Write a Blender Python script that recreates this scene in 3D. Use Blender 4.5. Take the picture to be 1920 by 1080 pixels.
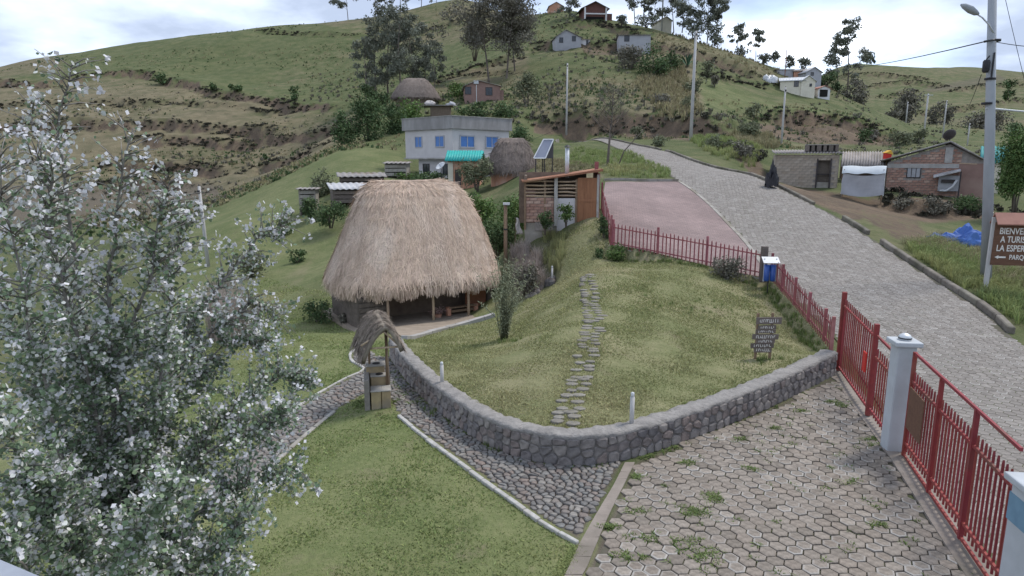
import bpy, bmesh, math, random
import numpy as np
from mathutils import Vector, Matrix, noise as mnoise

for o in list(bpy.data.objects): bpy.data.objects.remove(o)
R = math.radians
rn = random.Random(11)
rng = np.random.default_rng(11)
SC = bpy.context.scene
COL = SC.collection

# ------------------------------------------------------------------ camera
CAMZ = 5.3
FPX = 1250.0                       # focal length in pixels of a 1920 px wide picture
PITCH = math.atan(240.0 / FPX)
cam_d = bpy.data.cameras.new('camera'); cam = bpy.data.objects.new('camera', cam_d); COL.objects.link(cam)
cam.location = (0, 0, CAMZ); cam.rotation_euler = (R(90) - PITCH, 0, 0)
cam_d.sensor_fit = 'HORIZONTAL'; cam_d.angle = 2 * math.atan(960.0 / FPX)
cam_d.clip_start = 0.1; cam_d.clip_end = 6000
SC.camera = cam

# ------------------------------------------------------------------ sky, sun, exposure
SUN_EL, SUN_AZ = R(58), R(60)      # high, from the right and ahead; mostly hidden by cloud
w = bpy.data.worlds.new('World'); SC.world = w; w.use_nodes = True
nt = w.node_tree; nt.nodes.clear()
def N(t, kind, **k):
    n = t.nodes.new(kind)
    for a, b in k.items(): setattr(n, a, b)
    return n
out = N(nt, 'ShaderNodeOutputWorld'); bg = N(nt, 'ShaderNodeBackground'); bg.inputs[1].default_value = 0.1
sky = N(nt, 'ShaderNodeTexSky', sky_type='NISHITA', sun_disc=False, sun_elevation=SUN_EL, sun_rotation=SUN_AZ)
sky.altitude = 2600; sky.air_density = 1.0; sky.dust_density = 1.5
tc = N(nt, 'ShaderNodeTexCoord')
sep = N(nt, 'ShaderNodeSeparateXYZ'); nt.links.new(tc.outputs['Generated'], sep.inputs[0])
az = N(nt, 'ShaderNodeMath', operation='MAXIMUM'); nt.links.new(sep.outputs[2], az.inputs[0]); az.inputs[1].default_value = 0.0
ad = N(nt, 'ShaderNodeMath', operation='ADD'); nt.links.new(az.outputs[0], ad.inputs[0]); ad.inputs[1].default_value = 0.22
dv = N(nt, 'ShaderNodeVectorMath', operation='DIVIDE'); nt.links.new(tc.outputs['Generated'], dv.inputs[0])
cmb = N(nt, 'ShaderNodeCombineXYZ')
for i in range(3): nt.links.new(ad.outputs[0], cmb.inputs[i])
nt.links.new(cmb.outputs[0], dv.inputs[1])
mp = N(nt, 'ShaderNodeMapping'); nt.links.new(dv.outputs[0], mp.inputs[0]); mp.inputs['Location'].default_value = (1.1, 9.4, 0); mp.inputs['Scale'].default_value = (1, 1, 0.35)
cn = N(nt, 'ShaderNodeTexNoise'); nt.links.new(mp.outputs[0], cn.inputs[0]); cn.inputs['Scale'].default_value = 0.95; cn.inputs['Detail'].default_value = 7; cn.inputs['Roughness'].default_value = 0.52
cr = N(nt, 'ShaderNodeValToRGB'); nt.links.new(cn.outputs[0], cr.inputs[0])
cr.color_ramp.elements[0].position = 0.45; cr.color_ramp.elements[0].color = (2.7, 3.2, 4.2, 1)
cr.color_ramp.elements[1].position = 0.67; cr.color_ramp.elements[1].color = (14.5, 14.8, 15.3, 1)
e = cr.color_ramp.elements.new(0.56); e.color = (4.9, 5.6, 6.9, 1)
cn2 = N(nt, 'ShaderNodeTexNoise'); nt.links.new(mp.outputs[0], cn2.inputs[0]); cn2.inputs['Scale'].default_value = 1.1; cn2.inputs['Detail'].default_value = 6
cov = N(nt, 'ShaderNodeMapRange'); nt.links.new(cn2.outputs[0], cov.inputs[0])
cov.inputs[1].default_value = 0.30; cov.inputs[2].default_value = 0.5; cov.inputs[3].default_value = 0.55; cov.inputs[4].default_value = 1.0
mx = N(nt, 'ShaderNodeMix', data_type='RGBA')
nt.links.new(cov.outputs[0], mx.inputs[0]); nt.links.new(sky.outputs[0], mx.inputs[6]); nt.links.new(cr.outputs[0], mx.inputs[7])
nt.links.new(mx.outputs[2], bg.inputs[0]); nt.links.new(bg.outputs[0], out.inputs[0])

sd = bpy.data.lights.new('sun', 'SUN'); so = bpy.data.objects.new('sun', sd); COL.objects.link(so)
sd.energy = 1.5; sd.angle = R(11); sd.color = (1.0, 0.95, 0.88)
so.rotation_euler = (R(90) - SUN_EL, 0, math.pi - SUN_AZ)
vs = SC.view_settings
vs.view_transform = 'Standard'; vs.look = 'None'; vs.gamma = 1.0; vs.use_curve_mapping = False; vs.exposure = 1.1
SC.cycles.max_bounces = 5; SC.cycles.diffuse_bounces = 3; SC.cycles.glossy_bounces = 2; SC.cycles.transparent_max_bounces = 8

# ------------------------------------------------------------------ measuring helpers
cP, sP = math.cos(PITCH), math.sin(PITCH)
def ray(u, v):
    a = (u - 960.0) / FPX; b = (540.0 - v) / FPX
    dy = cP + b * sP
    return a / dy, (-sP + b * cP) / dy          # x and z per metre of Y
def P(u, v, Y):
    dx, dz = ray(u, v); return (dx * Y, Y, CAMZ + dz * Y)
def Q(u, v, z):
    dx, dz = ray(u, v); Y = (z - CAMZ) / dz; return (dx * Y, Y, z)
def proj(x, y, z):
    z = z - CAMZ
    d = y * cP - z * sP; up = y * sP + z * cP
    return 960 + FPX * x / d, 540 - FPX * up / d
def mpp(u, v, Y):                                # metres per 1920-picture pixel at depth Y
    b = (540.0 - v) / FPX
    return Y / (cP + b * sP) / FPX

# ------------------------------------------------------------------ terrain shape
class TPS:
    def __init__(s, pts, lam=1e-4):
        p = np.array(pts, float); s.c = s.tr(p[:, 0], p[:, 1]); val = p[:, 2] / (np.hypot(p[:, 0], p[:, 1]) + 6)
        n = len(p); K = s.k(s.c, s.c) + lam * np.eye(n)
        Pm = np.c_[np.ones(n), s.c]; A = np.zeros((n + 3, n + 3)); A[:n, :n] = K; A[:n, n:] = Pm; A[n:, :n] = Pm.T
        s.w = np.linalg.solve(A, np.r_[val, 0, 0, 0]); s.n = n
    @staticmethod
    def tr(x, y):
        return np.c_[np.arctan2(x, y) * 1.6, np.log(np.hypot(x, y) + 4)]
    @staticmethod
    def k(a, b):
        d2 = (a[:, None, 0] - b[None, :, 0]) ** 2 + (a[:, None, 1] - b[None, :, 1]) ** 2
        return 0.5 * d2 * np.log(d2 + 1e-12)
    def __call__(s, x, y):
        x = np.atleast_1d(np.asarray(x, float)); y = np.atleast_1d(np.asarray(y, float)); q = s.tr(x, y); o = np.empty(len(x))
        for i in range(0, len(x), 20000):
            c = q[i:i + 20000]
            o[i:i + 20000] = s.k(c, s.c) @ s.w[:s.n] + s.w[s.n] + c @ s.w[s.n + 1:]
        return o * (np.hypot(x, y) + 6)

def off(p, dz): return (p[0], p[1], p[2] + dz)
# the low stone wall: foot of its face
WALL_PX = [(731, 668, -.42), (752, 700, -.36), (800, 752, -.28), (860, 800, -.18), (930, 842, -.1), (1020, 868, -.04), (1100, 872, 0), (1180, 860, 0), (1270, 832, 0), (1380, 790, .03), (1480, 746, .08), (1566, 702, .15)]
WALL = [Q(*p) for p in WALL_PX]
WALL_H = 0.56
GATE_A = Q(1570, 696, .15)
PILLAR = Q(1673, 842, 0.0)
GATE_B = (6.0, 7.35, 0.0)
FB0 = Q(1556, 657, .38); FB1 = P(1444, 523, 23.0)         # fence along the road
FA0 = P(1428, 520, 23.2); FA1 = P(1148, 462, 27.0)        # fence below the plaza
FC0 = P(1144, 460, 27.2); FC1 = P(1127, 392, 31.5)
ROAD_L = [(5.6, 2, -.3), (5.9, 5, -.15), (6.45, 8, -.05), (7.35, 11.7, 0), (8.75, 16.6, .22), P(1448, 523, 23.0), P(1370, 425, 31.5), P(1272, 340, 40), P(1190, 292, 54), P(1150, 275, 65), P(1100, 263, 76), P(1040, 258, 88)]
ROAD_R = [(12.2, 2, -1.0), (12.7, 5, -.7), (13.1, 8, -.4), (13.5, 12, -.1), Q(1920, 650, .22), P(1820, 568, 21.6), P(1600, 425, 31.5), P(1500, 372, 37), P(1282, 296, 53), P(1205, 274, 65), P(1120, 258, 76), P(1048, 253, 90)]
B = [(0, -6, 0), (-12, -6, -.8), (12, -8, -1.6), (0, 3, 0), (0, 6, 0), (3, 5, 0), (5.5, 5, 0), (3, 9, 0), (5, 10, 0), (5, 14, .06), Q(1087, 1021, 0), Q(760, 790, -.22), Q(900, 900, -.08),
     (-3, 7, -.2), (-6, 8, -.55), (-9, 12, -1.2), (-4, 12, -.42), Q(700, 770, -.28), Q(600, 700, -.55), Q(520, 780, -.6), Q(430, 880, -.6),
     (0, -60, -2), (-60, -40, -10), (60, -40, -6), (-40, 5, -8), (-25, 10, -4), (-20, 22, -4), (40, 5, -3), (25, 8, -1.6), (60, 20, -2)]
B += WALL + ROAD_L[1:] + ROAD_R[1:] + [FB0, FA0, FA1, FC0, FC1, GATE_A, PILLAR]
B += [P(*t) for t in [
    (760, 634, 22), (925, 594, 25), (640, 617, 25), (700, 600, 26.5), (860, 590, 27.5), (600, 640, 22), (560, 600, 27), (520, 560, 33), (470, 600, 28), (440, 540, 36),
    (600, 480, 42), (640, 500, 36), (560, 400, 52), (640, 350, 58), (700, 305, 68), (640, 285, 75), (450, 425, 48), (390, 500, 42), (340, 440, 54), (480, 470, 44), (560, 345, 66), (480, 385, 62), (410, 415, 60),
    (1040, 530, 27), (960, 480, 33), (960, 430, 38), (1000, 415, 31.5), (1045, 470, 28.6), (1042, 440, 30), (1100, 414, 30), (1060, 412, 30.5), (900, 400, 45), (820, 372, 52), (880, 350, 58), (960, 345, 50),
    (1130, 340, 40), (1200, 340, 40), (1140, 330, 42), (1230, 320, 45), (1060, 310, 50), (1000, 320, 50), (1080, 285, 60), (1000, 280, 66), (1180, 300, 52),
    (780, 334, 66), (850, 334, 63), (950, 320, 68), (740, 330, 62), (690, 350, 54), (630, 370, 53),
    # far side of the valley, left
    (300, 395, 88), (200, 400, 84), (60, 420, 78), (300, 372, 100), (450, 345, 100), (200, 335, 110), (0, 345, 104), (550, 296, 112), (-200, 345, 100), (610, 262, 120),
    (100, 285, 126), (320, 285, 126), (480, 262, 130), (0, 240, 142), (250, 235, 143), (450, 220, 145), (600, 212, 140), (100, 190, 165), (320, 180, 168), (520, 190, 160), (640, 190, 150),
    (0, 155, 195), (200, 145, 195), (420, 140, 195), (560, 150, 185), (640, 125, 195), (-250, 200, 180),
    (0, 124, 240), (160, 97, 255), (320, 74, 262), (480, 55, 270), (640, 42, 275), (760, 26, 275), (880, 6, 275), (-250, 165, 240), (-600, 215, 260),
    (700, 120, 190), (800, 90, 210), (820, 140, 165), (740, 180, 128), (650, 235, 112), (720, 235, 100),
    # middle slope
    (780, 190, 116), (860, 192, 113), (950, 192, 110), (900, 215, 98), (800, 250, 88), (990, 195, 110), (930, 148, 140), (860, 150, 142), (960, 100, 165), (900, 60, 205), (960, 40, 215), (1000, 247, 88), (960, 240, 86),
    (1000, 245, 92), (1060, 248, 92), (1130, 246, 90), (1230, 250, 84), (1300, 262, 70), (1380, 292, 56), (1430, 330, 43.5), (1340, 255, 72), (1420, 268, 76), (1500, 270, 100), (1380, 235, 88),
    (1060, 205, 99), (1000, 205, 100), (1130, 205, 98), (1230, 205, 97), (1300, 215, 92), (1050, 170, 112), (1150, 160, 118), (1250, 160, 122), (1100, 120, 138), (1020, 110, 148), (1040, 88, 158), (1180, 92, 155), (1240, 100, 150),
    (1320, 130, 145), (1400, 165, 138), (1350, 190, 120), (1450, 205, 125), (1500, 215, 122), (1550, 218, 124), (1620, 235, 124), (1680, 252, 126),
    (1480, 175, 150), (1530, 182, 152), (1590, 205, 145),
    (1010, 40, 195), (1115, 42, 188), (1220, 56, 182), (1300, 78, 178), (1400, 112, 172), (1450, 135, 168), (1520, 148, 175), (1060, 20, 210),
    (1510, 352, 50), (1450, 345, 48), (1570, 352, 49), (1650, 372, 46), (1750, 362, 49), (1850, 362, 49), (1900, 420, 40), (1700, 400, 39), (1800, 445, 34), (1900, 540, 24.5), (1960, 520, 27), (2100, 470, 38), (2200, 400, 60),
    (1600, 285, 78), (1700, 300, 74), (1850, 300, 78), (1550, 272, 104), (1650, 272, 108), (1750, 272, 112), (1900, 290, 100), (2100, 300, 110),
    (1550, 236, 113), (1650, 262, 116),
    (1730, 262, 142), (1800, 262, 150), (1900, 262, 160), (2100, 260, 170), (2300, 330, 120),
    (1600, 190, 330), (1700, 190, 330), (1800, 200, 300), (1900, 215, 270), (1700, 235, 210), (1800, 240, 210), (2100, 200, 300), (1640, 150, 410),
    (1560, 131, 470), (1640, 124, 480), (1720, 131, 480), (1800, 127, 480), (1860, 130, 470), (1920, 137, 460), (2100, 150, 440), (2400, 180, 400), (2800, 250, 300)]]
def behind(u, Y, frac):            # ground that falls away behind a crest
    dx, _ = ray(u, 300); return (dx * Y, Y, frac)
B += [behind(320, 340, 30), behind(0, 330, 20), behind(640, 360, 32), behind(880, 360, 40), behind(0, 700, -60), behind(640, 700, -40), behind(1000, 300, 40), behind(1115, 280, 38), behind(1220, 260, 30), behind(1300, 255, 24), behind(1400, 240, 16), behind(1500, 240, 10), behind(1560, 210, 8),
      behind(1590, 260, 14), behind(1300, 500, -20), behind(1000, 600, -30), behind(1640, 700, 30), behind(1920, 700, 20), behind(-500, 500, -20), behind(2600, 700, -20)]
TB = TPS(B, 2e-5)
LAWN = [off(p, .5) for p in WALL] + [off(FB0, -.12), off(FB1, -.3), off(FA0, -.3), off(FA1, -.5)] + [P(*t) for t in [(1125, 440, 28), (1100, 416, 29.6), (1060, 470, 28), (1045, 470, 28.6), (1042, 440, 30), (1080, 440, 28.8), (1040, 530, 26.5), (1000, 560, 24.5), (925, 597, 24.4), (860, 612, 23.2), (760, 636, 21.8),
     (1100, 520, 22.3), (1145, 490, 26), (1300, 503, 24), (945, 636, 19), (860, 650, 18.5), (1060, 640, 15.8), (1300, 600, 18.2), (1430, 670, 15.8), (1200, 560, 19.8), (1140, 700, 14.0)]]
TA = TPS(LAWN, 2e-4)
LAWN_POLY = [p[:2] for p in WALL] + [FB0[:2], FB1[:2], FA0[:2], FA1[:2], P(1137, 452, 27.9)[:2], P(1123, 402, 30.8)[:2], P(1122, 398, 31.2)[:2], P(1075, 412, 30.2)[:2], P(1045, 470, 28.5)[:2], P(1042, 532, 26.6)[:2], P(925, 596, 24.6)[:2], P(762, 636, 21.9)[:2]]

def seg_dist(px, py, poly, closed=True):
    pts = np.array(poly, float); n = len(pts); best = np.full(len(px), 1e9); bs = np.zeros(len(px)); bt = np.zeros(len(px)); acc = 0.0
    for i in range(n if closed else n - 1):
        a = pts[i, :2]; b = pts[(i + 1) % n, :2]; d = b - a; L = math.hypot(*d) + 1e-9
        t = np.clip(((px - a[0]) * d[0] + (py - a[1]) * d[1]) / L ** 2, 0, 1)
        dx = px - a[0] - t * d[0]; dy = py - a[1] - t * d[1]; q = np.hypot(dx, dy)
        m = q < best; best[m] = q[m]; sg = np.sign(d[0] * dy - d[1] * dx); bs[m] = sg[m]; bt[m] = (acc + t * L)[m]; acc += L
    return best, bs, bt, acc
def inside(px, py, poly):
    pts = np.array([p[:2] for p in poly], float); r = np.zeros(len(px), bool); j = len(pts) - 1
    for i in range(len(pts)):
        xi, yi = pts[i]; xj, yj = pts[j]
        c = ((yi > py) != (yj > py)) & (px < (xj - xi) * (py - yi) / (yj - yi + 1e-12) + xi)
        r ^= c; j = i
    return r
def sdf(px, py, poly):
    d = seg_dist(px, py, poly)[0]; return np.where(inside(px, py, poly), d, -d)
STEPS = []                          # (polyline, height, reach, wobble)
def H0(x, y):
    x = np.atleast_1d(np.asarray(x, float)); y = np.atleast_1d(np.asarray(y, float))
    z = TB(x, y)
    lp = np.array(LAWN_POLY); m = (x > lp[:, 0].min() - 1) & (x < lp[:, 0].max() + 1) & (y > lp[:, 1].min() - 1) & (y < lp[:, 1].max() + 1)
    if m.any():
        s = sdf(x[m], y[m], LAWN_POLY); wgt = np.clip((s - .04) / .16, 0, 1)
        z[m] = z[m] * (1 - wgt) + TA(x[m], y[m]) * wgt
    return z
def H(x, y, parts=False):
    x = np.atleast_1d(np.asarray(x, float)); y = np.atleast_1d(np.asarray(y, float))
    z = H0(x, y); dirt = np.zeros(len(x))
    for pl, A, wd, dw in STEPS:
        a = np.array(pl)
        m = (x > a[:, 0].min() - wd * 3) & (x < a[:, 0].max() + wd * 3) & (y > a[:, 1].min() - wd * 3) & (y < a[:, 1].max() + wd * 3)
        if not m.any(): continue
        xm, ym = x[m], y[m]
        d, sg, t, L = seg_dist(xm, ym, pl, False)
        s = d * sg + .8 * np.sin(t * .35) + .45 * np.sin(t * .93 + 1) + .3 * np.sin(t * 2.3 + 2.)
        endf = np.clip(np.minimum(t, L - t) / 6.0, 0, 1)
        far = np.exp(-np.abs(s) / wd)
        amp = A * (.8 + .2 * np.sin(t * .27) + .12 * np.sin(t * 1.1))
        z[m] += amp * np.tanh(s / .7) * far * endf
        if parts: dirt[m] = np.maximum(dirt[m], dw * endf * np.clip(1.7 - np.abs(s + .2) / .75, 0, 1))
    return (z, dirt) if parts else z
def hz(x, y): return float(H(x, y)[0])
YS = np.exp(np.linspace(math.log(4), math.log(900), 900))
def ground(u, v, ymin=4.0, fn=None):
    dx, dz = ray(u, v); ys = YS[YS >= ymin]; h = (fn or H)(dx * ys, ys) - (CAMZ + dz * ys)
    k = np.argmax(h > 0)
    if h[k] <= 0: k = len(ys) - 1
    if k == 0: Y = ys[0]
    else: Y = ys[k - 1] + (ys[k] - ys[k - 1]) * (-h[k - 1]) / (h[k] - h[k - 1] + 1e-9)
    return (dx * Y, Y, CAMZ + dz * Y)
def G(u, v, ymin=4.0):
    p = ground(u, v, ymin); return (p[0], p[1], hz(p[0], p[1]))
def step(px, A, wd, dw, ymin=40):
    STEPS.append(([ground(u, v, ymin, H0)[:2] for u, v in px], A, wd, dw))
step([(-150, 165), (0, 157), (90, 160), (180, 142), (270, 140), (310, 152), (400, 175), (500, 193), (570, 207), (650, 203)], 1.3, 6, .9, 80)
step([(-150, 205), (130, 195), (320, 192), (440, 200), (560, 207)], .8, 6, .4, 80)
step([(-150, 245), (0, 238), (130, 236), (260, 236), (400, 242), (540, 255)], 1.5, 5, .85, 80)
step([(240, 254), (330, 260), (440, 264), (520, 265), (610, 250), (660, 232)], 1.3, 5, .9, 80)
step([(180, 310), (290, 312), (380, 318), (440, 330)], 1.6, 5, .9, 75)
step([(440, 330), (500, 312), (560, 295), (620, 268)], 1.2, 5, .8, 75)
step([(180, 340), (300, 345), (400, 345)], 1.3, 5, .9, 75)
step([(480, 58), (560, 64), (640, 68), (760, 60), (860, 40), (930, 30)], .9, 5, .5, 180)
step([(780, 165), (860, 140), (930, 117), (980, 108)], .9, 5, .6, 100)
step([(860, 142), (930, 140), (990, 138)], .6, 4, .5, 100)
step([(995, 228), (1060, 229), (1130, 231), (1220, 231), (1290, 236), (1350, 248), (1400, 256)], 2.0, 6, 1.0, 60)
step([(1425, 225), (1480, 222), (1560, 226), (1640, 246), (1690, 262)], 2.0, 7, 1.0, 90)
step([(1000, 84), (1060, 88), (1130, 84), (1220, 90), (1290, 100), (1370, 128), (1440, 152)], 1.5, 6, .8, 120)
step([(1040, 52), (1130, 46), (1220, 50)], 1.2, 5, .7, 150)
step([(1310, 140), (1400, 150), (1460, 162)], .8, 5, .5, 110)
step([(1330, 268), (1385, 280), (1420, 300)], 1.0, 3.5, .9, 40)
step([(1640, 352), (1720, 385), (1800, 392), (1880, 392)], .7, 3.5, .9, 30)
for pl in [[(1560, 150), (1650, 140), (1740, 152)], [(1620, 165), (1700, 153), (1780, 165)], [(1640, 185), (1720, 168)], [(1780, 172), (1860, 160), (1950, 158)], [(1700, 218), (1800, 205), (1900, 190), (1960, 185)]]: step(pl, 1.6, 9, .7, 200)
# ------------------------------------------------------------------ materials
def rgb(c): return (c[0], c[1], c[2], 1)
MATS = {}
def mat(name, c1, c2=None, scale=4.0, rough=.9, bump=.15, bscale=None, rand=0.0, attr=0.0, c3=None, detail=5.0, metal=0.0, spec=.25, stretch=None, bdist=.02, noisecut=(.35, .65), trans=0.0):
    m = bpy.data.materials.new(name); m.use_nodes = True; t = m.node_tree; MATS[name] = m
    b = t.nodes['Principled BSDF']; b.inputs['Roughness'].default_value = rough; b.inputs['Metallic'].default_value = metal
    b.inputs['Specular IOR Level'].default_value = spec
    c2 = c2 or tuple(x * .75 for x in c1)
    tc = N(t, 'ShaderNodeTexCoord'); co = tc.outputs['Object']
    if stretch:
        mp = N(t, 'ShaderNodeMapping'); mp.inputs['Scale'].default_value = stretch; t.links.new(co, mp.inputs[0]); co = mp.outputs[0]
    n1 = N(t, 'ShaderNodeTexNoise'); n1.inputs['Scale'].default_value = scale; n1.inputs['Detail'].default_value = detail; n1.inputs['Roughness'].default_value = .62; t.links.new(co, n1.inputs[0])
    rp = N(t, 'ShaderNodeMapRange'); rp.inputs[1].default_value = noisecut[0]; rp.inputs[2].default_value = noisecut[1]; t.links.new(n1.outputs[0], rp.inputs[0])
    mx = N(t, 'ShaderNodeMix', data_type='RGBA'); mx.inputs[6].default_value = rgb(c1); mx.inputs[7].default_value = rgb(c2); t.links.new(rp.outputs[0], mx.inputs[0])
    col = mx.outputs[2]
    if c3:
        n3 = N(t, 'ShaderNodeTexNoise'); n3.inputs['Scale'].default_value = scale * .23; n3.inputs['Detail'].default_value = 6; t.links.new(co, n3.inputs[0])
        r3 = N(t, 'ShaderNodeMapRange'); r3.inputs[1].default_value = .5; r3.inputs[2].default_value = .66; t.links.new(n3.outputs[0], r3.inputs[0])
        m3 = N(t, 'ShaderNodeMix', data_type='RGBA'); m3.inputs[7].default_value = rgb(c3); t.links.new(col, m3.inputs[6]); t.links.new(r3.outputs[0], m3.inputs[0]); col = m3.outputs[2]
    if rand or attr:
        hs = N(t, 'ShaderNodeHueSaturation'); t.links.new(col, hs.inputs['Color'])
        oi = N(t, 'ShaderNodeObjectInfo'); at = N(t, 'ShaderNodeAttribute', attribute_name='v')
        k = N(t, 'ShaderNodeMath', operation='ADD'); t.links.new(at.outputs['Fac'], k.inputs[0]); t.links.new(oi.outputs['Random'], k.inputs[1])
        fr = N(t, 'ShaderNodeMath', operation='FRACT'); t.links.new(k.outputs[0], fr.inputs[0])
        q = N(t, 'ShaderNodeMapRange'); a = rand or attr; q.inputs[3].default_value = 1 - a; q.inputs[4].default_value = 1 + a; t.links.new(fr.outputs[0], q.inputs[0])
        t.links.new(q.outputs[0], hs.inputs['Value'])
        q2 = N(t, 'ShaderNodeMath', operation='MULTIPLY'); q2.inputs[1].default_value = 7.31; t.links.new(fr.outputs[0], q2.inputs[0])
        q3 = N(t, 'ShaderNodeMath', operation='FRACT'); t.links.new(q2.outputs[0], q3.inputs[0])
        q4 = N(t, 'ShaderNodeMapRange'); q4.inputs[3].default_value = .5 - a * .06; q4.inputs[4].default_value = .5 + a * .06; t.links.new(q3.outputs[0], q4.inputs[0]); t.links.new(q4.outputs[0], hs.inputs['Hue'])
        col = hs.outputs[0]
    t.links.new(col, b.inputs['Base Color'])
    if bump:
        nb = N(t, 'ShaderNodeTexNoise'); nb.inputs['Scale'].default_value = bscale or scale * 4; nb.inputs['Detail'].default_value = 4; t.links.new(co, nb.inputs[0])
        bp = N(t, 'ShaderNodeBump'); bp.inputs['Strength'].default_value = bump; bp.inputs['Distance'].default_value = bdist; t.links.new(nb.outputs[0], bp.inputs['Height']); t.links.new(bp.outputs[0], b.inputs['Normal'])
    if trans:
        tr = N(t, 'ShaderNodeBsdfTranslucent'); t.links.new(col, tr.inputs[0]); ms = N(t, 'ShaderNodeMixShader'); ms.inputs[0].default_value = trans
        t.links.new(b.outputs[0], ms.inputs[1]); t.links.new(tr.outputs[0], ms.inputs[2]); t.links.new(ms.outputs[0], t.nodes['Material Output'].inputs[0])
    return m
def palette(name, cols, rough=.9, bump=.5, bscale=30, bdist=.01, grime=.25):     # colour picked per piece from attribute v / object random
    m = bpy.data.materials.new(name); m.use_nodes = True; t = m.node_tree; MATS[name] = m
    b = t.nodes['Principled BSDF']; b.inputs['Roughness'].default_value = rough; b.inputs['Specular IOR Level'].default_value = .2
    oi = N(t, 'ShaderNodeObjectInfo'); at = N(t, 'ShaderNodeAttribute', attribute_name='v'); k = N(t, 'ShaderNodeMath', operation='ADD')
    t.links.new(at.outputs['Fac'], k.inputs[0]); t.links.new(oi.outputs['Random'], k.inputs[1]); fr = N(t, 'ShaderNodeMath', operation='FRACT'); t.links.new(k.outputs[0], fr.inputs[0])
    r = N(t, 'ShaderNodeValToRGB'); r.color_ramp.interpolation = 'LINEAR'; t.links.new(fr.outputs[0], r.inputs[0]); el = r.color_ramp.elements
    el[0].color = rgb(cols[0]); el[1].color = rgb(cols[-1])
    for i in range(1, len(cols) - 1):
        e = el.new(i / (len(cols) - 1)); e.color = rgb(cols[i])
    tc = N(t, 'ShaderNodeTexCoord'); n1 = N(t, 'ShaderNodeTexNoise'); n1.inputs['Scale'].default_value = bscale * .4; n1.inputs['Detail'].default_value = 6; t.links.new(tc.outputs['Object'], n1.inputs[0])
    q = N(t, 'ShaderNodeMapRange'); q.inputs[1].default_value = .3; q.inputs[2].default_value = .7; q.inputs[3].default_value = 1 - grime; q.inputs[4].default_value = 1 + grime; t.links.new(n1.outputs[0], q.inputs[0])
    ra = N(t, 'ShaderNodeAttribute', attribute_name='rim'); rm = N(t, 'ShaderNodeMath', operation='MULTIPLY'); t.links.new(ra.outputs['Fac'], rm.inputs[0])
    gate = N(t, 'ShaderNodeMapRange'); gate.inputs[1].default_value = .55; gate.inputs[2].default_value = 1.0; gate.inputs[4].default_value = .6; f2 = N(t, 'ShaderNodeMath', operation='MULTIPLY'); f2.inputs[1].default_value = 5.17
    f3 = N(t, 'ShaderNodeMath', operation='FRACT'); t.links.new(fr.outputs[0], f2.inputs[0]); t.links.new(f2.outputs[0], f3.inputs[0]); t.links.new(f3.outputs[0], gate.inputs[0]); t.links.new(gate.outputs[0], rm.inputs[1])
    hs = N(t, 'ShaderNodeHueSaturation'); t.links.new(r.outputs[0], hs.inputs['Color']); t.links.new(q.outputs[0], hs.inputs['Value'])
    mr = N(t, 'ShaderNodeMix', data_type='RGBA'); t.links.new(hs.outputs[0], mr.inputs[6]); mr.inputs[7].default_value = (.42, .41, .39, 1); t.links.new(rm.outputs[0], mr.inputs[0])
    t.links.new(mr.outputs[2], b.inputs['Base Color'])
    nb = N(t, 'ShaderNodeTexNoise'); nb.inputs['Scale'].default_value = bscale; nb.inputs['Detail'].default_value = 5; t.links.new(tc.outputs['Object'], nb.inputs[0])
    bp = N(t, 'ShaderNodeBump'); bp.inputs['Strength'].default_value = bump; bp.inputs['Distance'].default_value = bdist; t.links.new(nb.outputs[0], bp.inputs['Height']); t.links.new(bp.outputs[0], b.inputs['Normal'])
    return m

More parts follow.
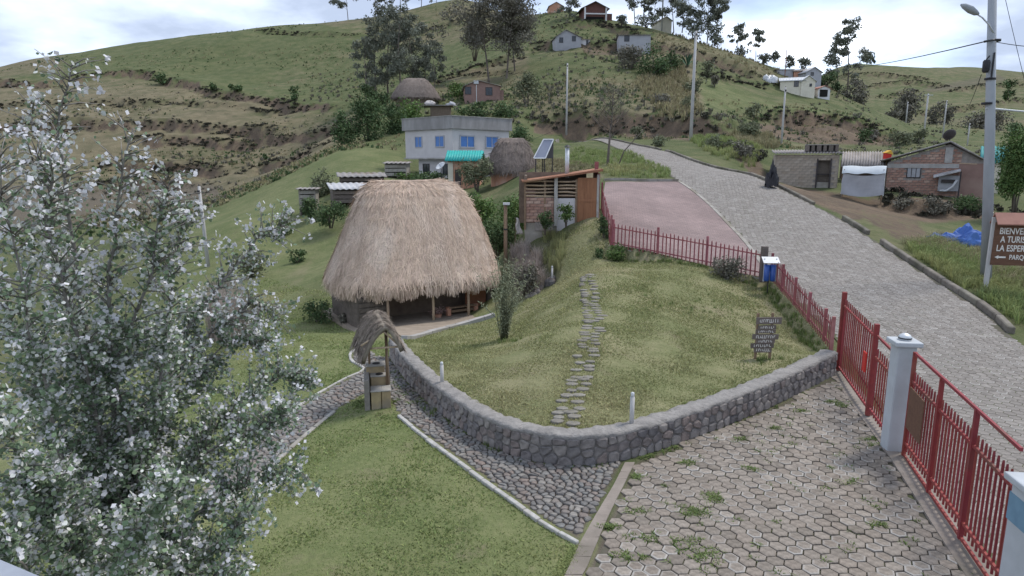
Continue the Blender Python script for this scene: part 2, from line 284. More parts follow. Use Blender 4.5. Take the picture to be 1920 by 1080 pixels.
def ground_mat():
    m = bpy.data.materials.new('turf_and_soil'); m.use_nodes = True; t = m.node_tree; MATS['ground'] = m; L = t.links.new
    b = t.nodes['Principled BSDF']; b.inputs['Roughness'].default_value = .95; b.inputs['Specular IOR Level'].default_value = .1
    tc = N(t, 'ShaderNodeTexCoord'); co = tc.outputs['Object']
    def noise(s, d=6, r=.6):
        n = N(t, 'ShaderNodeTexNoise'); n.inputs['Scale'].default_value = s; n.inputs['Detail'].default_value = d; n.inputs['Roughness'].default_value = r; L(co, n.inputs[0]); return n.outputs[0]
    def rng_(x, a, c, lo=0, hi=1):
        n = N(t, 'ShaderNodeMapRange'); n.inputs[1].default_value = a; n.inputs[2].default_value = c; n.inputs[3].default_value = lo; n.inputs[4].default_value = hi; L(x, n.inputs[0]); return n.outputs[0]
    def mix(f, a, c):
        n = N(t, 'ShaderNodeMix', data_type='RGBA')
        for i, q in ((0, f), (6, a), (7, c)):
            if isinstance(q, tuple): n.inputs[i].default_value = rgb(q)
            elif isinstance(q, (int, float)): n.inputs[i].default_value = q
            else: L(q, n.inputs[i])
        return n.outputs[2]
    def mul(a, c):
        n = N(t, 'ShaderNodeMath', operation='MULTIPLY'); L(a, n.inputs[0])
        if isinstance(c, float): n.inputs[1].default_value = c
        else: L(c, n.inputs[1])
        return n.outputs[0]
    mk = N(t, 'ShaderNodeVertexColor', layer_name='mask'); sp = N(t, 'ShaderNodeSeparateColor'); L(mk.outputs[0], sp.inputs[0])
    dirt, dry, soil = sp.outputs[0], sp.outputs[1], sp.outputs[2]
    big = noise(.03, 5); mid = noise(.35, 7, .65); fine = noise(9, 5, .7); fine2 = noise(2.2, 6, .7)
    grass = mix(rng_(mid, .40, .60), (.066, .084, .035), (.122, .126, .062))
    grass = mix(rng_(fine2, .42, .68, 0, .75), grass, (.062, .086, .032))
    grass = mix(rng_(fine, .5, .75, 0, .6), grass, (.165, .158, .090))
    dryc = mix(rng_(mid, .40, .60), (.112, .100, .061), (.168, .143, .091))
    a1 = N(t, 'ShaderNodeMath', operation='ADD'); L(dry, a1.inputs[0]); L(rng_(big, .4, .65, -.25, .35), a1.inputs[1])
    a2 = N(t, 'ShaderNodeMath', operation='ADD'); L(a1.outputs[0], a2.inputs[0]); L(rng_(mid, .3, .7, -.3, .3), a2.inputs[1])
    col = mix(rng_(a2.outputs[0], .1, .9), grass, dryc)
    wide = noise(.11, 8, .7); col = mix(rng_(wide, .5, .72, 0, .55), col, (.062, .078, .034)); col = mix(rng_(wide, .28, .44, .5, 0), col, (.165, .150, .088))
    turf = mix(rng_(mid, .4, .6), (.138, .163, .068), (.180, .192, .090)); turf = mix(rng_(fine2, .45, .7, 0, .65), turf, (.100, .125, .048))
    yel = mix(rng_(mid, .38, .6), (.200, .192, .105), (.258, .236, .142)); yel = mix(rng_(fine2, .45, .7, 0, .65), yel, (.145, .150, .074)); turf = mix(rng_(a2.outputs[0], .2, 1.0), turf, yel)
    bare = noise(.8, 8, .75); turf = mix(rng_(bare, .56, .70, 0, .7), turf, (.19, .155, .11)); turf = mix(rng_(fine, .5, .75, 0, .5), turf, (.26, .25, .135))
    col = mix(mk.outputs[1], col, turf)
    dirtc = mix(rng_(mid, .35, .65), (.175, .128, .090), (.105, .080, .060)); dirtc = mix(rng_(fine2, .4, .7, 0, .7), dirtc, (.075, .060, .045))
    d1 = N(t, 'ShaderNodeMath', operation='ADD'); L(dirt, d1.inputs[0]); L(rng_(fine2, .3, .7, -.35, .3), d1.inputs[1])
    col = mix(rng_(d1.outputs[0], .35, .75), col, dirtc)
    soilc = mix(rng_(fine2, .35, .65), (.085, .070, .058), (.130, .112, .090)); col = mix(soil, col, soilc)
    L(col, b.inputs['Base Color'])
    hsum = N(t, 'ShaderNodeMath', operation='ADD'); L(mul(fine, .45), hsum.inputs[0]); L(fine2, hsum.inputs[1])
    bp = N(t, 'ShaderNodeBump'); bp.inputs['Strength'].default_value = .55; bp.inputs['Distance'].default_value = .18; L(hsum.outputs[0], bp.inputs['Height']); L(bp.outputs[0], b.inputs['Normal'])
    return m
ground_mat()
def paving_far(name, c1, c2, c3, sc):
    m = bpy.data.materials.new(name); m.use_nodes = True; t = m.node_tree; MATS[name] = m; L = t.links.new
    b = t.nodes['Principled BSDF']; b.inputs['Roughness'].default_value = .85; b.inputs['Specular IOR Level'].default_value = .25
    tc = N(t, 'ShaderNodeTexCoord'); mp = N(t, 'ShaderNodeMapping'); mp.inputs['Rotation'].default_value = (0, 0, R(8)); L(tc.outputs['Object'], mp.inputs[0])
    br = N(t, 'ShaderNodeTexBrick'); L(mp.outputs[0], br.inputs[0]); br.inputs['Color1'].default_value = rgb(c1); br.inputs['Color2'].default_value = rgb(c2); br.inputs['Mortar'].default_value = rgb(c3)
    br.inputs['Scale'].default_value = 1; br.inputs['Brick Width'].default_value = sc; br.inputs['Row Height'].default_value = sc * .87; br.inputs['Mortar Size'].default_value = .012; br.inputs['Mortar Smooth'].default_value = .4
    n = N(t, 'ShaderNodeTexNoise'); n.inputs['Scale'].default_value = .5; n.inputs['Detail'].default_value = 8; n.inputs['Roughness'].default_value = .68; L(tc.outputs['Object'], n.inputs[0])
    q = N(t, 'ShaderNodeMapRange'); q.inputs[1].default_value = .3; q.inputs[2].default_value = .7; q.inputs[3].default_value = .74; q.inputs[4].default_value = 1.18; L(n.outputs[0], q.inputs[0])
    hs = N(t, 'ShaderNodeHueSaturation'); L(br.outputs[0], hs.inputs['Color']); L(q.outputs[0], hs.inputs['Value']); L(hs.outputs[0], b.inputs['Base Color'])
    bp = N(t, 'ShaderNodeBump'); bp.inputs['Strength'].default_value = .5; bp.inputs['Distance'].default_value = .02; bp.invert = True; L(br.outputs[1], bp.inputs['Height']); L(bp.outputs[0], b.inputs['Normal'])
paving_far('road_paving', (.215, .197, .18), (.185, .169, .155), (.14, .127, .115), .21)
paving_far('plaza_paving', (.25, .185, .175), (.213, .16, .152), (.17, .132, .125), .24)
palette('paver', [(.222, .190, .160), (.178, .152, .128), (.248, .218, .187), (.20, .173, .147), (.222, .194, .166), (.16, .139, .117), (.208, .181, .154)], grime=.3)
palette('road_paver', [(.215, .196, .178), (.177, .161, .146), (.235, .216, .197), (.193, .176, .16), (.21, .192, .174), (.166, .151, .137)], grime=.25)
palette('cobble', [(.15, .142, .135), (.195, .172, .155), (.18, .175, .168), (.13, .124, .118), (.20, .162, .142), (.165, .157, .147), (.235, .218, .198), (.15, .15, .146)], grime=.3, bscale=22)
palette('wall_stone', [(.13, .122, .122), (.185, .168, .16), (.235, .215, .20), (.11, .105, .108), (.20, .165, .15), (.155, .145, .145), (.265, .24, .22)], grime=.35, bscale=18, bump=.8, bdist=.02)
palette('step_stone', [(.195, .182, .158), (.165, .154, .134), (.215, .202, .178), (.155, .142, .122)], grime=.2)
palette('brick', [(.33, .20, .155), (.28, .165, .13), (.37, .235, .18), (.25, .15, .12), (.34, .22, .18), (.42, .30, .24)], grime=.22, bscale=14)
palette('block', [(.34, .29, .235), (.30, .26, .215), (.37, .32, .265), (.29, .24, .19)], grime=.22, bscale=12)
mat('mortar', (.30, .27, .25), (.22, .20, .185), 6)
mat('wall_core', (.19, .178, .168), (.13, .122, .115), 7, bump=.5)
mat('wall_cap', (.27, .255, .24), (.185, .175, .165), 5, bump=.9, bscale=14, bdist=.04)
mat('concrete', (.38, .365, .35), (.30, .29, .28), 2.5, c3=(.25, .235, .21), bump=.25)
mat('concrete_old', (.33, .31, .28), (.24, .225, .20), 3, c3=(.20, .18, .145), bump=.4)
mat('kerb_mossy', (.19, .172, .145), (.12, .108, .088), 3, c3=(.085, .082, .055), bump=.6, rand=.2)
mat('worn_concrete', (.26, .225, .195), (.20, .172, .148), 3, c3=(.165, .145, .12), bump=.4)
mat('whitewash', (.42, .41, .39), (.30, .29, .27), 8, c3=(.36, .34, .31), bump=.3)
mat('pillar_paint', (.43, .455, .48), (.37, .39, .41), 2.0, c3=(.30, .305, .30), rough=.7, bump=.08)
mat('blue_band', (.16, .27, .36), (.13, .22, .30), 4)
mat('red_paint', (.255, .044, .042), (.20, .038, .038), 6, rough=.6, bump=.06, c3=(.17, .075, .058), rand=.14)
mat('pink_paint', (.26, .085, .09), (.215, .066, .073), 6, rough=.65, bump=.06, c3=(.34, .15, .155), rand=.14)
mat('red_sign', (.55, .04, .03), (.48, .035, .03), 4, rough=.5, bump=0)
mat('thatch', (.61, .475, .375), (.50, .385, .30), 1.4, c3=(.65, .53, .435), bump=.7, bscale=26, attr=.17, rough=1, stretch=(3, 3, 1))
mat('thatch_core', (.45, .355, .29), (.34, .265, .21), 5, bump=.9, bscale=40, rough=1, stretch=(3, 3, .7))
mat('thatch_grey', (.29, .245, .205), (.205, .17, .14), 5, bump=.8, bscale=40, attr=.3, rough=1)
mat('thatch_far', (.20, .165, .145), (.145, .12, .105), 3, bump=.8, bscale=12, attr=.25, rough=1)
mat('mud_wall', (.20, .155, .12), (.15, .115, .09), 4, bump=.6)
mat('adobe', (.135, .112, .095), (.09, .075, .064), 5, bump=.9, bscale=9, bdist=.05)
mat('wood', (.25, .175, .115), (.175, .12, .08), 6, bump=.3, stretch=(6, 6, .8))
mat('wood_pale', (.40, .31, .22), (.30, .225, .155), 6, bump=.3, stretch=(6, 6, .8), rand=.15)
mat('wood_grey', (.165, .14, .122), (.11, .092, .08), 8, bump=.4, stretch=(1, 8, 8), rand=.2)
mat('wood_door', (.30, .145, .075), (.23, .105, .055), 3, bump=.15, stretch=(5, 5, .6), rough=.6)
mat('door_orange', (.235, .105, .058), (.19, .085, .048), 3, bump=.15, rough=.8)
mat('dark', (.02, .018, .017), (.014, .013, .012), 3)  # near-black colour standing in for the shade inside openings
mat('white_marks', (.74, .72, .68), (.6, .58, .55), 12, bump=0)
mat('metal_galv', (.58, .60, .62), (.48, .50, .52), 5, rough=.5, metal=.4, bump=.05)
mat('tin', (.29, .275, .265), (.20, .185, .175), 2, rough=.8, c3=(.17, .135, .11), bump=.15)
mat('tin_bright', (.46, .46, .475), (.36, .36, .37), 1.2, rough=.6, c3=(.24, .215, .20), bump=.1)
mat('fibro', (.33, .30, .285), (.25, .23, .215), 3, rough=.9, c3=(.20, .185, .17), bump=.2)
mat('rust_roof', (.30, .14, .085), (.22, .10, .06), 3, c3=(.36, .21, .13), bump=.2)
mat('teal_tile', (.03, .36, .33), (.025, .29, .28), 3, rough=.55, bump=.1)
mat('teal_dull', (.06, .27, .27), (.05, .21, .22), 3, rough=.7, bump=.1)
mat('render_white', (.52, .50, .505), (.46, .44, .445), 1.2, c3=(.42, .40, .41), bump=.05)
mat('render_grey', (.38, .385, .41), (.34, .345, .37), 1.2, c3=(.31, .31, .33), bump=.05)
mat('parapet', (.30, .29, .29), (.22, .21, .21), 1.6, c3=(.19, .18, .18), bump=.15, stretch=(1, 1, .35))
mat('cream', (.66, .62, .52), (.58, .54, .45), 1, bump=.05)
mat('white_wall', (.66, .65, .65), (.58, .57, .57), 1, bump=.05)
mat('blue_window', (.055, .17, .45), (.045, .14, .38), 1.5, rough=.3, bump=0, spec=.5)
mat('glass_dark', (.035, .04, .05), (.025, .03, .035), 1.5, rough=.15, bump=0, spec=.6)
mat('frame_dark', (.06, .05, .05), (.045, .04, .04), 3, rough=.6)
mat('salmon', (.50, .27, .18), (.43, .22, .15), 2, c3=(.55, .43, .36), bump=.2)
mat('brick_far', (.27, .175, .150), (.225, .145, .125), 1.6, c3=(.33, .24, .20), bump=.3, bscale=9)
mat('brick_dark', (.17, .085, .07), (.13, .065, .055), 1.6, bump=.3, bscale=9)
mat('pole_concrete', (.46, .45, .44), (.39, .38, .37), 2, bump=.1, stretch=(1, 1, .4))
mat('pole_grey', (.33, .35, .38), (.27, .29, .31), 1.5, bump=.1, stretch=(1, 1, .4), c3=(.40, .41, .43))
mat('black_metal', (.035, .035, .04), (.025, .025, .03), 4, rough=.5)
mat('solar', (.23, .25, .31), (.17, .19, .25), .7, rough=.22, bump=0, spec=.6)
mat('tarp_white', (.52, .555, .58), (.44, .475, .50), 1.5, rough=.55, bump=.3, bscale=4, bdist=.04)
mat('tarp_grey', (.36, .365, .39), (.29, .295, .315), 1.2, rough=.6, bump=.35, bscale=3, bdist=.05)
mat('tarp_blue', (.05, .12, .36), (.04, .095, .29), 1.5, rough=.5, bump=.4, bscale=3, bdist=.06, c3=(.11, .22, .55))
mat('sign_brown', (.155, .085, .055), (.115, .062, .042), 3, bump=.2, stretch=(1, 6, 6))
mat('sign_roof', (.33, .165, .125), (.27, .13, .10), 3, rough=.6, bump=.1)
mat('blue_bin', (.022, .085, .34), (.018, .065, .27), 3, rough=.4, spec=.5, bump=0)
mat('white_sheet', (.52, .535, .55), (.46, .475, .49), 3, rough=.4, bump=0, spec=.4)
mat('cloth_white', (.52, .49, .47), (.38, .35, .33), 4)
mat('leaf_green', (.255, .335, .21), (.18, .25, .15), 2, rough=.7, bump=0, attr=.3, trans=.4)
mat('leaf_white', (.75, .755, .725), (.64, .65, .62), 2, rough=.9, bump=0, attr=.18, trans=.35)
mat('leaf_blossom', (.66, .66, .68), (.58, .57, .60), 2, rough=.9, bump=0, attr=.1, trans=.25)
mat('poplar_bark', (.25, .235, .215), (.155, .14, .13), 9, bump=.3)
mat('bark', (.17, .145, .125), (.11, .09, .078), 3, bump=.5)
mat('euc_leaf', (.185, .195, .15), (.135, .147, .115), 1, rough=.8, bump=0, attr=.35, trans=.15)
mat('shrub_leaf', (.085, .128, .052), (.058, .094, .04), 1, rough=.8, bump=0, attr=.4, trans=.15)
mat('bright_leaf', (.115, .18, .052), (.082, .135, .04), 1, rough=.7, bump=0, attr=.4, trans=.2)
mat('olive_leaf', (.165, .18, .11), (.12, .135, .082), 1, rough=.85, bump=0, attr=.35, trans=.2)
mat('ledge_shade_leaf', (.06, .058, .042), (.045, .042, .03), 1, rough=.9, bump=0, attr=.3)  # dark plants with the shadow lines of the ledges put into their colour
mat('bamboo_leaf', (.34, .36, .24), (.26, .28, .18), 1, rough=.8, bump=0, attr=.3, trans=.3)
mat('dusk_leaf', (.175, .165, .13), (.128, .122, .098), 1, rough=.85, bump=0, attr=.35, trans=.1)
mat('dry_leaf', (.26, .215, .14), (.18, .15, .10), 1, rough=.95, bump=0, attr=.35, trans=.2)
mat('grass_blade', (.165, .215, .075), (.12, .165, .055), 1, rough=.8, bump=0, attr=.4, trans=.25)
mat('grass_lawn', (.31, .312, .155), (.235, .255, .112), .5, rough=.9, bump=0, attr=.3, trans=.3, c3=(.40, .365, .21))
mat('grass_lush', (.25, .295, .118), (.19, .24, .09), .5, rough=.9, bump=0, attr=.3, trans=.3, c3=(.33, .315, .15))
mat('grass_dry', (.30, .27, .16), (.21, .19, .11), 1, rough=.9, bump=0, attr=.35, trans=.25)
mat('plume', (.42, .36, .32), (.33, .28, .25), 2, rough=1, bump=0, attr=.25, trans=.2)
mat('terrace', (.30, .25, .20), (.23, .19, .15), 3, bump=.3)
mat('gutter', (.30, .33, .38), (.22, .24, .28), 3, rough=.5, bump=.05)
mat('flower', (.42, .30, .27), (.35, .2, .18), 5, bump=0, attr=.3)
mat('wire', (.03, .03, .035), (.02, .02, .025), 2, bump=0)
M = MATS

# ------------------------------------------------------------------ object helpers
def tag(o, label=None, cat=None, group=None, kind=None):
    if label: o['label'] = label
    if cat: o['category'] = cat
    if group: o['group'] = group
    if kind: o['kind'] = kind
    return o
def empty(name, loc, rz=0, label=None, cat=None, group=None):
    o = bpy.data.objects.new(name, None); COL.objects.link(o); o.location = loc; o.rotation_euler = (0, 0, rz); o.empty_display_size = .2
    return tag(o, label, cat, group)
def link(name, me, parent=None, m=None):
    o = bpy.data.objects.new(name, me); COL.objects.link(o)
    if parent: o.parent = parent
    if m is not None and not me.materials: me.materials.append(m)
    return o
def npmesh(name, verts, faces, vals=None, smooth=False, m=None, attr='v'):
    """faces: (n,k) array of one size"""
    me = bpy.data.meshes.new(name); verts = np.asarray(verts, np.float32); faces = np.asarray(faces, np.int32); n, k = faces.shape
    me.vertices.add(len(verts)); me.vertices.foreach_set('co', verts.ravel()); me.loops.add(n * k); me.loops.foreach_set('vertex_index', faces.ravel())
    me.polygons.add(n); me.polygons.foreach_set('loop_start', np.arange(0, n * k, k, dtype=np.int32)); me.polygons.foreach_set('loop_total', np.full(n, k, np.int32))
    if smooth: me.polygons.foreach_set('use_smooth', np.ones(n, bool))
    me.update(calc_edges=True)
    if vals is not None:
        a = me.attributes.new(attr, 'FLOAT', 'POINT'); a.data.foreach_set('value', np.asarray(vals, np.float32))
    if m is not None: me.materials.append(m)
    return me
class MB:
    def __init__(s): s.v = []; s.f = []; s.a = []; s.r = []; s.mi = []
    def add(s, vs, fs, a=0.0, r=None, mi=0):
        o = len(s.v); s.v += [tuple(x) for x in vs]; s.f += [tuple(i + o for i in f) for f in fs]; s.a += [a] * len(vs); s.r += (r if r else [0.0] * len(vs)); s.mi += [mi] * len(fs); return s
    def box(s, c, d, rz=0, a=0.0, mi=0, tilt=None):
        x, y, z = d[0] / 2, d[1] / 2, d[2] / 2; cs, sn = math.cos(rz), math.sin(rz)
        vs = [Vector((i, j, k)) for k in (-z, z) for j in (-y, y) for i in (-x, x)]
        if tilt is not None: vs = [tilt @ q for q in vs]
        vs = [(c[0] + q.x * cs - q.y * sn, c[1] + q.x * sn + q.y * cs, c[2] + q.z) for q in vs]
        return s.add(vs, [(0, 2, 3, 1), (4, 5, 7, 6), (0, 1, 5, 4), (2, 6, 7, 3), (0, 4, 6, 2), (1, 3, 7, 5)], a, mi=mi)
    def beam(s, p0, p1, wd, ht, up=(0, 0, 1), a=0.0, mi=0):
        p0, p1 = Vector(p0), Vector(p1); d = (p1 - p0).normalized(); sd = d.cross(Vector(up))
        if sd.length < 1e-4: sd = d.cross(Vector((0, 1, 0)))
        sd.normalize(); u = sd.cross(d).normalized()
        vs = [p + sd * (i * wd / 2) + u * (j * ht / 2) for p in (p0, p1) for i, j in ((-1, -1), (1, -1), (1, 1), (-1, 1))]
        return s.add(vs, [(3, 2, 1, 0), (4, 5, 6, 7), (0, 1, 5, 4), (1, 2, 6, 5), (2, 3, 7, 6), (3, 0, 4, 7)], a, mi=mi)
    def tube(s, pts, rad, n=8, cap=True, a=0.0, mi=0):
        pts = [Vector(p) for p in pts]; k = len(pts); rad = rad if isinstance(rad, (list, tuple)) else [rad] * k; vs = []; fs = []
        prev = None
        for i, p in enumerate(pts):
            d = (pts[min(i + 1, k - 1)] - pts[max(i - 1, 0)]).normalized()
            sd = prev - d * prev.dot(d) if prev is not None else d.cross(Vector((0, 1, .01)) if abs(d.z) > .5 else Vector((0, 0, 1)))
            if sd.length < 1e-5: sd = d.cross(Vector((1, 0, 0)))
            sd.normalize(); prev = sd; u = d.cross(sd)
            for j in range(n):
                t = 2 * math.pi * j / n; vs.append(p + (sd * math.cos(t) + u * math.sin(t)) * rad[i])
        for i in range(k - 1):
            for j in range(n):
                q = (j + 1) % n; fs.append((i * n + j, i * n + q, (i + 1) * n + q, (i + 1) * n + j))
        if cap: fs += [tuple(reversed(range(n))), tuple((k - 1) * n + j for j in range(n))]
        return s.add(vs, fs, a, mi=mi)
    def prism(s, poly, h0, h1, axis='z', a=0.0, mi=0):
        """extrude a polygon; axis z: poly in xy, axis y: poly in xz extruded along y from h0 to h1"""
        n = len(poly)
        if axis == 'z': vs = [(p[0], p[1], h) for h in (h0, h1) for p in poly]
        elif axis == 'y': vs = [(p[0], h, p[1]) for h in (h0, h1) for p in poly]
        else: vs = [(h, p[0], p[1]) for h in (h0, h1) for p in poly]
        fs = [tuple(range(n)), tuple(range(2 * n - 1, n - 1, -1))] + [(i, i + n, (i + 1) % n + n, (i + 1) % n) for i in range(n)]
        return s.add(vs, fs, a, mi=mi)
    def grid(s, fn, nu, nv, a=0.0, mi=0):
        vs = [fn(i / nu, j / nv) for i in range(nu + 1) for j in range(nv + 1)]
        return s.add(vs, [(i * (nv + 1) + j, (i + 1) * (nv + 1) + j, (i + 1) * (nv + 1) + j + 1, i * (nv + 1) + j + 1) for i in range(nu) for j in range(nv)], a, mi=mi)
    def mesh(s, name, mats, smooth=False, origin=(0, 0, 0), fix=True):
        me = bpy.data.meshes.new(name); ox, oy, oz = origin
        me.from_pydata([(x - ox, y - oy, z - oz) for x, y, z in s.v], [], s.f)
        for q in (mats if isinstance(mats, (list, tuple)) else [mats]): me.materials.append(q)
        if any(s.mi): me.polygons.foreach_set('material_index', s.mi)
        if fix:
            bm = bmesh.new(); bm.from_mesh(me); bmesh.ops.recalc_face_normals(bm, faces=bm.faces); bm.to_mesh(me); bm.free()
        if any(s.a): me.attributes.new('v', 'FLOAT', 'POINT').data.foreach_set('value', s.a)
        if any(s.r): me.attributes.new('rim', 'FLOAT', 'POINT').data.foreach_set('value', s.r)
        if smooth: me.polygons.foreach_set('use_smooth', [True] * len(me.polygons))
        me.update(); return me
    def build(s, name, mats, parent=None, smooth=False, origin=(0, 0, 0), loc=None, fix=True):
        o = link(name, s.mesh(name, mats, smooth, origin, fix), parent)
        if loc: o.location = loc
        return o
def place(name, me, parent, loc, rot=(0, 0, 0), scale=(1, 1, 1)):
    o = link(name, me, parent); o.location = loc; o.rotation_euler = rot; o.scale = scale; return o
def bevel(o, wd=.02, seg=2):
    b = o.modifiers.new('bevel', 'BEVEL'); b.width = wd; b.segments = seg; b.limit_method = 'ANGLE'; return o
def text_mesh(txt, size, depth=.004):
    cu = bpy.data.curves.new('lettering', 'FONT'); cu.body = txt; cu.size = size; cu.extrude = depth; cu.align_x = 'CENTER'; cu.align_y = 'CENTER'; cu.offset = size * .012
    ob = bpy.data.objects.new('lettering', cu); COL.objects.link(ob); bpy.context.view_layer.update()
    me = bpy.data.meshes.new_from_object(ob.evaluated_get(bpy.context.evaluated_depsgraph_get())); bpy.data.objects.remove(ob); me.name = 'lettering'; return me

# ------------------------------------------------------------------ voronoi pieces (stones, cobbles)
def clip(poly, nx, ny, c):
    o = []
    for i in range(len(poly)):
        a = poly[i]; b = poly[(i + 1) % len(poly)]; da = a[0] * nx + a[1] * ny - c; db = b[0] * nx + b[1] * ny - c
        if da <= 0: o.append(a)
        if (da < 0) != (db < 0) and abs(da - db) > 1e-12:
            t = da / (da - db); o.append((a[0] + (b[0] - a[0]) * t, a[1] + (b[1] - a[1]) * t))
    return o
def cells(pts, gap, bound=None, nn=18):
    pts = np.asarray(pts); res = []
    for i, p in enumerate(pts):
        d = np.hypot(*(pts - p).T); idx = np.argsort(d)[1:nn + 1]; m = d[idx[min(6, len(idx) - 1)]] * 1.6
        poly = [(p[0] - m, p[1] - m), (p[0] + m, p[1] - m), (p[0] + m, p[1] + m), (p[0] - m, p[1] + m)]
        for j in idx:
            q = pts[j]; nx, ny = q - p; L = math.hypot(nx, ny)
            if L < 1e-6: continue
            nx /= L; ny /= L; c = (p[0] + q[0]) / 2 * nx + (p[1] + q[1]) / 2 * ny - gap / 2
            poly = clip(poly, nx, ny, c)
            if len(poly) < 3: break
        if bound and len(poly) >= 3:
            x0, y0, x1, y1 = bound
            for nx, ny, c in ((-1, 0, -x0), (1, 0, x1), (0, -1, -y0), (0, 1, y1)):
                poly = clip(poly, nx, ny, c)
                if len(poly) < 3: break
        res.append(poly if len(poly) >= 3 else None)
    return res
def round_poly(poly):
    """cut the corners of a polygon once"""
    o = []
    for i in range(len(poly)):
        a = poly[i]; b = poly[(i + 1) % len(poly)]
        o += [(a[0] * .8 + b[0] * .2, a[1] * .8 + b[1] * .2), (a[0] * .2 + b[0] * .8, a[1] * .2 + b[1] * .8)]
    return o
def dome(mb, poly, fn, h, a, base=-.03, inner=.72):
    """a domed stone over polygon poly; fn(s, t, h) places a point"""
    cx = sum(p[0] for p in poly) / len(poly); cy = sum(p[1] for p in poly) / len(poly); n = len(poly)
    vs = [fn(p[0], p[1], base) for p in poly] + [fn(cx + (p[0] - cx) * .94, cy + (p[1] - cy) * .94, h * .55) for p in poly] + [fn(cx + (p[0] - cx) * inner, cy + (p[1] - cy) * inner, h * rn.uniform(.85, 1.1)) for p in poly]
    fs = [(i, (i + 1) % n, (i + 1) % n + n, i + n) for i in range(n)] + [(i + n, (i + 1) % n + n, (i + 1) % n + 2 * n, i + 2 * n) for i in range(n)] + [tuple(range(2 * n, 3 * n))]
    mb.add(vs, fs, a)
# ------------------------------------------------------------------ ground
def W(px, ymin=4.0): return [G(u, v, ymin) for u, v in px]
ROAD_POLY = [p[:2] for p in ROAD_L] + [p[:2] for p in reversed(ROAD_R)]
DRIVE_POLY = [p[:2] for p in ([Q(1188, 866, 0)] + WALL[8:] + [(GATE_A[0] + .1, GATE_A[1], 0), (PILLAR[0] - .06, PILLAR[1], 0), (GATE_B[0] - .08, GATE_B[1], 0), (5.5, 4.5, 0), (1.0, 4.5, 0), Q(1092, 1075, 0), Q(1122, 1005, 0)])]
PLAZA_POLY = [p[:2] for p in [FA0, FA1, FC0, FC1, P(1135, 341, 39.6), P(1272, 340.5, 40), P(1370, 425, 31.5), P(1444, 519, 23.3)]]
PATH1 = [p[:2] for p in W([(748, 779), (800, 818), (900, 890), (1000, 962), (1087, 1018), (1168, 872)])] + [p[:2] for p in reversed(WALL[:8])] + [p[:2] for p in W([(700, 668), (690, 692), (722, 738)])]
PATH2 = [p[:2] for p in W([(700, 660), (664, 660), (658, 674), (686, 694), (645, 713), (560, 765), (480, 833), (370, 925), (420, 948), (500, 882), (560, 826), (628, 770), (690, 736), (722, 714), (728, 690)])]
na = np.r_[np.linspace(-180, -52, 34)[:-1], np.linspace(-52, -41, 30)[:-1], np.linspace(-41, 41, 660), np.linspace(41, 52, 30)[1:], np.linspace(52, 180, 34)[1:]]
nr = np.r_[0.4, 1.2, np.exp(np.linspace(math.log(2.2), math.log(620), 640)), 760, 1000, 1500, 2500]
AZ, RR = np.meshgrid(np.radians(na), nr, indexing='ij')
gx = (np.sin(AZ) * RR).ravel(); gy = (np.cos(AZ) * RR).ravel()
gz, gdirt = H(gx, gy, True)
far = np.hypot(gx, gy) > 700
gz[far] = np.where(np.hypot(gx, gy)[far] > 900, -80, gz[far])
gu, gv = proj(gx, np.maximum(gy, .5), gz)
nearm = (gy > 0) & (np.hypot(gx, gy) < 100)
sink = np.zeros(len(gx)); bed = np.zeros(len(gx)); edge = np.full(len(gx), -9.0)
for poly, dz, kd in ((ROAD_POLY, .10, 0), (DRIVE_POLY, .05, 1), (PLAZA_POLY, .08, 0), (PATH1, .03, 1), (PATH2, .03, 1)):
    s = np.full(len(gx), -9.0); s[nearm] = sdf(gx[nearm], gy[nearm], poly)
    sink = np.maximum(sink, dz * np.clip(s / .25, 0, 1)); edge = np.maximum(edge, s)
    if kd: bed = np.maximum(bed, np.clip(s / .1, 0, 1))
gz = gz - sink
rr_ = np.hypot(gx, gy)
for sc, amp in ((1.0, .018), (.16, .11), (.05, .35)):
    q = np.sin(gx * sc * 1.7 + 1.3 * np.sin(gy * sc * 1.1)) * np.sin(gy * sc * 1.9 + 1.7 * np.sin(gx * sc * .8)) + .5 * np.sin(gx * sc * 4.1 + gy * sc * 2.7) * np.sin(gy * sc * 3.9 - gx * sc)
    fade = np.clip((rr_ - (0 if sc == 1 else 60 if sc == .16 else 95)) / 25, 0, 1) if sc < 1 else 1
    gz += amp * q * fade * np.clip(-edge / .5, 0, 1)
mk = np.zeros((len(gx), 4))
mk[:, 0] = gdirt; mk[:, 2] = bed
def paint(px, y0, y1, ch, val, soft=14):
    m = (gy > y0) & (gy < y1); 
    s = sdf(gu[m], gv[m], px); wgt = np.clip(s / soft + .5, 0, 1)
    mk[m, ch] = mk[m, ch] * (1 - wgt) + val * wgt
paint([(-400, 150), (300, 150), (420, 178), (560, 205), (680, 225), (560, 330), (420, 420), (-400, 460)], 76, 230, 1, .95, 20)
paint([(-400, 60), (640, 30), (900, 0), (900, 120), (700, 180), (560, 195), (400, 165), (300, 140), (-400, 150)], 120, 300, 1, -.05, 14)
paint([(560, 30), (900, -10), (1000, 40), (800, 90), (640, 60)], 180, 300, 1, .55, 14)
paint([(-100, 355), (300, 345), (400, 350), (430, 380), (340, 425), (-100, 450)], 74, 125, 2, .8, 10)
paint([(-200, 120), (120, 105), (110, 130), (-100, 155)], 180, 280, 1, .8, 16)
paint([(1000, 180), (1080, 135), (1180, 140), (1290, 205), (1260, 222), (1000, 222)], 92, 140, 1, .75, 18)
paint([(800, 175), (870, 135), (990, 105), (1000, 200), (960, 190)], 105, 175, 1, .7, 12)
paint([(1180, 95), (1300, 100), (1330, 250), (1290, 255), (1230, 180)], 60, 160, 1, .9, 18)
paint([(1230, 60), (1420, 110), (1480, 160), (1350, 130), (1220, 90)], 120, 185, 1, .75, 10)
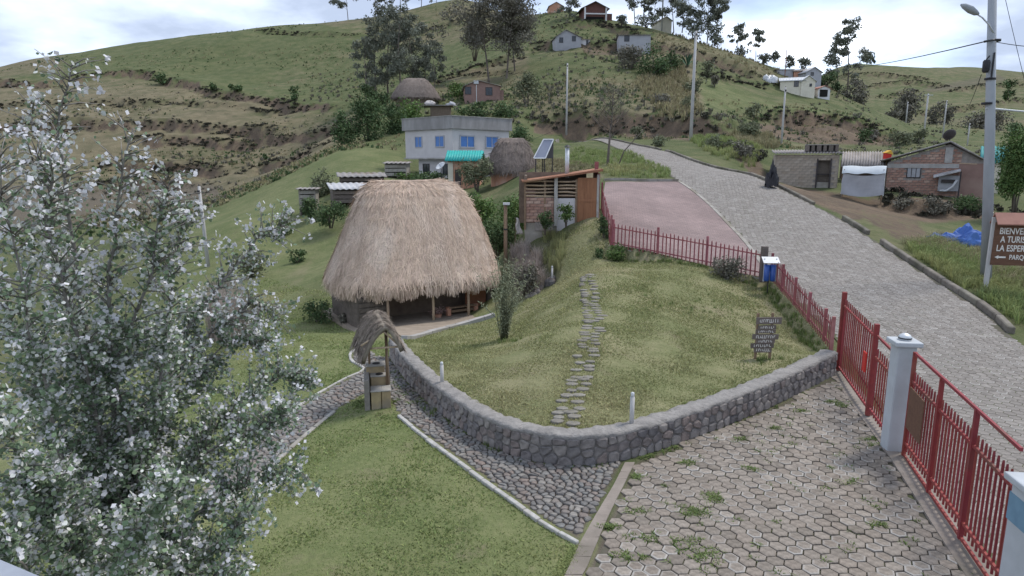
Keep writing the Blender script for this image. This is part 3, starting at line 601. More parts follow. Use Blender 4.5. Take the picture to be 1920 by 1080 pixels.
paint([(1420, 230), (1560, 235), (1680, 262), (1680, 278), (1430, 270)], 90, 130, 0, .85, 8)
paint([(1000, 228), (1290, 238), (1400, 258), (1380, 272), (1300, 266), (1100, 252), (1000, 252)], 60, 100, 0, .9, 6)
paint([(1360, 280), (1420, 290), (1450, 350), (1410, 330)], 38, 60, 0, .8, 8)
paint([(1420, 330), (1500, 350), (1600, 365), (1660, 400), (1600, 415), (1500, 372)], 30, 52, 0, .85, 10)
paint([(1600, 372), (1860, 372), (1870, 410), (1740, 420), (1640, 400)], 30, 48, 0, .9, 10)
paint([(1600, 400), (1700, 400), (1760, 450), (1680, 450)], 28, 42, 0, .75, 12)
paint([(940, 480), (1040, 440), (1045, 530), (960, 580)], 23, 36, 2, .4, 10)
paint([(1080, 86), (1170, 88), (1230, 96), (1200, 108), (1100, 104)], 120, 165, 0, .75, 6)
paint([(1000, 300), (1110, 315), (1130, 330), (1000, 345)], 40, 60, 1, .8, 10)
paint([(600, 470), (560, 540), (480, 580), (470, 560), (560, 500)], 26, 48, 1, .6, 12)
paint([(1480, 125), (1960, 120), (1960, 260), (1700, 250), (1560, 190)], 180, 600, 1, .35, 10)
paint([(1730, 165), (1870, 140), (1890, 150), (1800, 165), (1740, 172)], 250, 480, 2, .55, 5)
lw = np.zeros(len(gx), bool); lw[nearm] = inside(gx[nearm], gy[nearm], LAWN_POLY)
mk[lw, 1] = .75
low = nearm & ~lw & (gx < 1.2) & (gy < 27); mk[low, 1] = .25; mk[lw, 3] = .9; mk[low & (gx > -14) & (gy > 0), 3] = .85
paint([(350, 425), (560, 300), (660, 260), (760, 290), (760, 340), (640, 400), (640, 500), (480, 620), (300, 640)], 26.8, 90, 3, .5, 30)
paint([(1300, 130), (1450, 190), (1600, 215), (1700, 255), (1600, 232), (1450, 215), (1320, 200)], 90, 160, 3, .35, 12)
ni, nj = len(na), len(nr)
idx = np.arange(ni * nj).reshape(ni, nj)
fc = np.stack([idx[:-1, :-1], idx[1:, :-1], idx[1:, 1:], idx[:-1, 1:]], -1).reshape(-1, 4)[:, ::-1]
gm = npmesh('ground', np.c_[gx, gy, gz], fc, smooth=True, m=M['ground'])
ca = gm.color_attributes.new('mask', 'FLOAT_COLOR', 'POINT'); ca.data.foreach_set('color', np.clip(mk, -1, 1).astype(np.float32).ravel())
tag(link('ground', gm), kind='structure')

# ------------------------------------------------------------------ road, plaza, driveway
def resample(pl, n):
    p = np.array([q[:2] for q in pl]); d = np.r_[0, np.cumsum(np.hypot(*np.diff(p, axis=0).T))]; t = np.linspace(0, d[-1], n)
    # smooth through the points
    out = []
    for s in t:
        k = min(max(np.searchsorted(d, s) - 1, 0), len(p) - 2); a = (s - d[k]) / (d[k + 1] - d[k])
        p0 = p[max(k - 1, 0)]; p1 = p[k]; p2 = p[k + 1]; p3 = p[min(k + 2, len(p) - 1)]
        out.append(.5 * ((2 * p1) + (p2 - p0) * a + (2 * p0 - 5 * p1 + 4 * p2 - p3) * a * a + (3 * p1 - p0 - 3 * p2 + p3) * a ** 3))
    return np.array(out)
def byY(pl, ys): p = np.array([q[:2] for q in pl]); return np.interp(ys, p[:, 1], p[:, 0])
RL = resample(ROAD_L, 160); RRt = resample(ROAD_R, 160)
def strip(name, A, Bb, nv, zoff, m, kind='structure', parent=None):
    A = np.asarray(A)[:, :2]; Bb = np.asarray(Bb)[:, :2]; n = len(A); t = np.linspace(0, 1, nv + 1)
    X = A[:, None, 0] * (1 - t) + Bb[:, None, 0] * t; Y = A[:, None, 1] * (1 - t) + Bb[:, None, 1] * t
    Z = H(X.ravel(), Y.ravel()) + zoff; ii = np.arange(n * (nv + 1)).reshape(n, nv + 1)
    f = np.stack([ii[:-1, :-1], ii[:-1, 1:], ii[1:, 1:], ii[1:, :-1]], -1).reshape(-1, 4)
    o = link(name, npmesh(name, np.c_[X.ravel(), Y.ravel(), Z], f, smooth=True, m=m), parent); tag(o, kind=kind if not parent else None); return o
road = strip('road', RL, RRt, 22, .006, M['road_paving'])
a = resample([FA0, FA1], 40); bq = resample([P(1444, 519, 23.3), P(1370, 425, 31.5)], 40)
bq2 = resample([P(1444, 519, 23.3), P(1370, 425, 31.5), P(1272, 340.5, 40)], 60); aq2 = np.vstack([resample([FA0, FA1], 20), resample([FC0, FC1], 16)[1:], resample([FC1, P(1135, 341, 39.6)], 26)[1:]])
strip('plaza', resample([(q[0], q[1]) for q in aq2], 60), bq2, 30, .012, M['plaza_paving'])
# kerb strip between plaza and road
pk = MB(); c2 = resample([P(1444, 517, 23.4), P(1370, 425, 31.5), P(1272, 340.5, 40)], 40)
for i in range(39):
    p, q = c2[i], c2[i + 1]; pk.beam((p[0], p[1], hz(*p) + .0), (q[0], q[1], hz(*q) + .0), .16, .08)
tag(pk.build('plaza_kerb', M['concrete_old']), kind='structure')
kb = MB(); e0 = G(1133, 339); e1 = G(1272, 340)
for i in range(14):
    p = [e0[k] + (e1[k] - e0[k]) * i / 14 for k in range(2)]; q = [e0[k] + (e1[k] - e0[k]) * (i + .96) / 14 for k in range(2)]
    kb.beam((p[0], p[1], hz(*p) + .06), (q[0], q[1], hz(*q) + .06), .2, .16)
tag(kb.build('plaza_back_kerb', M['concrete_old']), kind='structure')

def hexmesh(name, s, m, h=.035, bev=.14):
    mb = MB(); vs = []; rim = []
    for ring, (sc, z) in enumerate(((1.0, -h), (1.0, -.006), (1 - bev, 0.0))):
        for k in range(6):
            t = math.pi / 3 * k; vs.append((s * sc * math.cos(t), s * sc * math.sin(t), z)); rim.append(1.0 if ring else 0.0)
    c = len(vs); 
    for k in range(6): t = math.pi / 3 * k; vs.append((s * (.86 - bev) * math.cos(t), s * (.86 - bev) * math.sin(t), .001)); rim.append(0.0)
    fs = [(r * 6 + k, r * 6 + (k + 1) % 6, (r + 1) * 6 + (k + 1) % 6, (r + 1) * 6 + k) for r in range(3) for k in range(6)] + [tuple(range(18, 24))]
    mb.add(vs, fs, 0.0, rim); return mb, mb.mesh(name, m)
def lay_pavers(poly, s, gap, rot, parent, m, inset, zoff, tilt, name, test=None):
    pts = np.array(poly); x0, y0 = pts.min(0); x1, y1 = pts.max(0); cs, sn = math.cos(rot), math.sin(rot); D = max(x1 - x0, y1 - y0)
    st = s + gap / math.sqrt(3); C = []
    k = int(D / (1.5 * st)) + 3
    for i in range(-k, k):
        for j in range(-k, k):
            lx = i * 1.5 * st; ly = (j + .5 * (i % 2)) * math.sqrt(3) * st
            C.append((lx * cs - ly * sn + (x0 + x1) / 2, lx * sn + ly * cs + (y0 + y1) / 2))
    C = np.array(C); C = C[(C[:, 0] > x0) & (C[:, 0] < x1) & (C[:, 1] > y0) & (C[:, 1] < y1)]
    C = C[sdf(C[:, 0], C[:, 1], poly) > inset]
    z = H(C[:, 0], C[:, 1]) + zoff; u, v = proj(C[:, 0], C[:, 1], z)
    keep = (u > -60) & (u < 1985) & (v < 1150)
    if test is not None: keep &= test(C[:, 0], C[:, 1])
    C = C[keep]; z = z[keep]; u = u[keep]; v = v[keep]
    e = .1; dzx = (H(C[:, 0] + e, C[:, 1]) - H(C[:, 0] - e, C[:, 1])) / (2 * e); dzy = (H(C[:, 0], C[:, 1] + e) - H(C[:, 0], C[:, 1] - e)) / (2 * e)
    inview = (u > 0) & (u < 1920) & (v < 1080)
    order = np.argsort(np.where(inview, np.hypot(C[:, 0], C[:, 1]), 1e6)); big = set(order[:300].tolist())
    mb0, me = hexmesh(name, s, m); stuff_v = []; stuff_f = []; stuff_a = []; stuff_r = []
    base = np.array(mb0.v); F = mb0.f
    for i in range(len(C)):
        tx, ty = rn.gauss(0, tilt), rn.gauss(0, tilt); dz = rn.gauss(0, tilt * .12); rz = rot + rn.gauss(0, .02)
        if i in big:
            o = place(name, me, parent, (C[i, 0], C[i, 1], z[i] + dz), (dzy[i] + tx, -dzx[i] + ty, rz), (rn.uniform(.97, 1.02),) * 3)
        else:
            c_, s_ = math.cos(rz), math.sin(rz); xx = base[:, 0] * c_ - base[:, 1] * s_; yy = base[:, 0] * s_ + base[:, 1] * c_
            zz = base[:, 2] + xx * (dzx[i] - ty) + yy * (dzy[i] + tx)
            o_ = len(stuff_v) * len(base); stuff_v.append(np.c_[xx + C[i, 0], yy + C[i, 1], zz + z[i] + dz]); stuff_f += [tuple(q + o_ for q in f) for f in F]
            stuff_a += [rn.random()] * len(base); stuff_r += mb0.r
    if stuff_v:
        mb = MB(); mb.v = [tuple(q) for q in np.vstack(stuff_v)]; mb.f = stuff_f; mb.a = stuff_a; mb.r = stuff_r; mb.mi = [0] * len(stuff_f)
        o = mb.build('paver_field', m, parent, fix=False); tag(o, kind='stuff')
    return C, z
drive = MB()
dpoly = np.array(DRIVE_POLY); dx0, dy0 = dpoly.min(0); dx1, dy1 = dpoly.max(0); g_n = 60
XX, YY = np.meshgrid(np.linspace(dx0, dx1, g_n), np.linspace(dy0, dy1, g_n * 2), indexing='ij')
ZZ = H(XX.ravel(), YY.ravel()) - .022; ins = (sdf(XX.ravel(), YY.ravel(), DRIVE_POLY) > -.05); ii = np.arange(XX.size).reshape(XX.shape)
f = np.stack([ii[:-1, :-1], ii[1:, :-1], ii[1:, 1:], ii[:-1, 1:]], -1).reshape(-1, 4); f = f[ins[f].all(1)]
mat('joint_soil', (.105, .092, .075), (.07, .068, .045), 6, bump=.3, c3=(.075, .085, .04))
driveway = tag(link('driveway', npmesh('driveway', np.c_[XX.ravel(), YY.ravel(), ZZ], f, smooth=True, m=M['joint_soil'])), kind='structure')
DC, DZ = lay_pavers(DRIVE_POLY, .118, .016, R(4), driveway, M['paver'], .10, .012, .036, 'paver')
RP = [tuple(p) for p in RL[::4] if p[1] < 76] + [tuple(p) for p in RRt[::-4] if p[1] < 76]
rb_ = RL[:, 1] < 76; strip('road_bed', RL[rb_], np.c_[np.interp(RL[rb_][:, 1], RRt[:, 1], RRt[:, 0]), RL[rb_][:, 1]], 22, .0125, M['joint_soil'], parent=road)
lay_pavers(RP, .122, .014, R(-14), road, M['road_paver'], .13, .020, .008, 'road_paver')
# concrete band along the driveway's left side
cl = [Q(1052, 1100, 0), Q(1062, 1076, 0), Q(1087, 1020, 0), Q(1120, 962, 0), Q(1150, 912, 0), Q(1172, 868, 0)]; cr_ = [Q(1086, 1100, 0), Q(1096, 1076, 0), Q(1122, 1012, 0), Q(1146, 958, 0), Q(1170, 910, 0), Q(1190, 868, 0)]
mb = MB()
L1 = resample([(.62, 4.5)] + [p[:2] for p in cl], 30); L2 = resample([(.95, 4.5)] + [p[:2] for p in cr_], 30)
for i in range(29):
    q = [(L1[i][0], L1[i][1]), (L2[i][0], L2[i][1]), (L2[i + 1][0], L2[i + 1][1]), (L1[i + 1][0], L1[i + 1][1])]
    mb.add([(x, y, hz(x, y) + h + rn.uniform(-.004, .004)) for h in (-.1, .018) for x, y in q], [(4, 5, 6, 7), (0, 4, 7, 3), (1, 2, 6, 5)] + ([(0, 1, 5, 4)] if i == 0 else []))
tag(mb.build('driveway_edge_strip', M['worn_concrete']), kind='structure')
# gate sill
mb = MB(); sill = [(GATE_B[0] - .6, 5.0), (GATE_B[0], GATE_B[1]), (PILLAR[0] + .05, PILLAR[1]), (GATE_A[0] + .05, GATE_A[1] + .1)]; sp_ = resample(sill, 24)
for i in range(23):
    p, q = sp_[i], sp_[i + 1]; mb.beam((p[0], p[1], hz(*p) - .02), (q[0], q[1], hz(*q) - .02), .42, .1)
tag(mb.build('gate_sill', M['worn_concrete']), kind='structure')
# kerb stones on the far side of the road
kr = tag(bpy.data.objects.new('road_kerb', None), kind='structure'); COL.objects.link(kr)
kl = resample([p for p in ROAD_R if 2 < p[1] < 92], 400); dist = 0; prev = None; start = None
seg = [kl[0]]
kmesh = {}
for i in range(1, len(kl)):
    seg.append(kl[i]); L = math.hypot(*(seg[-1] - seg[0]))
    if L > .95 + .01 * seg[0][1]:
        p, q = seg[0], seg[-1]; mid_y = (p[1] + q[1]) / 2; seg = [kl[i]]
        if 32.5 < mid_y < 36.5: continue
        d = (q - p) / L; nrm = np.array([d[1], -d[0]]); hgt = .2 if mid_y < 33 else .15
        if rn.random() < .06: continue
        a = p + nrm * .12 + d * .02; c = q + nrm * .12 - d * .02
        mbk = MB().beam((a[0], a[1], hz(*p) + hgt / 2 - .06), (c[0], c[1], hz(*q) + hgt / 2 - .06 + rn.uniform(-.03, .03)), .2, hgt + .12)
        o = mbk.build('kerb_stone', M['kerb_mossy'], kr); bevel(o, .03, 1)

# ------------------------------------------------------------------ cobbled path
def cobble_area(poly, spacing):
    p = np.array(poly); x0, y0 = p.min(0); x1, y1 = p.max(0); S = []
    ny = int((y1 - y0) / (spacing * .8)) + 1
    for j in range(ny):
        for i in range(int((x1 - x0) / spacing) + 2):
            S.append((x0 + (i + .5 * (j % 2)) * spacing + rn.uniform(-.4, .4) * spacing, y0 + j * spacing * .8 + rn.uniform(-.36, .36) * spacing))
    S = np.array(S); s = sdf(S[:, 0], S[:, 1], poly); return S[s > -.35], s[s > -.35]
path = tag(bpy.data.objects.new('cobbled_path', None), kind='structure'); COL.objects.link(path)
items = []
for poly, spg in ((PATH1, .135), (PATH2, .15)):
    S, s = cobble_area(poly, spg); cl_ = cells(S, .016)
    for c, q, ss in zip(S, cl_, s):
        if q is not None and ss > .05 and not (poly is PATH2 and inside(np.array([c[0]]), np.array([c[1]]), PATH1)[0]): items.append((c, round_poly(q)))
for i, (c, q) in enumerate(items): items[i] = (c, q, math.hypot(*c))
order = sorted(range(len(items)), key=lambda i: items[i][2]); 
vis = [i for i in order if 430 < proj(items[i][0][0], items[i][0][1], -.1)[0] < 1180]
bigc = set(vis[:300]); rest = MB(); hc = H([i[0][0] for i in items], [i[0][1] for i in items])
for i, (c, q, d) in enumerate(items):
    hh = rn.uniform(.018, .04); z0 = hc[i]
    if i in bigc:
        mb = MB(); dome(mb, q, lambda s, t, h: (s, t, z0 + h - .006), hh, rn.random() + .001); mb.build('cobble', M['cobble'], path, smooth=False, origin=(c[0], c[1], z0), loc=(c[0], c[1], z0))
    else: dome(rest, q, lambda s, t, h: (s, t, z0 + h - .006), hh, rn.random() + .001)
tag(rest.build('cobble_field', M['cobble'], path, fix=False), kind='stuff')
def edging(name, px, wd, ht, m, seglen=.42):
    r = tag(bpy.data.objects.new(name, None), kind='structure'); COL.objects.link(r)
    pl = [G(u, v)[:2] for u, v in px]; p = np.array(pl); L = np.hypot(*np.diff(p, axis=0).T).sum(); n = max(2, int(L / seglen)); q = resample(pl, n + 1)
    for i in range(n):
        a, b = q[i], q[i + 1]; d = (b - a) * .015; j = rn.uniform(-.012, .012)
        o = MB().beam((a[0] + d[0], a[1] + d[1] + j, hz(*a) + ht / 2 - .05), (b[0] - d[0], b[1] - d[1] + j, hz(*b) + ht / 2 - .05), wd + rn.uniform(-.02, .02), ht + .1).build('edging_stone', m, r)
        bevel(o, .018, 2)
edging('white_path_edging', [(748, 781), (775, 805), (850, 862), (950, 935), (1020, 985), (1084, 1022)], .085, .055, M['whitewash'])
edging('upper_path_edging', [(690, 652), (668, 655), (657, 664), (660, 678), (683, 694), (645, 712), (560, 763), (480, 830)], .075, .045, M['whitewash'])
edging('lower_path_edging', [(628, 772), (560, 828), (500, 884), (420, 950)], .09, .04, M['concrete_old'])
stp = tag(bpy.data.objects.new('stepping_path', None), kind='structure'); COL.objects.link(stp)
def along(px, n):
    return resample([G(u, v)[:2] for u, v in px], n)
for col_px in ([(1043, 790), (1066, 735), (1092, 660), (1103, 600), (1098, 550), (1096, 520)], [(1072, 792), (1092, 735), (1112, 660), (1122, 600), (1116, 550), (1108, 515)]):
    pts = along(col_px, 46)
    for i, p in enumerate(pts):
        if rn.random() < .1: continue
        x, y = p[0] + rn.gauss(0, .045), p[1] + rn.gauss(0, .05); n = 7; rx, ry = rn.uniform(.125, .175), rn.uniform(.085, .115); z0 = hz(x, y)
        poly = [(rx * math.cos(2 * math.pi * k / n + .2) * rn.uniform(.88, 1.1), ry * math.sin(2 * math.pi * k / n + .2) * rn.uniform(.88, 1.1)) for k in range(n)]
        mb = MB(); dome(mb, poly, lambda s, t, h: (s, t, h), .02, rn.random() + .001, base=-.05, inner=.85); mb.build('stepping_stone', M['step_stone'], stp, loc=(x, y, z0 + .006))

# ------------------------------------------------------------------ low stone wall
wp = resample(WALL, 90); wd_ = np.r_[0, np.cumsum(np.hypot(*np.diff(wp, axis=0).T))]; WL = wd_[-1]
def wall_pt(s, h, o):
    k = min(max(int(np.searchsorted(wd_, s)) - 1, 0), len(wp) - 2); t = (s - wd_[k]) / (wd_[k + 1] - wd_[k]); p = wp[k] * (1 - t) + wp[k + 1] * t
    k0, k1 = max(k - 1, 0), min(k + 2, len(wp) - 1); d = wp[k1] - wp[k0]; d /= math.hypot(*d); nx, ny = d[1], -d[0]
    return (p[0] + nx * o, p[1] + ny * o, WZ[k] * (1 - t) + WZ[k + 1] * t + h)
WZ = np.interp(wd_, np.r_[0, np.cumsum(np.hypot(*np.diff(np.array([p[:2] for p in WALL]), axis=0).T))] * (WL / np.hypot(*np.diff(np.array([p[:2] for p in WALL]), axis=0).T).sum()), [p[2] for p in WALL])
wall = empty('garden_stone_wall', WALL[6], 0, 'low curved grey stone wall holding up the sloping lawn', 'stone wall')
wo = WALL[6]
mb = MB(); ns = 120
prof = [(0.0, -.15), (0.0, WALL_H - .06), (-.03, WALL_H - .01), (-.30, WALL_H), (-.34, WALL_H - .05), (-.34, -.15)]
mb.grid(lambda a, b: wall_pt(a * WL, prof[int(round(b * 5))][1], prof[int(round(b * 5))][0]), ns, 5)
for s_ in (0, WL): mb.add([wall_pt(s_, h, o) for o, h in prof], [tuple(range(6))])
mb.build('core', M['wall_core'], wall, origin=wo)
mb = MB(); 
def capfn(a, b):
    o = [.012, .02, -.06, -.2, -.33, -.35][int(round(b * 5))]; h = [WALL_H - .07, WALL_H - .012, WALL_H + .012, WALL_H + .02, WALL_H + .01, WALL_H - .07][int(round(b * 5))]
    s = a * WL; return wall_pt(s, h + .02 * math.sin(s * 9.1) * math.sin(s * 3.3 + b * 4) + .01 * math.sin(s * 23 + b * 9), o + .018 * math.sin(s * 14) * math.sin(s * 5))
mb.grid(capfn, 240, 5); mb.build('cap', M['wall_cap'], wall, smooth=True, origin=wo)
S = []
sv = 0.0
rows = 3; hh = (WALL_H - .05) / rows
for r_ in range(rows):
    s_ = rn.uniform(0, .1)
    while s_ < WL + .1:
        S.append((s_, r_ * hh + hh / 2 + rn.uniform(-.045, .045))); s_ += rn.uniform(.17, .30)
for c, q in zip(S, cells(S, .014, (0, -.02, WL, WALL_H - .055))):
    if q is None: continue
    q = round_poly(q); hgt = rn.uniform(.02, .05); mb = MB(); ctr = wall_pt(min(max(c[0], 0), WL), c[1], 0)
    dome(mb, q, lambda s, t, h: wall_pt(s, t, h - .004), hgt, rn.random() + .001, base=-.03, inner=.7)
    o = mb.build('stone', M['wall_stone'], wall, origin=ctr); o.location = [ctr[k] - wo[k] for k in range(3)]
# ------------------------------------------------------------------ fences and gates
def picket_mesh(name, wd, th, ht, m, tip=.07):
    mb = MB(); w2, t2 = wd / 2, th / 2
    mb.prism([(-w2, 0), (w2, 0), (w2, ht - tip), (0, ht), (-w2, ht - tip)], -t2, t2, 'y'); return mb.mesh(name, m)
def fence(name, label, p0, p1, n, ht, m, posts, footing=0.0, group=None, zfun=None, posth=.12, z_extra=0.0):
    r = empty(name, p0, 0, label, 'fence', group); d = Vector((p1[0] - p0[0], p1[1] - p0[1])); ang = math.atan2(d.y, d.x)
    zz = zfun or (lambda t: p0[2] + (p1[2] - p0[2]) * t)
    def at(t, h=0.0, o=0.0): return (p0[0] + d.x * t - math.sin(ang) * o, p0[1] + d.y * t + math.cos(ang) * o, zz(t) + h + z_extra)
    def loc(p): return tuple(p[k] - p0[k] for k in range(3))
    for h in (.16, ht - .2): MB().beam(at(0, h, .02), at(1, h, .02), .03, .045).build('rail', m, r, origin=p0)
    me = picket_mesh('picket', .045, .018, ht, m)
    for i in range(n):
        t = (i + .5) / n; place('picket', me, r, loc(at(t, rn.uniform(-.01, .015) - .02)), (rn.gauss(0, .01), rn.gauss(0, .012), ang), (rn.uniform(.9, 1.1), 1, rn.uniform(.985, 1.02)))
    for t in posts:
        a = at(t, -.12, .03); MB().box((a[0], a[1], a[2] + (ht + posth + .12) / 2), (.075, .075, ht + posth + .12), ang).build('post', m, r, origin=p0)
    if footing:
        k = 12; mb = MB()
        for i in range(k):
            a, b = at(i / k, 0, .06), at((i + 1) / k, 0, .06); mb.beam((a[0], a[1], a[2] - footing / 2 - .02), (b[0], b[1], b[2] - footing / 2 - .02), .16, footing)
        mb.build('footing', M['concrete'], r, origin=p0)
    return r
def lineh(p0, p1): return lambda t: hz(p0[0] + (p1[0] - p0[0]) * t, p0[1] + (p1[1] - p0[1]) * t)
fence('picket_fence', 'pink picket fence along the lower edge of the red plaza', FA1, FA0, 37, .98, M['pink_paint'], (0, .33, .66, 1), .75)
fence('picket_fence', 'pink picket fence along the road between blue bin and gate', FB1, FB0, 44, .86, M['pink_paint'], (.0, .22, .45, .68, .9, 1), .3, posth=.05)
fence('picket_fence', 'pink picket fence climbing beside the toilet hut to the plaza corner', FC1, FC0, 20, 1.12, M['pink_paint'], (0, 1), .5)

def gate(name, label, p0, p1, n, ht, posts, m, rails, picket0, upper=None):
    r = empty(name, p0, 0, label, 'gate'); d = Vector((p1[0] - p0[0], p1[1] - p0[1])); ang = math.atan2(d.y, d.x); L = d.length
    def at(t, h, o=0.0): return (p0[0] + d.x * t - math.sin(ang) * o, p0[1] + d.y * t + math.cos(ang) * o, p0[2] + (p1[2] - p0[2]) * t + h)
    for h in rails: MB().beam(at(0, h, 0), at(1, h, 0), .035, .045).build('rail', m, r, origin=p0)
    me = picket_mesh('bar', .026, .026, ht, m, .06)
    for i in range(n):
        t = (i + .5) / n; a = at(t, picket0, .022); place('bar', me, r, tuple(a[k] - p0[k] for k in range(3)), (0, rn.gauss(0, .004), ang))
    for t, h0, h1, wd in posts:
        a = at(t, 0, 0); MB().box((a[0], a[1], a[2] + (h0 + h1) / 2), (wd, wd, h1 - h0), ang).build('frame_post', m, r, origin=p0)
    return r, at
GA = (GATE_A[0], GATE_A[1], hz(GATE_A[0], GATE_A[1]) + .02)
midt = .66
def lerp(a, b, t): return tuple(a[k] + (b[k] - a[k]) * t for k in range(3))
GP = (PILLAR[0] + .03, PILLAR[1] + .2, .02)
GM = lerp(GA, GP, midt)
g1, at1 = gate('garden_gate', 'tall red barred gate leaf between low stone wall and white pillar', GA, GM, 18, 1.78, [(0, -.02, 1.98, .1), (1, -.02, 1.94, .09)], M['red_paint'], (.12, 1.66), .05)
a = at1(.82, .98, -.03); MB().box(a, (.2, .03, .42), math.atan2(GM[1] - GA[1], GM[0] - GA[0])).build('red_plate', M['red_sign'], g1, origin=GA)
g2, at2 = gate('narrow_gate', 'narrow lower red barred panel right beside the white pillar', lerp(GM, GP, .08), GP, 9, 1.42, [], M['red_paint'], (-.06, .16, 1.28, 1.72), .05)
GB = (GATE_B[0], GATE_B[1], .02); GP2 = (PILLAR[0] + .02, PILLAR[1] - .32, .02)
g3, at3 = gate('sliding_gate', 'long red barred sliding gate with brown board, right of white pillar', GP2, GB, 32, 1.5, [(0, 0, 1.95, .06), (.34, 0, 1.93, .06), (.68, 0, 1.93, .06), (1, 0, 1.5, .06)], M['red_paint'], (.03, .26, 1.42, 1.93), .1)
mb = MB(); mb.beam(at3(.05, 1.0, -.07), at3(.235, 1.0, -.07), .02, .75); bo = mb.build('notice_board', M['sign_brown'], g3, origin=GP2)
def pillar(label, p, wd, ht, band=False):
    r = empty('gate_pillar', p, R(-8), label, 'pillar')
    bevel(MB().box((0, 0, ht / 2 - .1), (wd, wd, ht + .2)).build('shaft', M['pillar_paint'], r), .03, 2)
    bevel(MB().box((0, 0, ht + .045), (wd + .13, wd + .13, .09)).build('cap', M['pillar_paint'], r), .02, 2)
    if band: MB().box((0, 0, ht - .30), (wd + .008, wd + .008, .34)).build('painted_band', M['blue_band'], r)
    return r
pl = pillar('white painted gate pillar with a round lamp on its cap', (PILLAR[0], PILLAR[1], 0), .33, 2.02)
mb = MB(); 
for k, (z, rad) in enumerate(((2.115, .09), (2.15, .105), (2.19, .10), (2.225, .07), (2.24, .02))): pass
mb.tube([(0, 0, 2.10), (0, 0, 2.13), (0, 0, 2.165), (0, 0, 2.20), (0, 0, 2.225), (0, 0, 2.235)], [.10, .11, .112, .09, .05, .01], 12); mb.build('lamp_dome', M['metal_galv'], pl, smooth=True)
MB().tube([(0, 0, 2.135), (0, 0, 2.16)], [.114, .114], 12).build('lamp_band', M['black_metal'], pl, smooth=True)
pillar('white gate pillar with blue-grey band cut by the right edge', (GATE_B[0] + .04, GATE_B[1] - .38, 0), .46, 1.62, True)

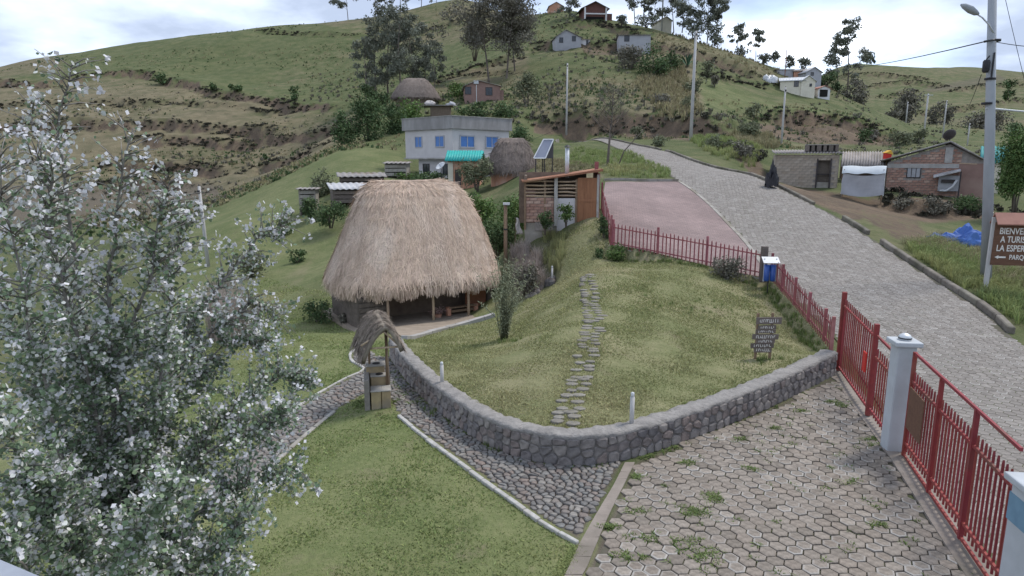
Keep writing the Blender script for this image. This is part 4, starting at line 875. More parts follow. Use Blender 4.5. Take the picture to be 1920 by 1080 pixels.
# ------------------------------------------------------------------ thatched hut
def stadium(n, hx, hy, p=3.2):
    o = []
    for k in range(n):
        t = 2 * math.pi * k / n; c, s = math.cos(t), math.sin(t)
        o.append((hx * math.copysign(abs(c) ** (2 / p), c), hy * math.copysign(abs(s) ** (2 / p), s)))
    return o
def thatch(parent, rings, n, nstr, ln, m_core, m_str, wdt, fringe=0, fl=.35, seed=1, p=3.2, lift=.02):
    """rings: list of (half x, half y, z) from the ridge to the eave"""
    rg = np.random.default_rng(seed); nr_ = len(rings); V = []
    for i, rg_ in enumerate(rings):
        hx, hy, z = rg_[:3]; cx = rg_[3] if len(rg_) > 3 else 0.0
        for k, (x, y) in enumerate([(x + cx, y) for x, y in stadium(n, hx, hy, p if i else 2.6)]):
            q = .03 * math.sin(k * .9 + i * 1.3) + .025 * math.sin(k * 2.1 + i) if i else .02 * math.sin(k)
            r_ = math.hypot(x, y) + 1e-6; V.append((x * (1 + q * .5 / r_), y * (1 + q * .5 / r_), z + q * .5))
    F = [(i * n + k, (i + 1) * n + k, (i + 1) * n + (k + 1) % n, i * n + (k + 1) % n) for i in range(nr_ - 1) for k in range(n)]
    mb = MB(); mb.add(V, F + [tuple(range(n))]); hx, hy, z = rings[-1][:3]
    inner = stadium(n, hx * .72, hy * .68, p); o_ = (nr_ - 1) * n
    mb.add([V[o_ + k] for k in range(n)] + [(x, y, z + .35) for x, y in inner], [(k, (k + 1) % n, n + (k + 1) % n, n + k) for k in range(n)] + [tuple(range(2 * n - 1, n - 1, -1))])
    core = mb.build('roof', m_core, parent, smooth=True)
    Vn = np.array(V).reshape(nr_, n, 3)
    # straw lying down the slope
    lens = np.array([np.linalg.norm(Vn[i + 1] - Vn[i], axis=1).mean() for i in range(nr_ - 1)]); per = np.array([(np.abs(Vn[i]).max(0)[:2].sum()) for i in range(nr_ - 1)]); wgt = lens * per; wgt /= wgt.sum()
    ri = rg.choice(nr_ - 1, nstr, p=wgt); a = rg.random(nstr); kk = rg.random(nstr) * n; k0 = kk.astype(int) % n; kf = kk - kk.astype(int); k1 = (k0 + 1) % n
    def pt(i, a, k0, k1, kf):
        A_ = Vn[i, k0] * (1 - kf[:, None]) + Vn[i, k1] * kf[:, None]; B_ = Vn[np.minimum(i + 1, nr_ - 1), k0] * (1 - kf[:, None]) + Vn[np.minimum(i + 1, nr_ - 1), k1] * kf[:, None]; return A_ * (1 - a[:, None]) + B_ * a[:, None], B_ - A_
    p0, dn = pt(ri, a, k0, k1, kf); dn /= np.linalg.norm(dn, axis=1)[:, None] + 1e-9
    tg = Vn[ri, k1] - Vn[ri, k0]; tg /= np.linalg.norm(tg, axis=1)[:, None] + 1e-9; nm = np.cross(tg, dn); c0 = p0 - np.array([0, 0, rings[-1][2]]); sg = np.sign((nm * c0).sum(1)); nm *= np.where(sg == 0, 1, sg)[:, None]
    ll = ln * rg.uniform(.5, 1.5, nstr); sw = rg.normal(0, .33, nstr) + rg.normal(0, .9, nstr) * (rg.random(nstr) < .12)
    dr = dn * np.cos(sw)[:, None] + tg * np.sin(sw)[:, None]
    ww = wdt * rg.uniform(.6, 1.5, nstr); sd = np.cross(dr, nm)
    s0 = p0 + nm * (lift * rg.uniform(.1, .6, nstr))[:, None]; s1 = s0 + dr * ll[:, None] + nm * (lift * rg.uniform(-.3, 1.5, nstr))[:, None]
    v = np.stack([s0 - sd * ww[:, None] / 2, s0 + sd * ww[:, None] / 2, s1 + sd * ww[:, None] * .3, s1 - sd * ww[:, None] * .3], 1).reshape(-1, 3); val = np.repeat(rg.random(nstr), 4)
    if fringe:
        k = rg.random(fringe) * n; k0 = k.astype(int) % n; kf = k - k.astype(int); k1 = (k0 + 1) % n
        e = Vn[-1, k0] * (1 - kf[:, None]) + Vn[-1, k1] * kf[:, None]; e = e * np.array([1, 1, 1.]) ; sc = rg.uniform(.93, 1.01, fringe)[:, None]; e[:, :2] *= sc
        up = np.array([0, 0, 1.]); t_ = Vn[-1, k1] - Vn[-1, k0]; t_ /= np.linalg.norm(t_, axis=1)[:, None] + 1e-9; ll = fl * rg.uniform(.3, 1.25, fringe) * (1 + .35 * np.sin(k * 2.7) * np.sin(k * 1.1))
        outw = np.cross(t_, up); outw *= np.sign((outw * e).sum(1))[:, None]; w2 = wdt * rg.uniform(.8, 2.0, fringe)[:, None]
        a0 = e + up * (.12 * rg.random(fringe))[:, None]; a1 = e - up * ll[:, None] + outw * rg.normal(.02, .05, fringe)[:, None] + t_ * rg.normal(0, .05, fringe)[:, None]
        v2 = np.stack([a0 - t_ * w2 / 2, a0 + t_ * w2 / 2, a1 + t_ * w2 * .3, a1 - t_ * w2 * .3], 1).reshape(-1, 3); v = np.vstack([v, v2]); val = np.r_[val, np.repeat(rg.random(fringe), 4)]
    f = np.arange(len(v)).reshape(-1, 4); o = link('straw', npmesh('straw', v, f, val, m=m_str), core); tag(o, kind='stuff'); return core
HA = R(30)
h_fl = P(648, 575, 23.6)                                   # front left eave corner
hc_ = (h_fl[0] + 3.15 * math.cos(HA) - 2.45 * math.sin(HA), h_fl[1] + 3.15 * math.sin(HA) + 2.45 * math.cos(HA))
HZ = -.98
hut = empty('thatched_hut', (hc_[0], hc_[1], HZ), HA, 'big round-shouldered straw thatched hut with open porch', 'hut')
EZ = 1.42
thatch(hut, [(.95, .10, 5.48, .36), (1.4, .30, 5.45, .40), (1.78, .55, 5.33, .45), (2.1, .84, 5.08, .5), (2.38, 1.13, 4.66, .55), (2.68, 1.44, 4.05, .58), (2.98, 1.76, 3.3, .58), (3.24, 2.04, 2.58, .55), (3.45, 2.28, 2.0, .5), (3.56, 2.42, 1.7, .48), (3.58, 2.46, 1.5, .48), (3.48, 2.38, EZ, .48)], 72, 30000, .34, M['thatch_core'], M['thatch'], .016, 10000, .32, 3, 2.8, .012)
MB().box((.35, .1, -.14), (6.3, 4.5, .3)).build('floor_slab', M['terrace'], hut)
# walls: rounded stone end on the left, mud wall at the back of the porch
mb = MB()
pts_ = [(-2.4, -1.75), (-2.5, -1.2), (-2.5, 1.5), (-2.1, 1.95), (3.2, 2.05), (3.4, 1.7), (3.4, -1.3)]
for (ax, ay), (bx_, by) in zip(pts_[:-1], pts_[1:]): mb.beam((ax, ay, .7), (bx_, by, .7), .22, 1.65)
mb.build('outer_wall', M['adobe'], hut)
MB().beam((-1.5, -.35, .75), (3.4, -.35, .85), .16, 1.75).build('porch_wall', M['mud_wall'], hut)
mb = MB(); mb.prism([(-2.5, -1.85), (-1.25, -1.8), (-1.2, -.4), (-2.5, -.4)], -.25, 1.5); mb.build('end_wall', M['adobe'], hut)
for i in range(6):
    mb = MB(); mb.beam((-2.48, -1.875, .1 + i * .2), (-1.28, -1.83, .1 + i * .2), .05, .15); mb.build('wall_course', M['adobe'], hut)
for x in (-1.42, .45, 2.0):
    MB().tube([(x, -2.05, -.2), (x + .01, -2.04, .6), (x, -2.0, 1.75)], [.06, .055, .055], 8).build('porch_post', M['wood_pale'], hut, smooth=True)
MB().box((2.75, -1.2, .72), (.95, .05, 1.6)).build('door', M['door_orange'], hut)
MB().beam((-1.4, -.46, .95), (1.9, -.46, .95), .05, .07).build('wall_rail', M['wood'], hut)
b = empty('porch_bench', (0, 0, 0)); b.parent = hut; 
bpy.data.objects.remove(b)
def on_hut(x, y, z=.02):
    c, s = math.cos(HA), math.sin(HA); return (hc_[0] + x * c - y * s, hc_[1] + x * s + y * c, HZ + z)
bn = empty('porch_bench', on_hut(1.95, -1.55), HA, 'low wooden bench on two brick ends in the hut porch', 'bench')
for s in (-1, 1): bevel(MB().box((s * .62, 0, .18), (.16, .2, .36)).build('bench_end', M['salmon'], bn), .01, 1)
MB().box((0, 0, .33), (1.3, .24, .05)).build('seat', M['wood'], bn)
MB().box((0, 0, .16), (1.2, .05, .1)).build('brace', M['wood'], bn)
fl = empty('potted_flowers', on_hut(.85, -1.6), HA, 'pot of reddish dry flowers on the hut porch floor', 'flowers')
MB().tube([(0, 0, 0), (0, 0, .12)], [.12, .16], 10).build('pot', M['salmon'], fl)
v = []; val = []
for i in range(160):
    c = Vector((rn.gauss(0, .2), rn.gauss(0, .08), .15 + abs(rn.gauss(.1, .1)))); a = Vector((rn.uniform(-1, 1), rn.uniform(-1, 1), rn.uniform(-1, 1))).normalized(); q = a.cross(Vector((0, 0, 1))).normalized(); s = .03
    v += [c - a * s, c + q * s, c + a * s, c - q * s]; val += [rn.random()] * 4
link('blooms', npmesh('blooms', v, np.arange(len(v)).reshape(-1, 4), val, m=M['flower']), fl)
# porch terrace
te = W([(758, 636), (800, 628), (860, 612), (925, 593)])
mb = MB(); tb_ = [on_hut(-1.55, -1.7)[:2], on_hut(0, -1.7)[:2], on_hut(1.5, -1.7)[:2], on_hut(2.9, -1.7)[:2]]
A_ = resample(te, 24); B_ = resample(tb_, 24); zt = HZ + .0
mb.grid(lambda a, b: tuple((A_[int(round(a * 23))] * (1 - b) + B_[int(round(a * 23))] * b)) + (hz(*A_[int(round(a * 23))]) * (1 - b) + b * (HZ - .04) + .05,), 23, 8)
tag(mb.build('porch_terrace', M['terrace']), kind='structure')
edging('terrace_edging', [(758, 637), (800, 629), (860, 613), (928, 593)], .22, .14, M['concrete'], .5)

# ------------------------------------------------------------------ wishing well
wl_p = G(712, 765); WR = R(12)
well = empty('wishing_well', (wl_p[0], wl_p[1] + .1, wl_p[2]), WR, 'small thatched garden well of yellowish blocks beside the cobbled path', 'well')
mat('well_block', (.33, .26, .15), (.25, .195, .115), 5, c3=(.22, .195, .16), bump=.4, rand=.12)
mat('well_side', (.24, .22, .195), (.17, .155, .135), 5, bump=.4)
def hollow_block(x, y, z, sx, sy, sz, m, nm):
    o = MB().box((x, y, z + sz / 2), (sx, sy, sz)).build(nm, m, well); bevel(o, .015, 2); return o
hollow_block(-.08, .62, -.1, .42, .34, .92, M['well_block'], 'back_block')
hollow_block(-.02, .33, -.1, .36, .22, .74, M['well_block'], 'middle_block')
hollow_block(-.09, -.02, -.1, .22, .36, .52, M['well_block'], 'front_block')
hollow_block(.135, -.02, -.1, .2, .36, .52, M['well_block'], 'front_block')
hollow_block(-.29, .3, -.1, .12, .98, .80, M['well_side'], 'side_slab')
for x, y, z, sx, sy in ((-.08, .62, .82, .46, .38), (-.02, .33, .64, .38, .25), (-.09, -.02, .42, .25, .39), (.135, -.02, .42, .22, .39)):
    bevel(MB().box((x, y, z + .016), (sx, sy, .034)).build('coping', M['concrete_old'], well), .01, 1)
for x, y, z in ((-.06, .6, .854), (0, .33, .674)): MB().tube([(x, y, z - .02), (x, y, z + .006)], [.09, .09], 12).build('hole_shade', M['dark'], well)  # solid near-black discs paint the shade down the block holes
for x, y in ((-.22, .62), (.17, .18)):
    MB().tube([(x, y, .4), (x + .01, y, 1.3), (x, y, 1.9)], [.03, .028, .026], 7).build('post', M['wood'], well, smooth=True)
MB().tube([(.22, .16, .4), (.20, .17, 1.2), (.2, .2, 1.72)], [.02, .02, .018], 6).build('post', M['wood_pale'], well, smooth=True)
MB().tube([(-.32, -.12, 1.42), (.52, -.14, 1.44)], [.022, .024], 7).build('cross_beam', M['wood_pale'], well, smooth=True)
MB().tube([(-.38, -.12, 1.5), (.13, -.12, 1.80)], [.022, .022], 7).build('rafter', M['wood_pale'], well, smooth=True)
MB().tube([(.50, -.12, 1.42), (.13, -.12, 1.80)], [.022, .022], 7).build('rafter', M['wood_pale'], well, smooth=True)
# little saddle roof: ridge runs away from the viewer
def wroof(a, b):
    y = -.2 + 1.1 * a; t = b * 2 - 1; hx = .62 * abs(t) ** .92
    xx = .16 - .22 * a + (-hx * .9 if t < 0 else hx * .66); zz = 1.92 + .18 * math.sin(a * 2.2) - .60 * abs(t) ** 1.7 * (1.35 if t < 0 else .9) + .02 * math.sin(a * 19 + b * 11)
    return (xx, y, zz)
mb = MB(); mb.grid(wroof, 16, 16); ro = mb.build('roof', M['thatch_grey'], well, smooth=True); so_ = ro.modifiers.new('thick', 'SOLIDIFY'); so_.thickness = .1; so_.offset = -1
v = []; val = []
for i in range(3600):
    a, b = rn.random(), rn.random(); 
    if rn.random() < .25: b = rn.choice([rn.uniform(0, .06), rn.uniform(.94, 1)])
    p = Vector(wroof(a, b)); q = Vector(wroof(a, min(max(b + (.05 if b > .5 else -.05), 0), 1))); d = (q - p)
    if d.length < 1e-3: d = Vector((0, 0, -1))
    d.normalize(); d += Vector((rn.gauss(0, .15), rn.gauss(0, .25), rn.gauss(-.1, .12))); d.normalize(); L = rn.uniform(.1, .26); s = d.cross(Vector((0, 0, 1)) if abs(d.z) < .9 else Vector((1, 0, 0))).normalized() * .006
    nrm = Vector((0, 0, 1)) * rn.uniform(.004, .03); v += [p + nrm - s, p + nrm + s, p + nrm + d * L + s * .4, p + nrm + d * L - s * .4]; val += [rn.random()] * 4
tag(link('straw', npmesh('straw', v, np.arange(len(v)).reshape(-1, 4), val, m=M['thatch_grey']), ro), kind='stuff')

# ------------------------------------------------------------------ small garden things
def garden_light(label, u, v, hpx, m=None):
    p = G(u, v); h = hpx * mpp(u, v, p[1]); r = empty('garden_light', p, 0, label, 'garden light', 'low garden lights on the lawn')
    MB().tube([(0, 0, -.1), (0, 0, h * .86)], [.042, .042], 12).build('tube', M['pole_concrete'], r, smooth=True)
    MB().tube([(0, 0, h * .86), (0, 0, h * .9), (0, 0, h * .98), (0, 0, h)], [.03, .034, .034, .012], 12).build('head', M['white_sheet'], r, smooth=True)
    return r
garden_light('short grey garden light on the left part of the stone wall', 829, 722, 44)
garden_light('short grey garden light on the lawn where the wall bends', 1184, 800, 66)
garden_light('short white garden light at the shrub bed left of the stepping stones', 1035, 530, 32)
# direction board
p = G(1430, 674); s_ = mpp(1430, 630, p[1])
db = empty('direction_sign', p, R(4), 'wooden direction sign of stacked grey boards with white lettering on lawn', 'sign')
for x in (-15, 13): MB().box((x * s_, 0, 45 * s_ - .1), (.05, .05, 90 * s_ + .2)).build('post', M['wood'], db)
brd = [(9, 76, 48, 13, .0), (6, 63.5, 34, 8, .01), (4, 55.5, 38, 7, .0), (4, 45.5, 50, 10, .01), (5, 37, 36, 8, .0), (-1, 28.5, 44, 9, .01), (1, 20, 34, 10, .0)]
for i, (x, z, wd, ht, o) in enumerate(brd):
    bb = MB().box((0, 0, 0), (wd * s_, .03, ht * s_)).build('board', M['wood_grey'], db); bb.location = ((x - 4) * s_, -.045 - o, z * s_); bb.rotation_euler = (0, R(rn.uniform(-1.5, 1.5)), 0)
    mk_ = MB(); xx = -wd * .36
    while xx < wd * .36:
        hh_ = ht * rn.uniform(.35, .55); k = rn.choice((0, 1, 2))
        mk_.box((xx * s_, -.018, rn.uniform(-.3, .3) * s_), (.9 * s_, .004, hh_ * s_))
        if k: mk_.box(((xx + 1.4) * s_, -.018, hh_ * .45 * (1 if k == 1 else -1) * s_), (2.2 * s_, .004, 1.0 * s_))
        xx += rn.uniform(3.0, 4.6)
    mk_.build('lettering', M['white_marks'], bb)
# litter bin
p = P(1440, 543, 22.3); p = (p[0], p[1], hz(p[0], p[1])); s_ = mpp(1440, 500, p[1])
bn = empty('litter_bin', p, R(-5), 'pair of blue litter bins under a white roof sheet at fence corner', 'litter bin')
MB().tube([(-.02, 0, -.1), (-.02, 0, 36 * s_)], [.02, .02], 8).build('stand', M['black_metal'], bn)
for x in (-5, 6):
    MB().tube([(x * s_, -.02, 25 * s_), (x * s_, -.02, 28 * s_), (x * s_, -.02, 56 * s_)], [.07, .092, .1], 14).build('bin', M['blue_bin'], bn, smooth=True)
for x in (-10, 12): MB().box((x * s_, 0, 46 * s_), (.03, .03, 44 * s_)).build('frame_bar', M['white_sheet'], bn)
tl = Matrix.Rotation(R(28), 3, 'X'); MB().box((1 * s_, -.02, 65 * s_), (30 * s_, .36, .02), tilt=tl).build('roof_sheet', M['white_sheet'], bn)
cp = P(1430, 522, 22.9); cp = (cp[0], cp[1], cp[2]); o = MB().box((0, 0, .5), (.2, .2, 1.25)).build('fence_corner_post', M['wood_grey']); o.location = cp
tag(o, 'thick brown corner post of the pink fence behind the blue bins', 'post'); bevel(o, .015, 1)
# welcome sign
p = P(1858, 540, 23.2); p = (p[0], p[1], hz(p[0], p[1])); s_ = mpp(1870, 450, p[1])
ws = empty('welcome_sign', p, R(-14), 'brown wooden welcome sign with white capitals under a red-brown ridge roof', 'sign')
for x in (-9, 100): MB().box((x * s_, .02, 72 * s_ - .1), (.14, .1, 144 * s_ + .2)).build('post', M['pole_concrete'], ws)
sb = MB().box((44 * s_, -.06, 95 * s_), (104 * s_, .05, 80 * s_)).build('board', M['sign_brown'], ws)
for (txt, cx, cz, hgt, wd) in (('BIENVENIDOS', 37, 118.5, 15, 74), ('A TURISMO', 32, 103, 15, 58), ('LA ESPERANZA', 37, 86.5, 15, 78), ('PARQUEO', 42, 70, 14, 42)):
    me = text_mesh(txt, 1.0, .02); bx = [v_.co.x for v_ in me.vertices]; by = [v_.co.y for v_ in me.vertices]; w0 = max(bx) - min(bx); h0 = max(by) - min(by)
    o = link('lettering', me, sb, M['white_marks']); o.location = (cx * s_ - 0, -.088, cz * s_); o.rotation_euler = (R(90), 0, 0); o.scale = (wd * s_ / w0, (hgt - 3) * s_ / h0, .2)
ar = MB(); ar.prism([(0, 70), (6, 73.5), (6, 71.5), (18, 71.5), (18, 68.5), (6, 68.5), (6, 66.5)], -.092, -.088, 'y'); ar.v = [((x - 3) * s_, y, z * s_) for x, y, z in ar.v]; ar.build('arrow', M['white_marks'], sb)
mb = MB(); 
mb.prism([(-.32, 133 * s_), (0, 153 * s_), (.32, 133 * s_), (.32, 131 * s_), (0, 150 * s_), (-.32, 131 * s_)], -10 * s_, 100 * s_, 'x'); mb.build('ridge_roof', M['sign_roof'], ws)
# edge of the roof under the camera
rf = MB(); rf.beam(P(-40, 1062, 2.1), P(140, 1140, 1.95), .06, .06); o = rf.build('roof_gutter', M['gutter'], smooth=False); tag(o, 'grey metal roof gutter poking into the lower left corner', 'gutter')
# ------------------------------------------------------------------ buildings
def quad_wave(mb, o, du, dv, waves, amp, nv=1, per=6):
    """corrugated sheet from corner o, waves along du, straight along dv"""
    o, du, dv = Vector(o), Vector(du), Vector(dv); nm = du.cross(dv).normalized()
    if nm.z < 0: nm = -nm
    n = waves * per
    mb.grid(lambda a, b: tuple(o + du * a + dv * b + nm * (amp * math.sin(a * waves * 2 * math.pi))), n, nv)
def sheet_roof(parent, o, du, dv, waves, amp, m, name='roof', th=.02):
    mb = MB(); quad_wave(mb, o, du, dv, waves, amp); ob = mb.build(name, m, parent, smooth=True, fix=False); s = ob.modifiers.new('t', 'SOLIDIFY'); s.thickness = th; s.offset = 0; return ob
def window(parent, o, ux, w_, h_, pane, frame, nrm=(0, -1, 0), bars=1, name='window'):
    """o: centre; ux: unit vector along the wall; nrm: outward"""
    o, ux, nrm = Vector(o), Vector(ux), Vector(nrm); uz = Vector((0, 0, 1)); t = max(.05, w_ * .07); mb = MB(); d = .06
    for s in (-1, 1):
        mb.beam(o + ux * (s * (w_ / 2)) - uz * (h_ / 2 + t / 2) + nrm * .02, o + ux * (s * (w_ / 2)) + uz * (h_ / 2 + t / 2) + nrm * .02, t, d, up=nrm)
        mb.beam(o - ux * (w_ / 2) + uz * (s * h_ / 2) + nrm * .02, o + ux * (w_ / 2) + uz * (s * h_ / 2) + nrm * .02, t, d, up=nrm)
    for k in range(bars):
        x = (k + 1) / (bars + 1) - .5; mb.beam(o + ux * (x * w_) - uz * (h_ / 2) + nrm * .015, o + ux * (x * w_) + uz * (h_ / 2) + nrm * .015, t * .6, d * .7, up=nrm)
    f = mb.build(name, frame, parent); p = MB(); a, b = ux * (w_ / 2), uz * (h_ / 2)
    p.add([o - a - b + nrm * .012, o + a - b + nrm * .012, o + a + b + nrm * .012, o - a + b + nrm * .012], [(0, 1, 2, 3)]); p.build('pane', pane, f); return f
def gable(name, label, base, rz, W_, D_, hw, rise, mw, mr, wins=(), door=None, over=.3, ridge='y', group=None, frame='frame_dark', pane='glass_dark', waves=18, split=.5):
    """front face at y=0 facing -y. ridge 'y': gable end faces the viewer"""
    r = empty(name, base, rz, label, 'house', group); sk = 2.2
    mb = MB(); xr = -W_ / 2 + W_ * split
    if ridge == 'y': mb.prism([(-W_ / 2, -sk), (W_ / 2, -sk), (W_ / 2, hw), (xr, hw + rise), (-W_ / 2, hw)], 0, D_, 'y')
    else: mb.prism([(0, -sk), (D_, -sk), (D_, hw), (D_ * split, hw + rise), (0, hw)], -W_ / 2, W_ / 2, 'x')
    mb.build('wall', mw, r)
    if ridge == 'y':
        for s, xe in ((-1, -W_ / 2), (1, W_ / 2)):
            sl = rise / abs(xe - xr); ex = xe + s * over; ez = hw - sl * over
            sheet_roof(r, (xr, -over, hw + rise + .06), (0, D_ + 2 * over, 0), (ex - xr, 0, ez - hw - rise), waves, .03, mr, 'roof_slope', .05)
    else:
        for s, ye in ((-1, 0.0), (1, D_)):
            sl = rise / max(abs(ye - D_ * split), .05); ey = ye + s * over; ez = hw - sl * over
            if abs(ye - D_ * split) > .1: sheet_roof(r, (-W_ / 2 - over, D_ * split, hw + rise + .06), (W_ + 2 * over, 0, 0), (0, ey - D_ * split, ez - hw - rise), waves, .03, mr, 'roof_slope', .05)
    for (x, z, w_, h_) in wins: window(r, (x, 0, z), (1, 0, 0), w_, h_, M[pane], M[frame])
    if door: x, w_, h_, dm = door; MB().box((x, -.02, h_ / 2), (w_, .06, h_)).build('door', M[dm], r)
    return r
def hs(u, v, Y=None):
    p = P(u, v, Y) if Y else G(u, v); return (p[0], p[1], hz(p[0], p[1]) if not Y else p[2])
# two-storey house, corner towards the viewer
C0 = P(850, 340, 62); S = 7.2; s45 = R(45)
gh = empty('block_house', (C0[0], C0[1], C0[2]), 0, 'pale two-storey house with flat grey parapet and blue windows', 'house')
dl = Vector((-math.cos(s45), math.sin(s45), 0)); dr = Vector((math.cos(s45), math.sin(s45), 0))
def quadp(a0, a1, b0, b1): return [tuple((dl * a + dr * b)[:2]) for a, b in ((a0, b0), (a0, b1), (a1, b1), (a1, b0))]
MB().prism(quadp(.5, S - 1.4, .5, S - .5), -1.5, 2.05).build('ground_floor', M['render_white'], gh)
MB().prism(quadp(0, S, 0, S), 2.05, 4.72).build('upper_floor', M['render_white'], gh)
MB().prism(quadp(-.12, S + .12, -.12, S + .12), 2.0, 2.14).build('floor_band', M['concrete'], gh)
MB().prism(quadp(-.22, S + .22, -.22, S + .22), 4.72, 5.82).build('parapet', M['parapet'], gh)
MB().prism(quadp(-.27, S + .27, -.27, S + .27), 5.82, 5.88).build('parapet_cap', M['concrete'], gh)
for a, w_ in ((2.0, 1.25), (5.5, 1.05)): window(gh, dl * (a * .92) + Vector((0, 0, 3.62)) + Vector((-.707, -.707, 0)) * .01, dl, w_, .98, M['blue_window'], M['render_grey'], (-.707, -.707, 0), 1)
for a, w_ in ((1.9, 1.75), (5.3, 1.6)): window(gh, dr * (a * .92) + Vector((0, 0, 3.6)) + Vector((.707, -.707, 0)) * .01, dr, w_, 1.05, M['blue_window'], M['render_grey'], (.707, -.707, 0), 1)
for a in (1.6, 4.6): window(gh, dl * a + dr * .5 + Vector((0, 0, 1.05)) + Vector((-.707, -.707, 0)) * .01, dl, .95, 1.0, M['glass_dark'], M['frame_dark'], (-.707, -.707, 0), 1)
# small hut with teal tiled roof
b = P(870, 352, 57); th = empty('teal_roof_hut', b, R(-4), 'small salmon walled hut with bright teal tiled roof', 'hut')
MB().box((0, 1.2, 1.05), (2.7, 2.3, 2.5)).build('wall', M['salmon'], th)
MB().box((-1.12, .02, .9), (.42, .08, 2.4)).build('corner_pier', M['cream'], th)
MB().box((-.5, .03, .7), (.5, .06, 1.6)).build('door', M['frame_dark'], th)
sheet_roof(th, (-1.55, 1.2, 3.08), (3.1, 0, 0), (0, -1.6, -.85), 14, .045, M['teal_tile'], 'roof_slope', .05); sheet_roof(th, (-1.55, 1.2, 3.08), (3.1, 0, 0), (0, 1.6, -.85), 14, .045, M['teal_tile'], 'roof_slope', .05)
# old dark thatch hut behind the toilet
def small_thatch(label, b, rz, hx, hy, zt, ze, ridge, m, n=3500, wall=None, seed=5):
    r = empty('thatched_hut', b, rz, label, 'hut')
    thatch(r, [(ridge, .12, zt), (ridge + (hx - ridge) * .22, hy * .35, zt - (zt - ze) * .12), (ridge + (hx - ridge) * .55, hy * .66, zt - (zt - ze) * .42), (hx * .9, hy * .9, zt - (zt - ze) * .78), (hx, hy, ze)], 40, n, .5, m, m, .03, n // 5, .3, seed, 2.6)
    MB().prism(stadium(24, hx * .78, hy * .76, 3), -1.0, ze + .3).build('wall', wall or M['mud_wall'], r); return r
small_thatch('dark weathered thatched hut right of the teal roofed hut', P(960, 338, 54), R(6), 2.15, 2.0, 3.3, .75, .9, M['thatch_far'], wall=M['salmon'])
small_thatch('grey thatched hut high on the slope among shrubs', P(780, 196, 112), R(4), 4.1, 3.4, 4.1, .9, 1.4, M['thatch_far'], 3000, seed=9)
# dish by the pale house
b = P(828, 350, 55); sd_ = empty('satellite_dish', b, 0, 'white satellite dish on a post before the pale house', 'satellite dish')
MB().tube([(0, 0, -.5), (0, 0, 1.45)], [.03, .03], 8).build('post', M['black_metal'], sd_)
def dish(parent, c, rad, nrm, m, name='dish'):
    nrm = Vector(nrm).normalized(); a = nrm.cross(Vector((0, 0, 1))).normalized(); b_ = nrm.cross(a); c = Vector(c); mb = MB(); vs = []; n = 16
    for i in range(4):
        for k in range(n): t = 2 * math.pi * k / n; rr = rad * (i + .3) / 3.3; vs.append(c + a * rr * math.cos(t) + b_ * rr * math.sin(t) + nrm * (rr * rr / rad * .35))
    mb.add(vs, [(i * n + k, i * n + (k + 1) % n, (i + 1) * n + (k + 1) % n, (i + 1) * n + k) for i in range(3) for k in range(n)] + [tuple(range(n))]); o = mb.build(name, m, parent, smooth=True); s = o.modifiers.new('t', 'SOLIDIFY'); s.thickness = .02; return o
dish(sd_, (0, -.1, 1.6), .42, (-.5, -.5, .75), M['white_sheet'])
MB().tube([(0, -.1, 1.6), (-.22, -.36, 1.9)], [.012, .012], 6).build('feed_arm', M['black_metal'], sd_)
# tumbledown sheds behind the big hut
def shed(name, label, b, rz, W_, D_, h0, h1, mw, mr, waves=10, open_front=True, over=.25):
    r = empty(name, b, rz, label, 'shed')
    for x in (-W_ / 2 + .06, W_ / 2 - .06):
        for y, h in ((.06, h0), (D_ - .06, h1)): MB().beam((x, y, -.8), (x, y, h), .1, .1).build('post', M['wood_grey'], r)
    if open_front:
        n = max(3, int(h0 / .28))
        for i in range(n): MB().beam((-W_ / 2, 0, h0 * (i + .4) / n), (W_ / 2, 0, h0 * (i + .4) / n + rn.uniform(-.04, .04)), .04, h0 / n * .8).build('board', mw, r)
    MB().box((0, D_ - .05, h1 / 2 - .2), (W_, .06, h1 + .3)).build('back_wall', mw, r)
    for s in (-1, 1): MB().prism([(0, -.6), (D_, -.6), (D_, h1), (0, h0)], s * W_ / 2 - .03, s * W_ / 2 + .03, 'x').build('side_wall', mw, r)
    sheet_roof(r, (-W_ / 2 - over, -over, h0 + .05), (W_ + 2 * over, 0, 0), (0, D_ + 2 * over, h1 - h0), waves, .035, mr, 'roof', .03); return r
shed('plank_shed', 'low dark plank shed with bright tin roof, nearest behind the big hut', P(658, 380, 50), R(22), 2.5, 1.6, .95, 1.35, M['wood_grey'], M['tin_bright'], 7)
shed('plank_shed', 'flat tin roofed shed standing above the dark plank shed', P(680, 354, 54), R(16), 3.4, 1.8, .9, 1.2, M['wood_grey'], M['tin'], 8)
shed('pen_shed', 'small grey open shed left of the pale two-storey house', P(742, 330, 60), R(-4), 1.9, 1.5, 1.05, 1.2, M['concrete_old'], M['tin'], 6)
shed('pen_shed', 'tiny flat roofed shed at the left end of the sheds', P(577, 388, 51), R(4), 1.2, 1.2, 1.3, 1.35, M['concrete_old'], M['tin'], 5)
# toilet hut
tp = P(1060, 418, 30); s_ = mpp(1060, 380, 30)
tz = hz(tp[0], tp[1]); tz = tp[2]
to = empty('toilet_hut', tp, 0, 'lean-to toilet hut with plank door, pole slats and rust-red roof edge', 'hut')
X = lambda u: (u - 1060) * s_
Z = lambda v: (418 - v) * s_
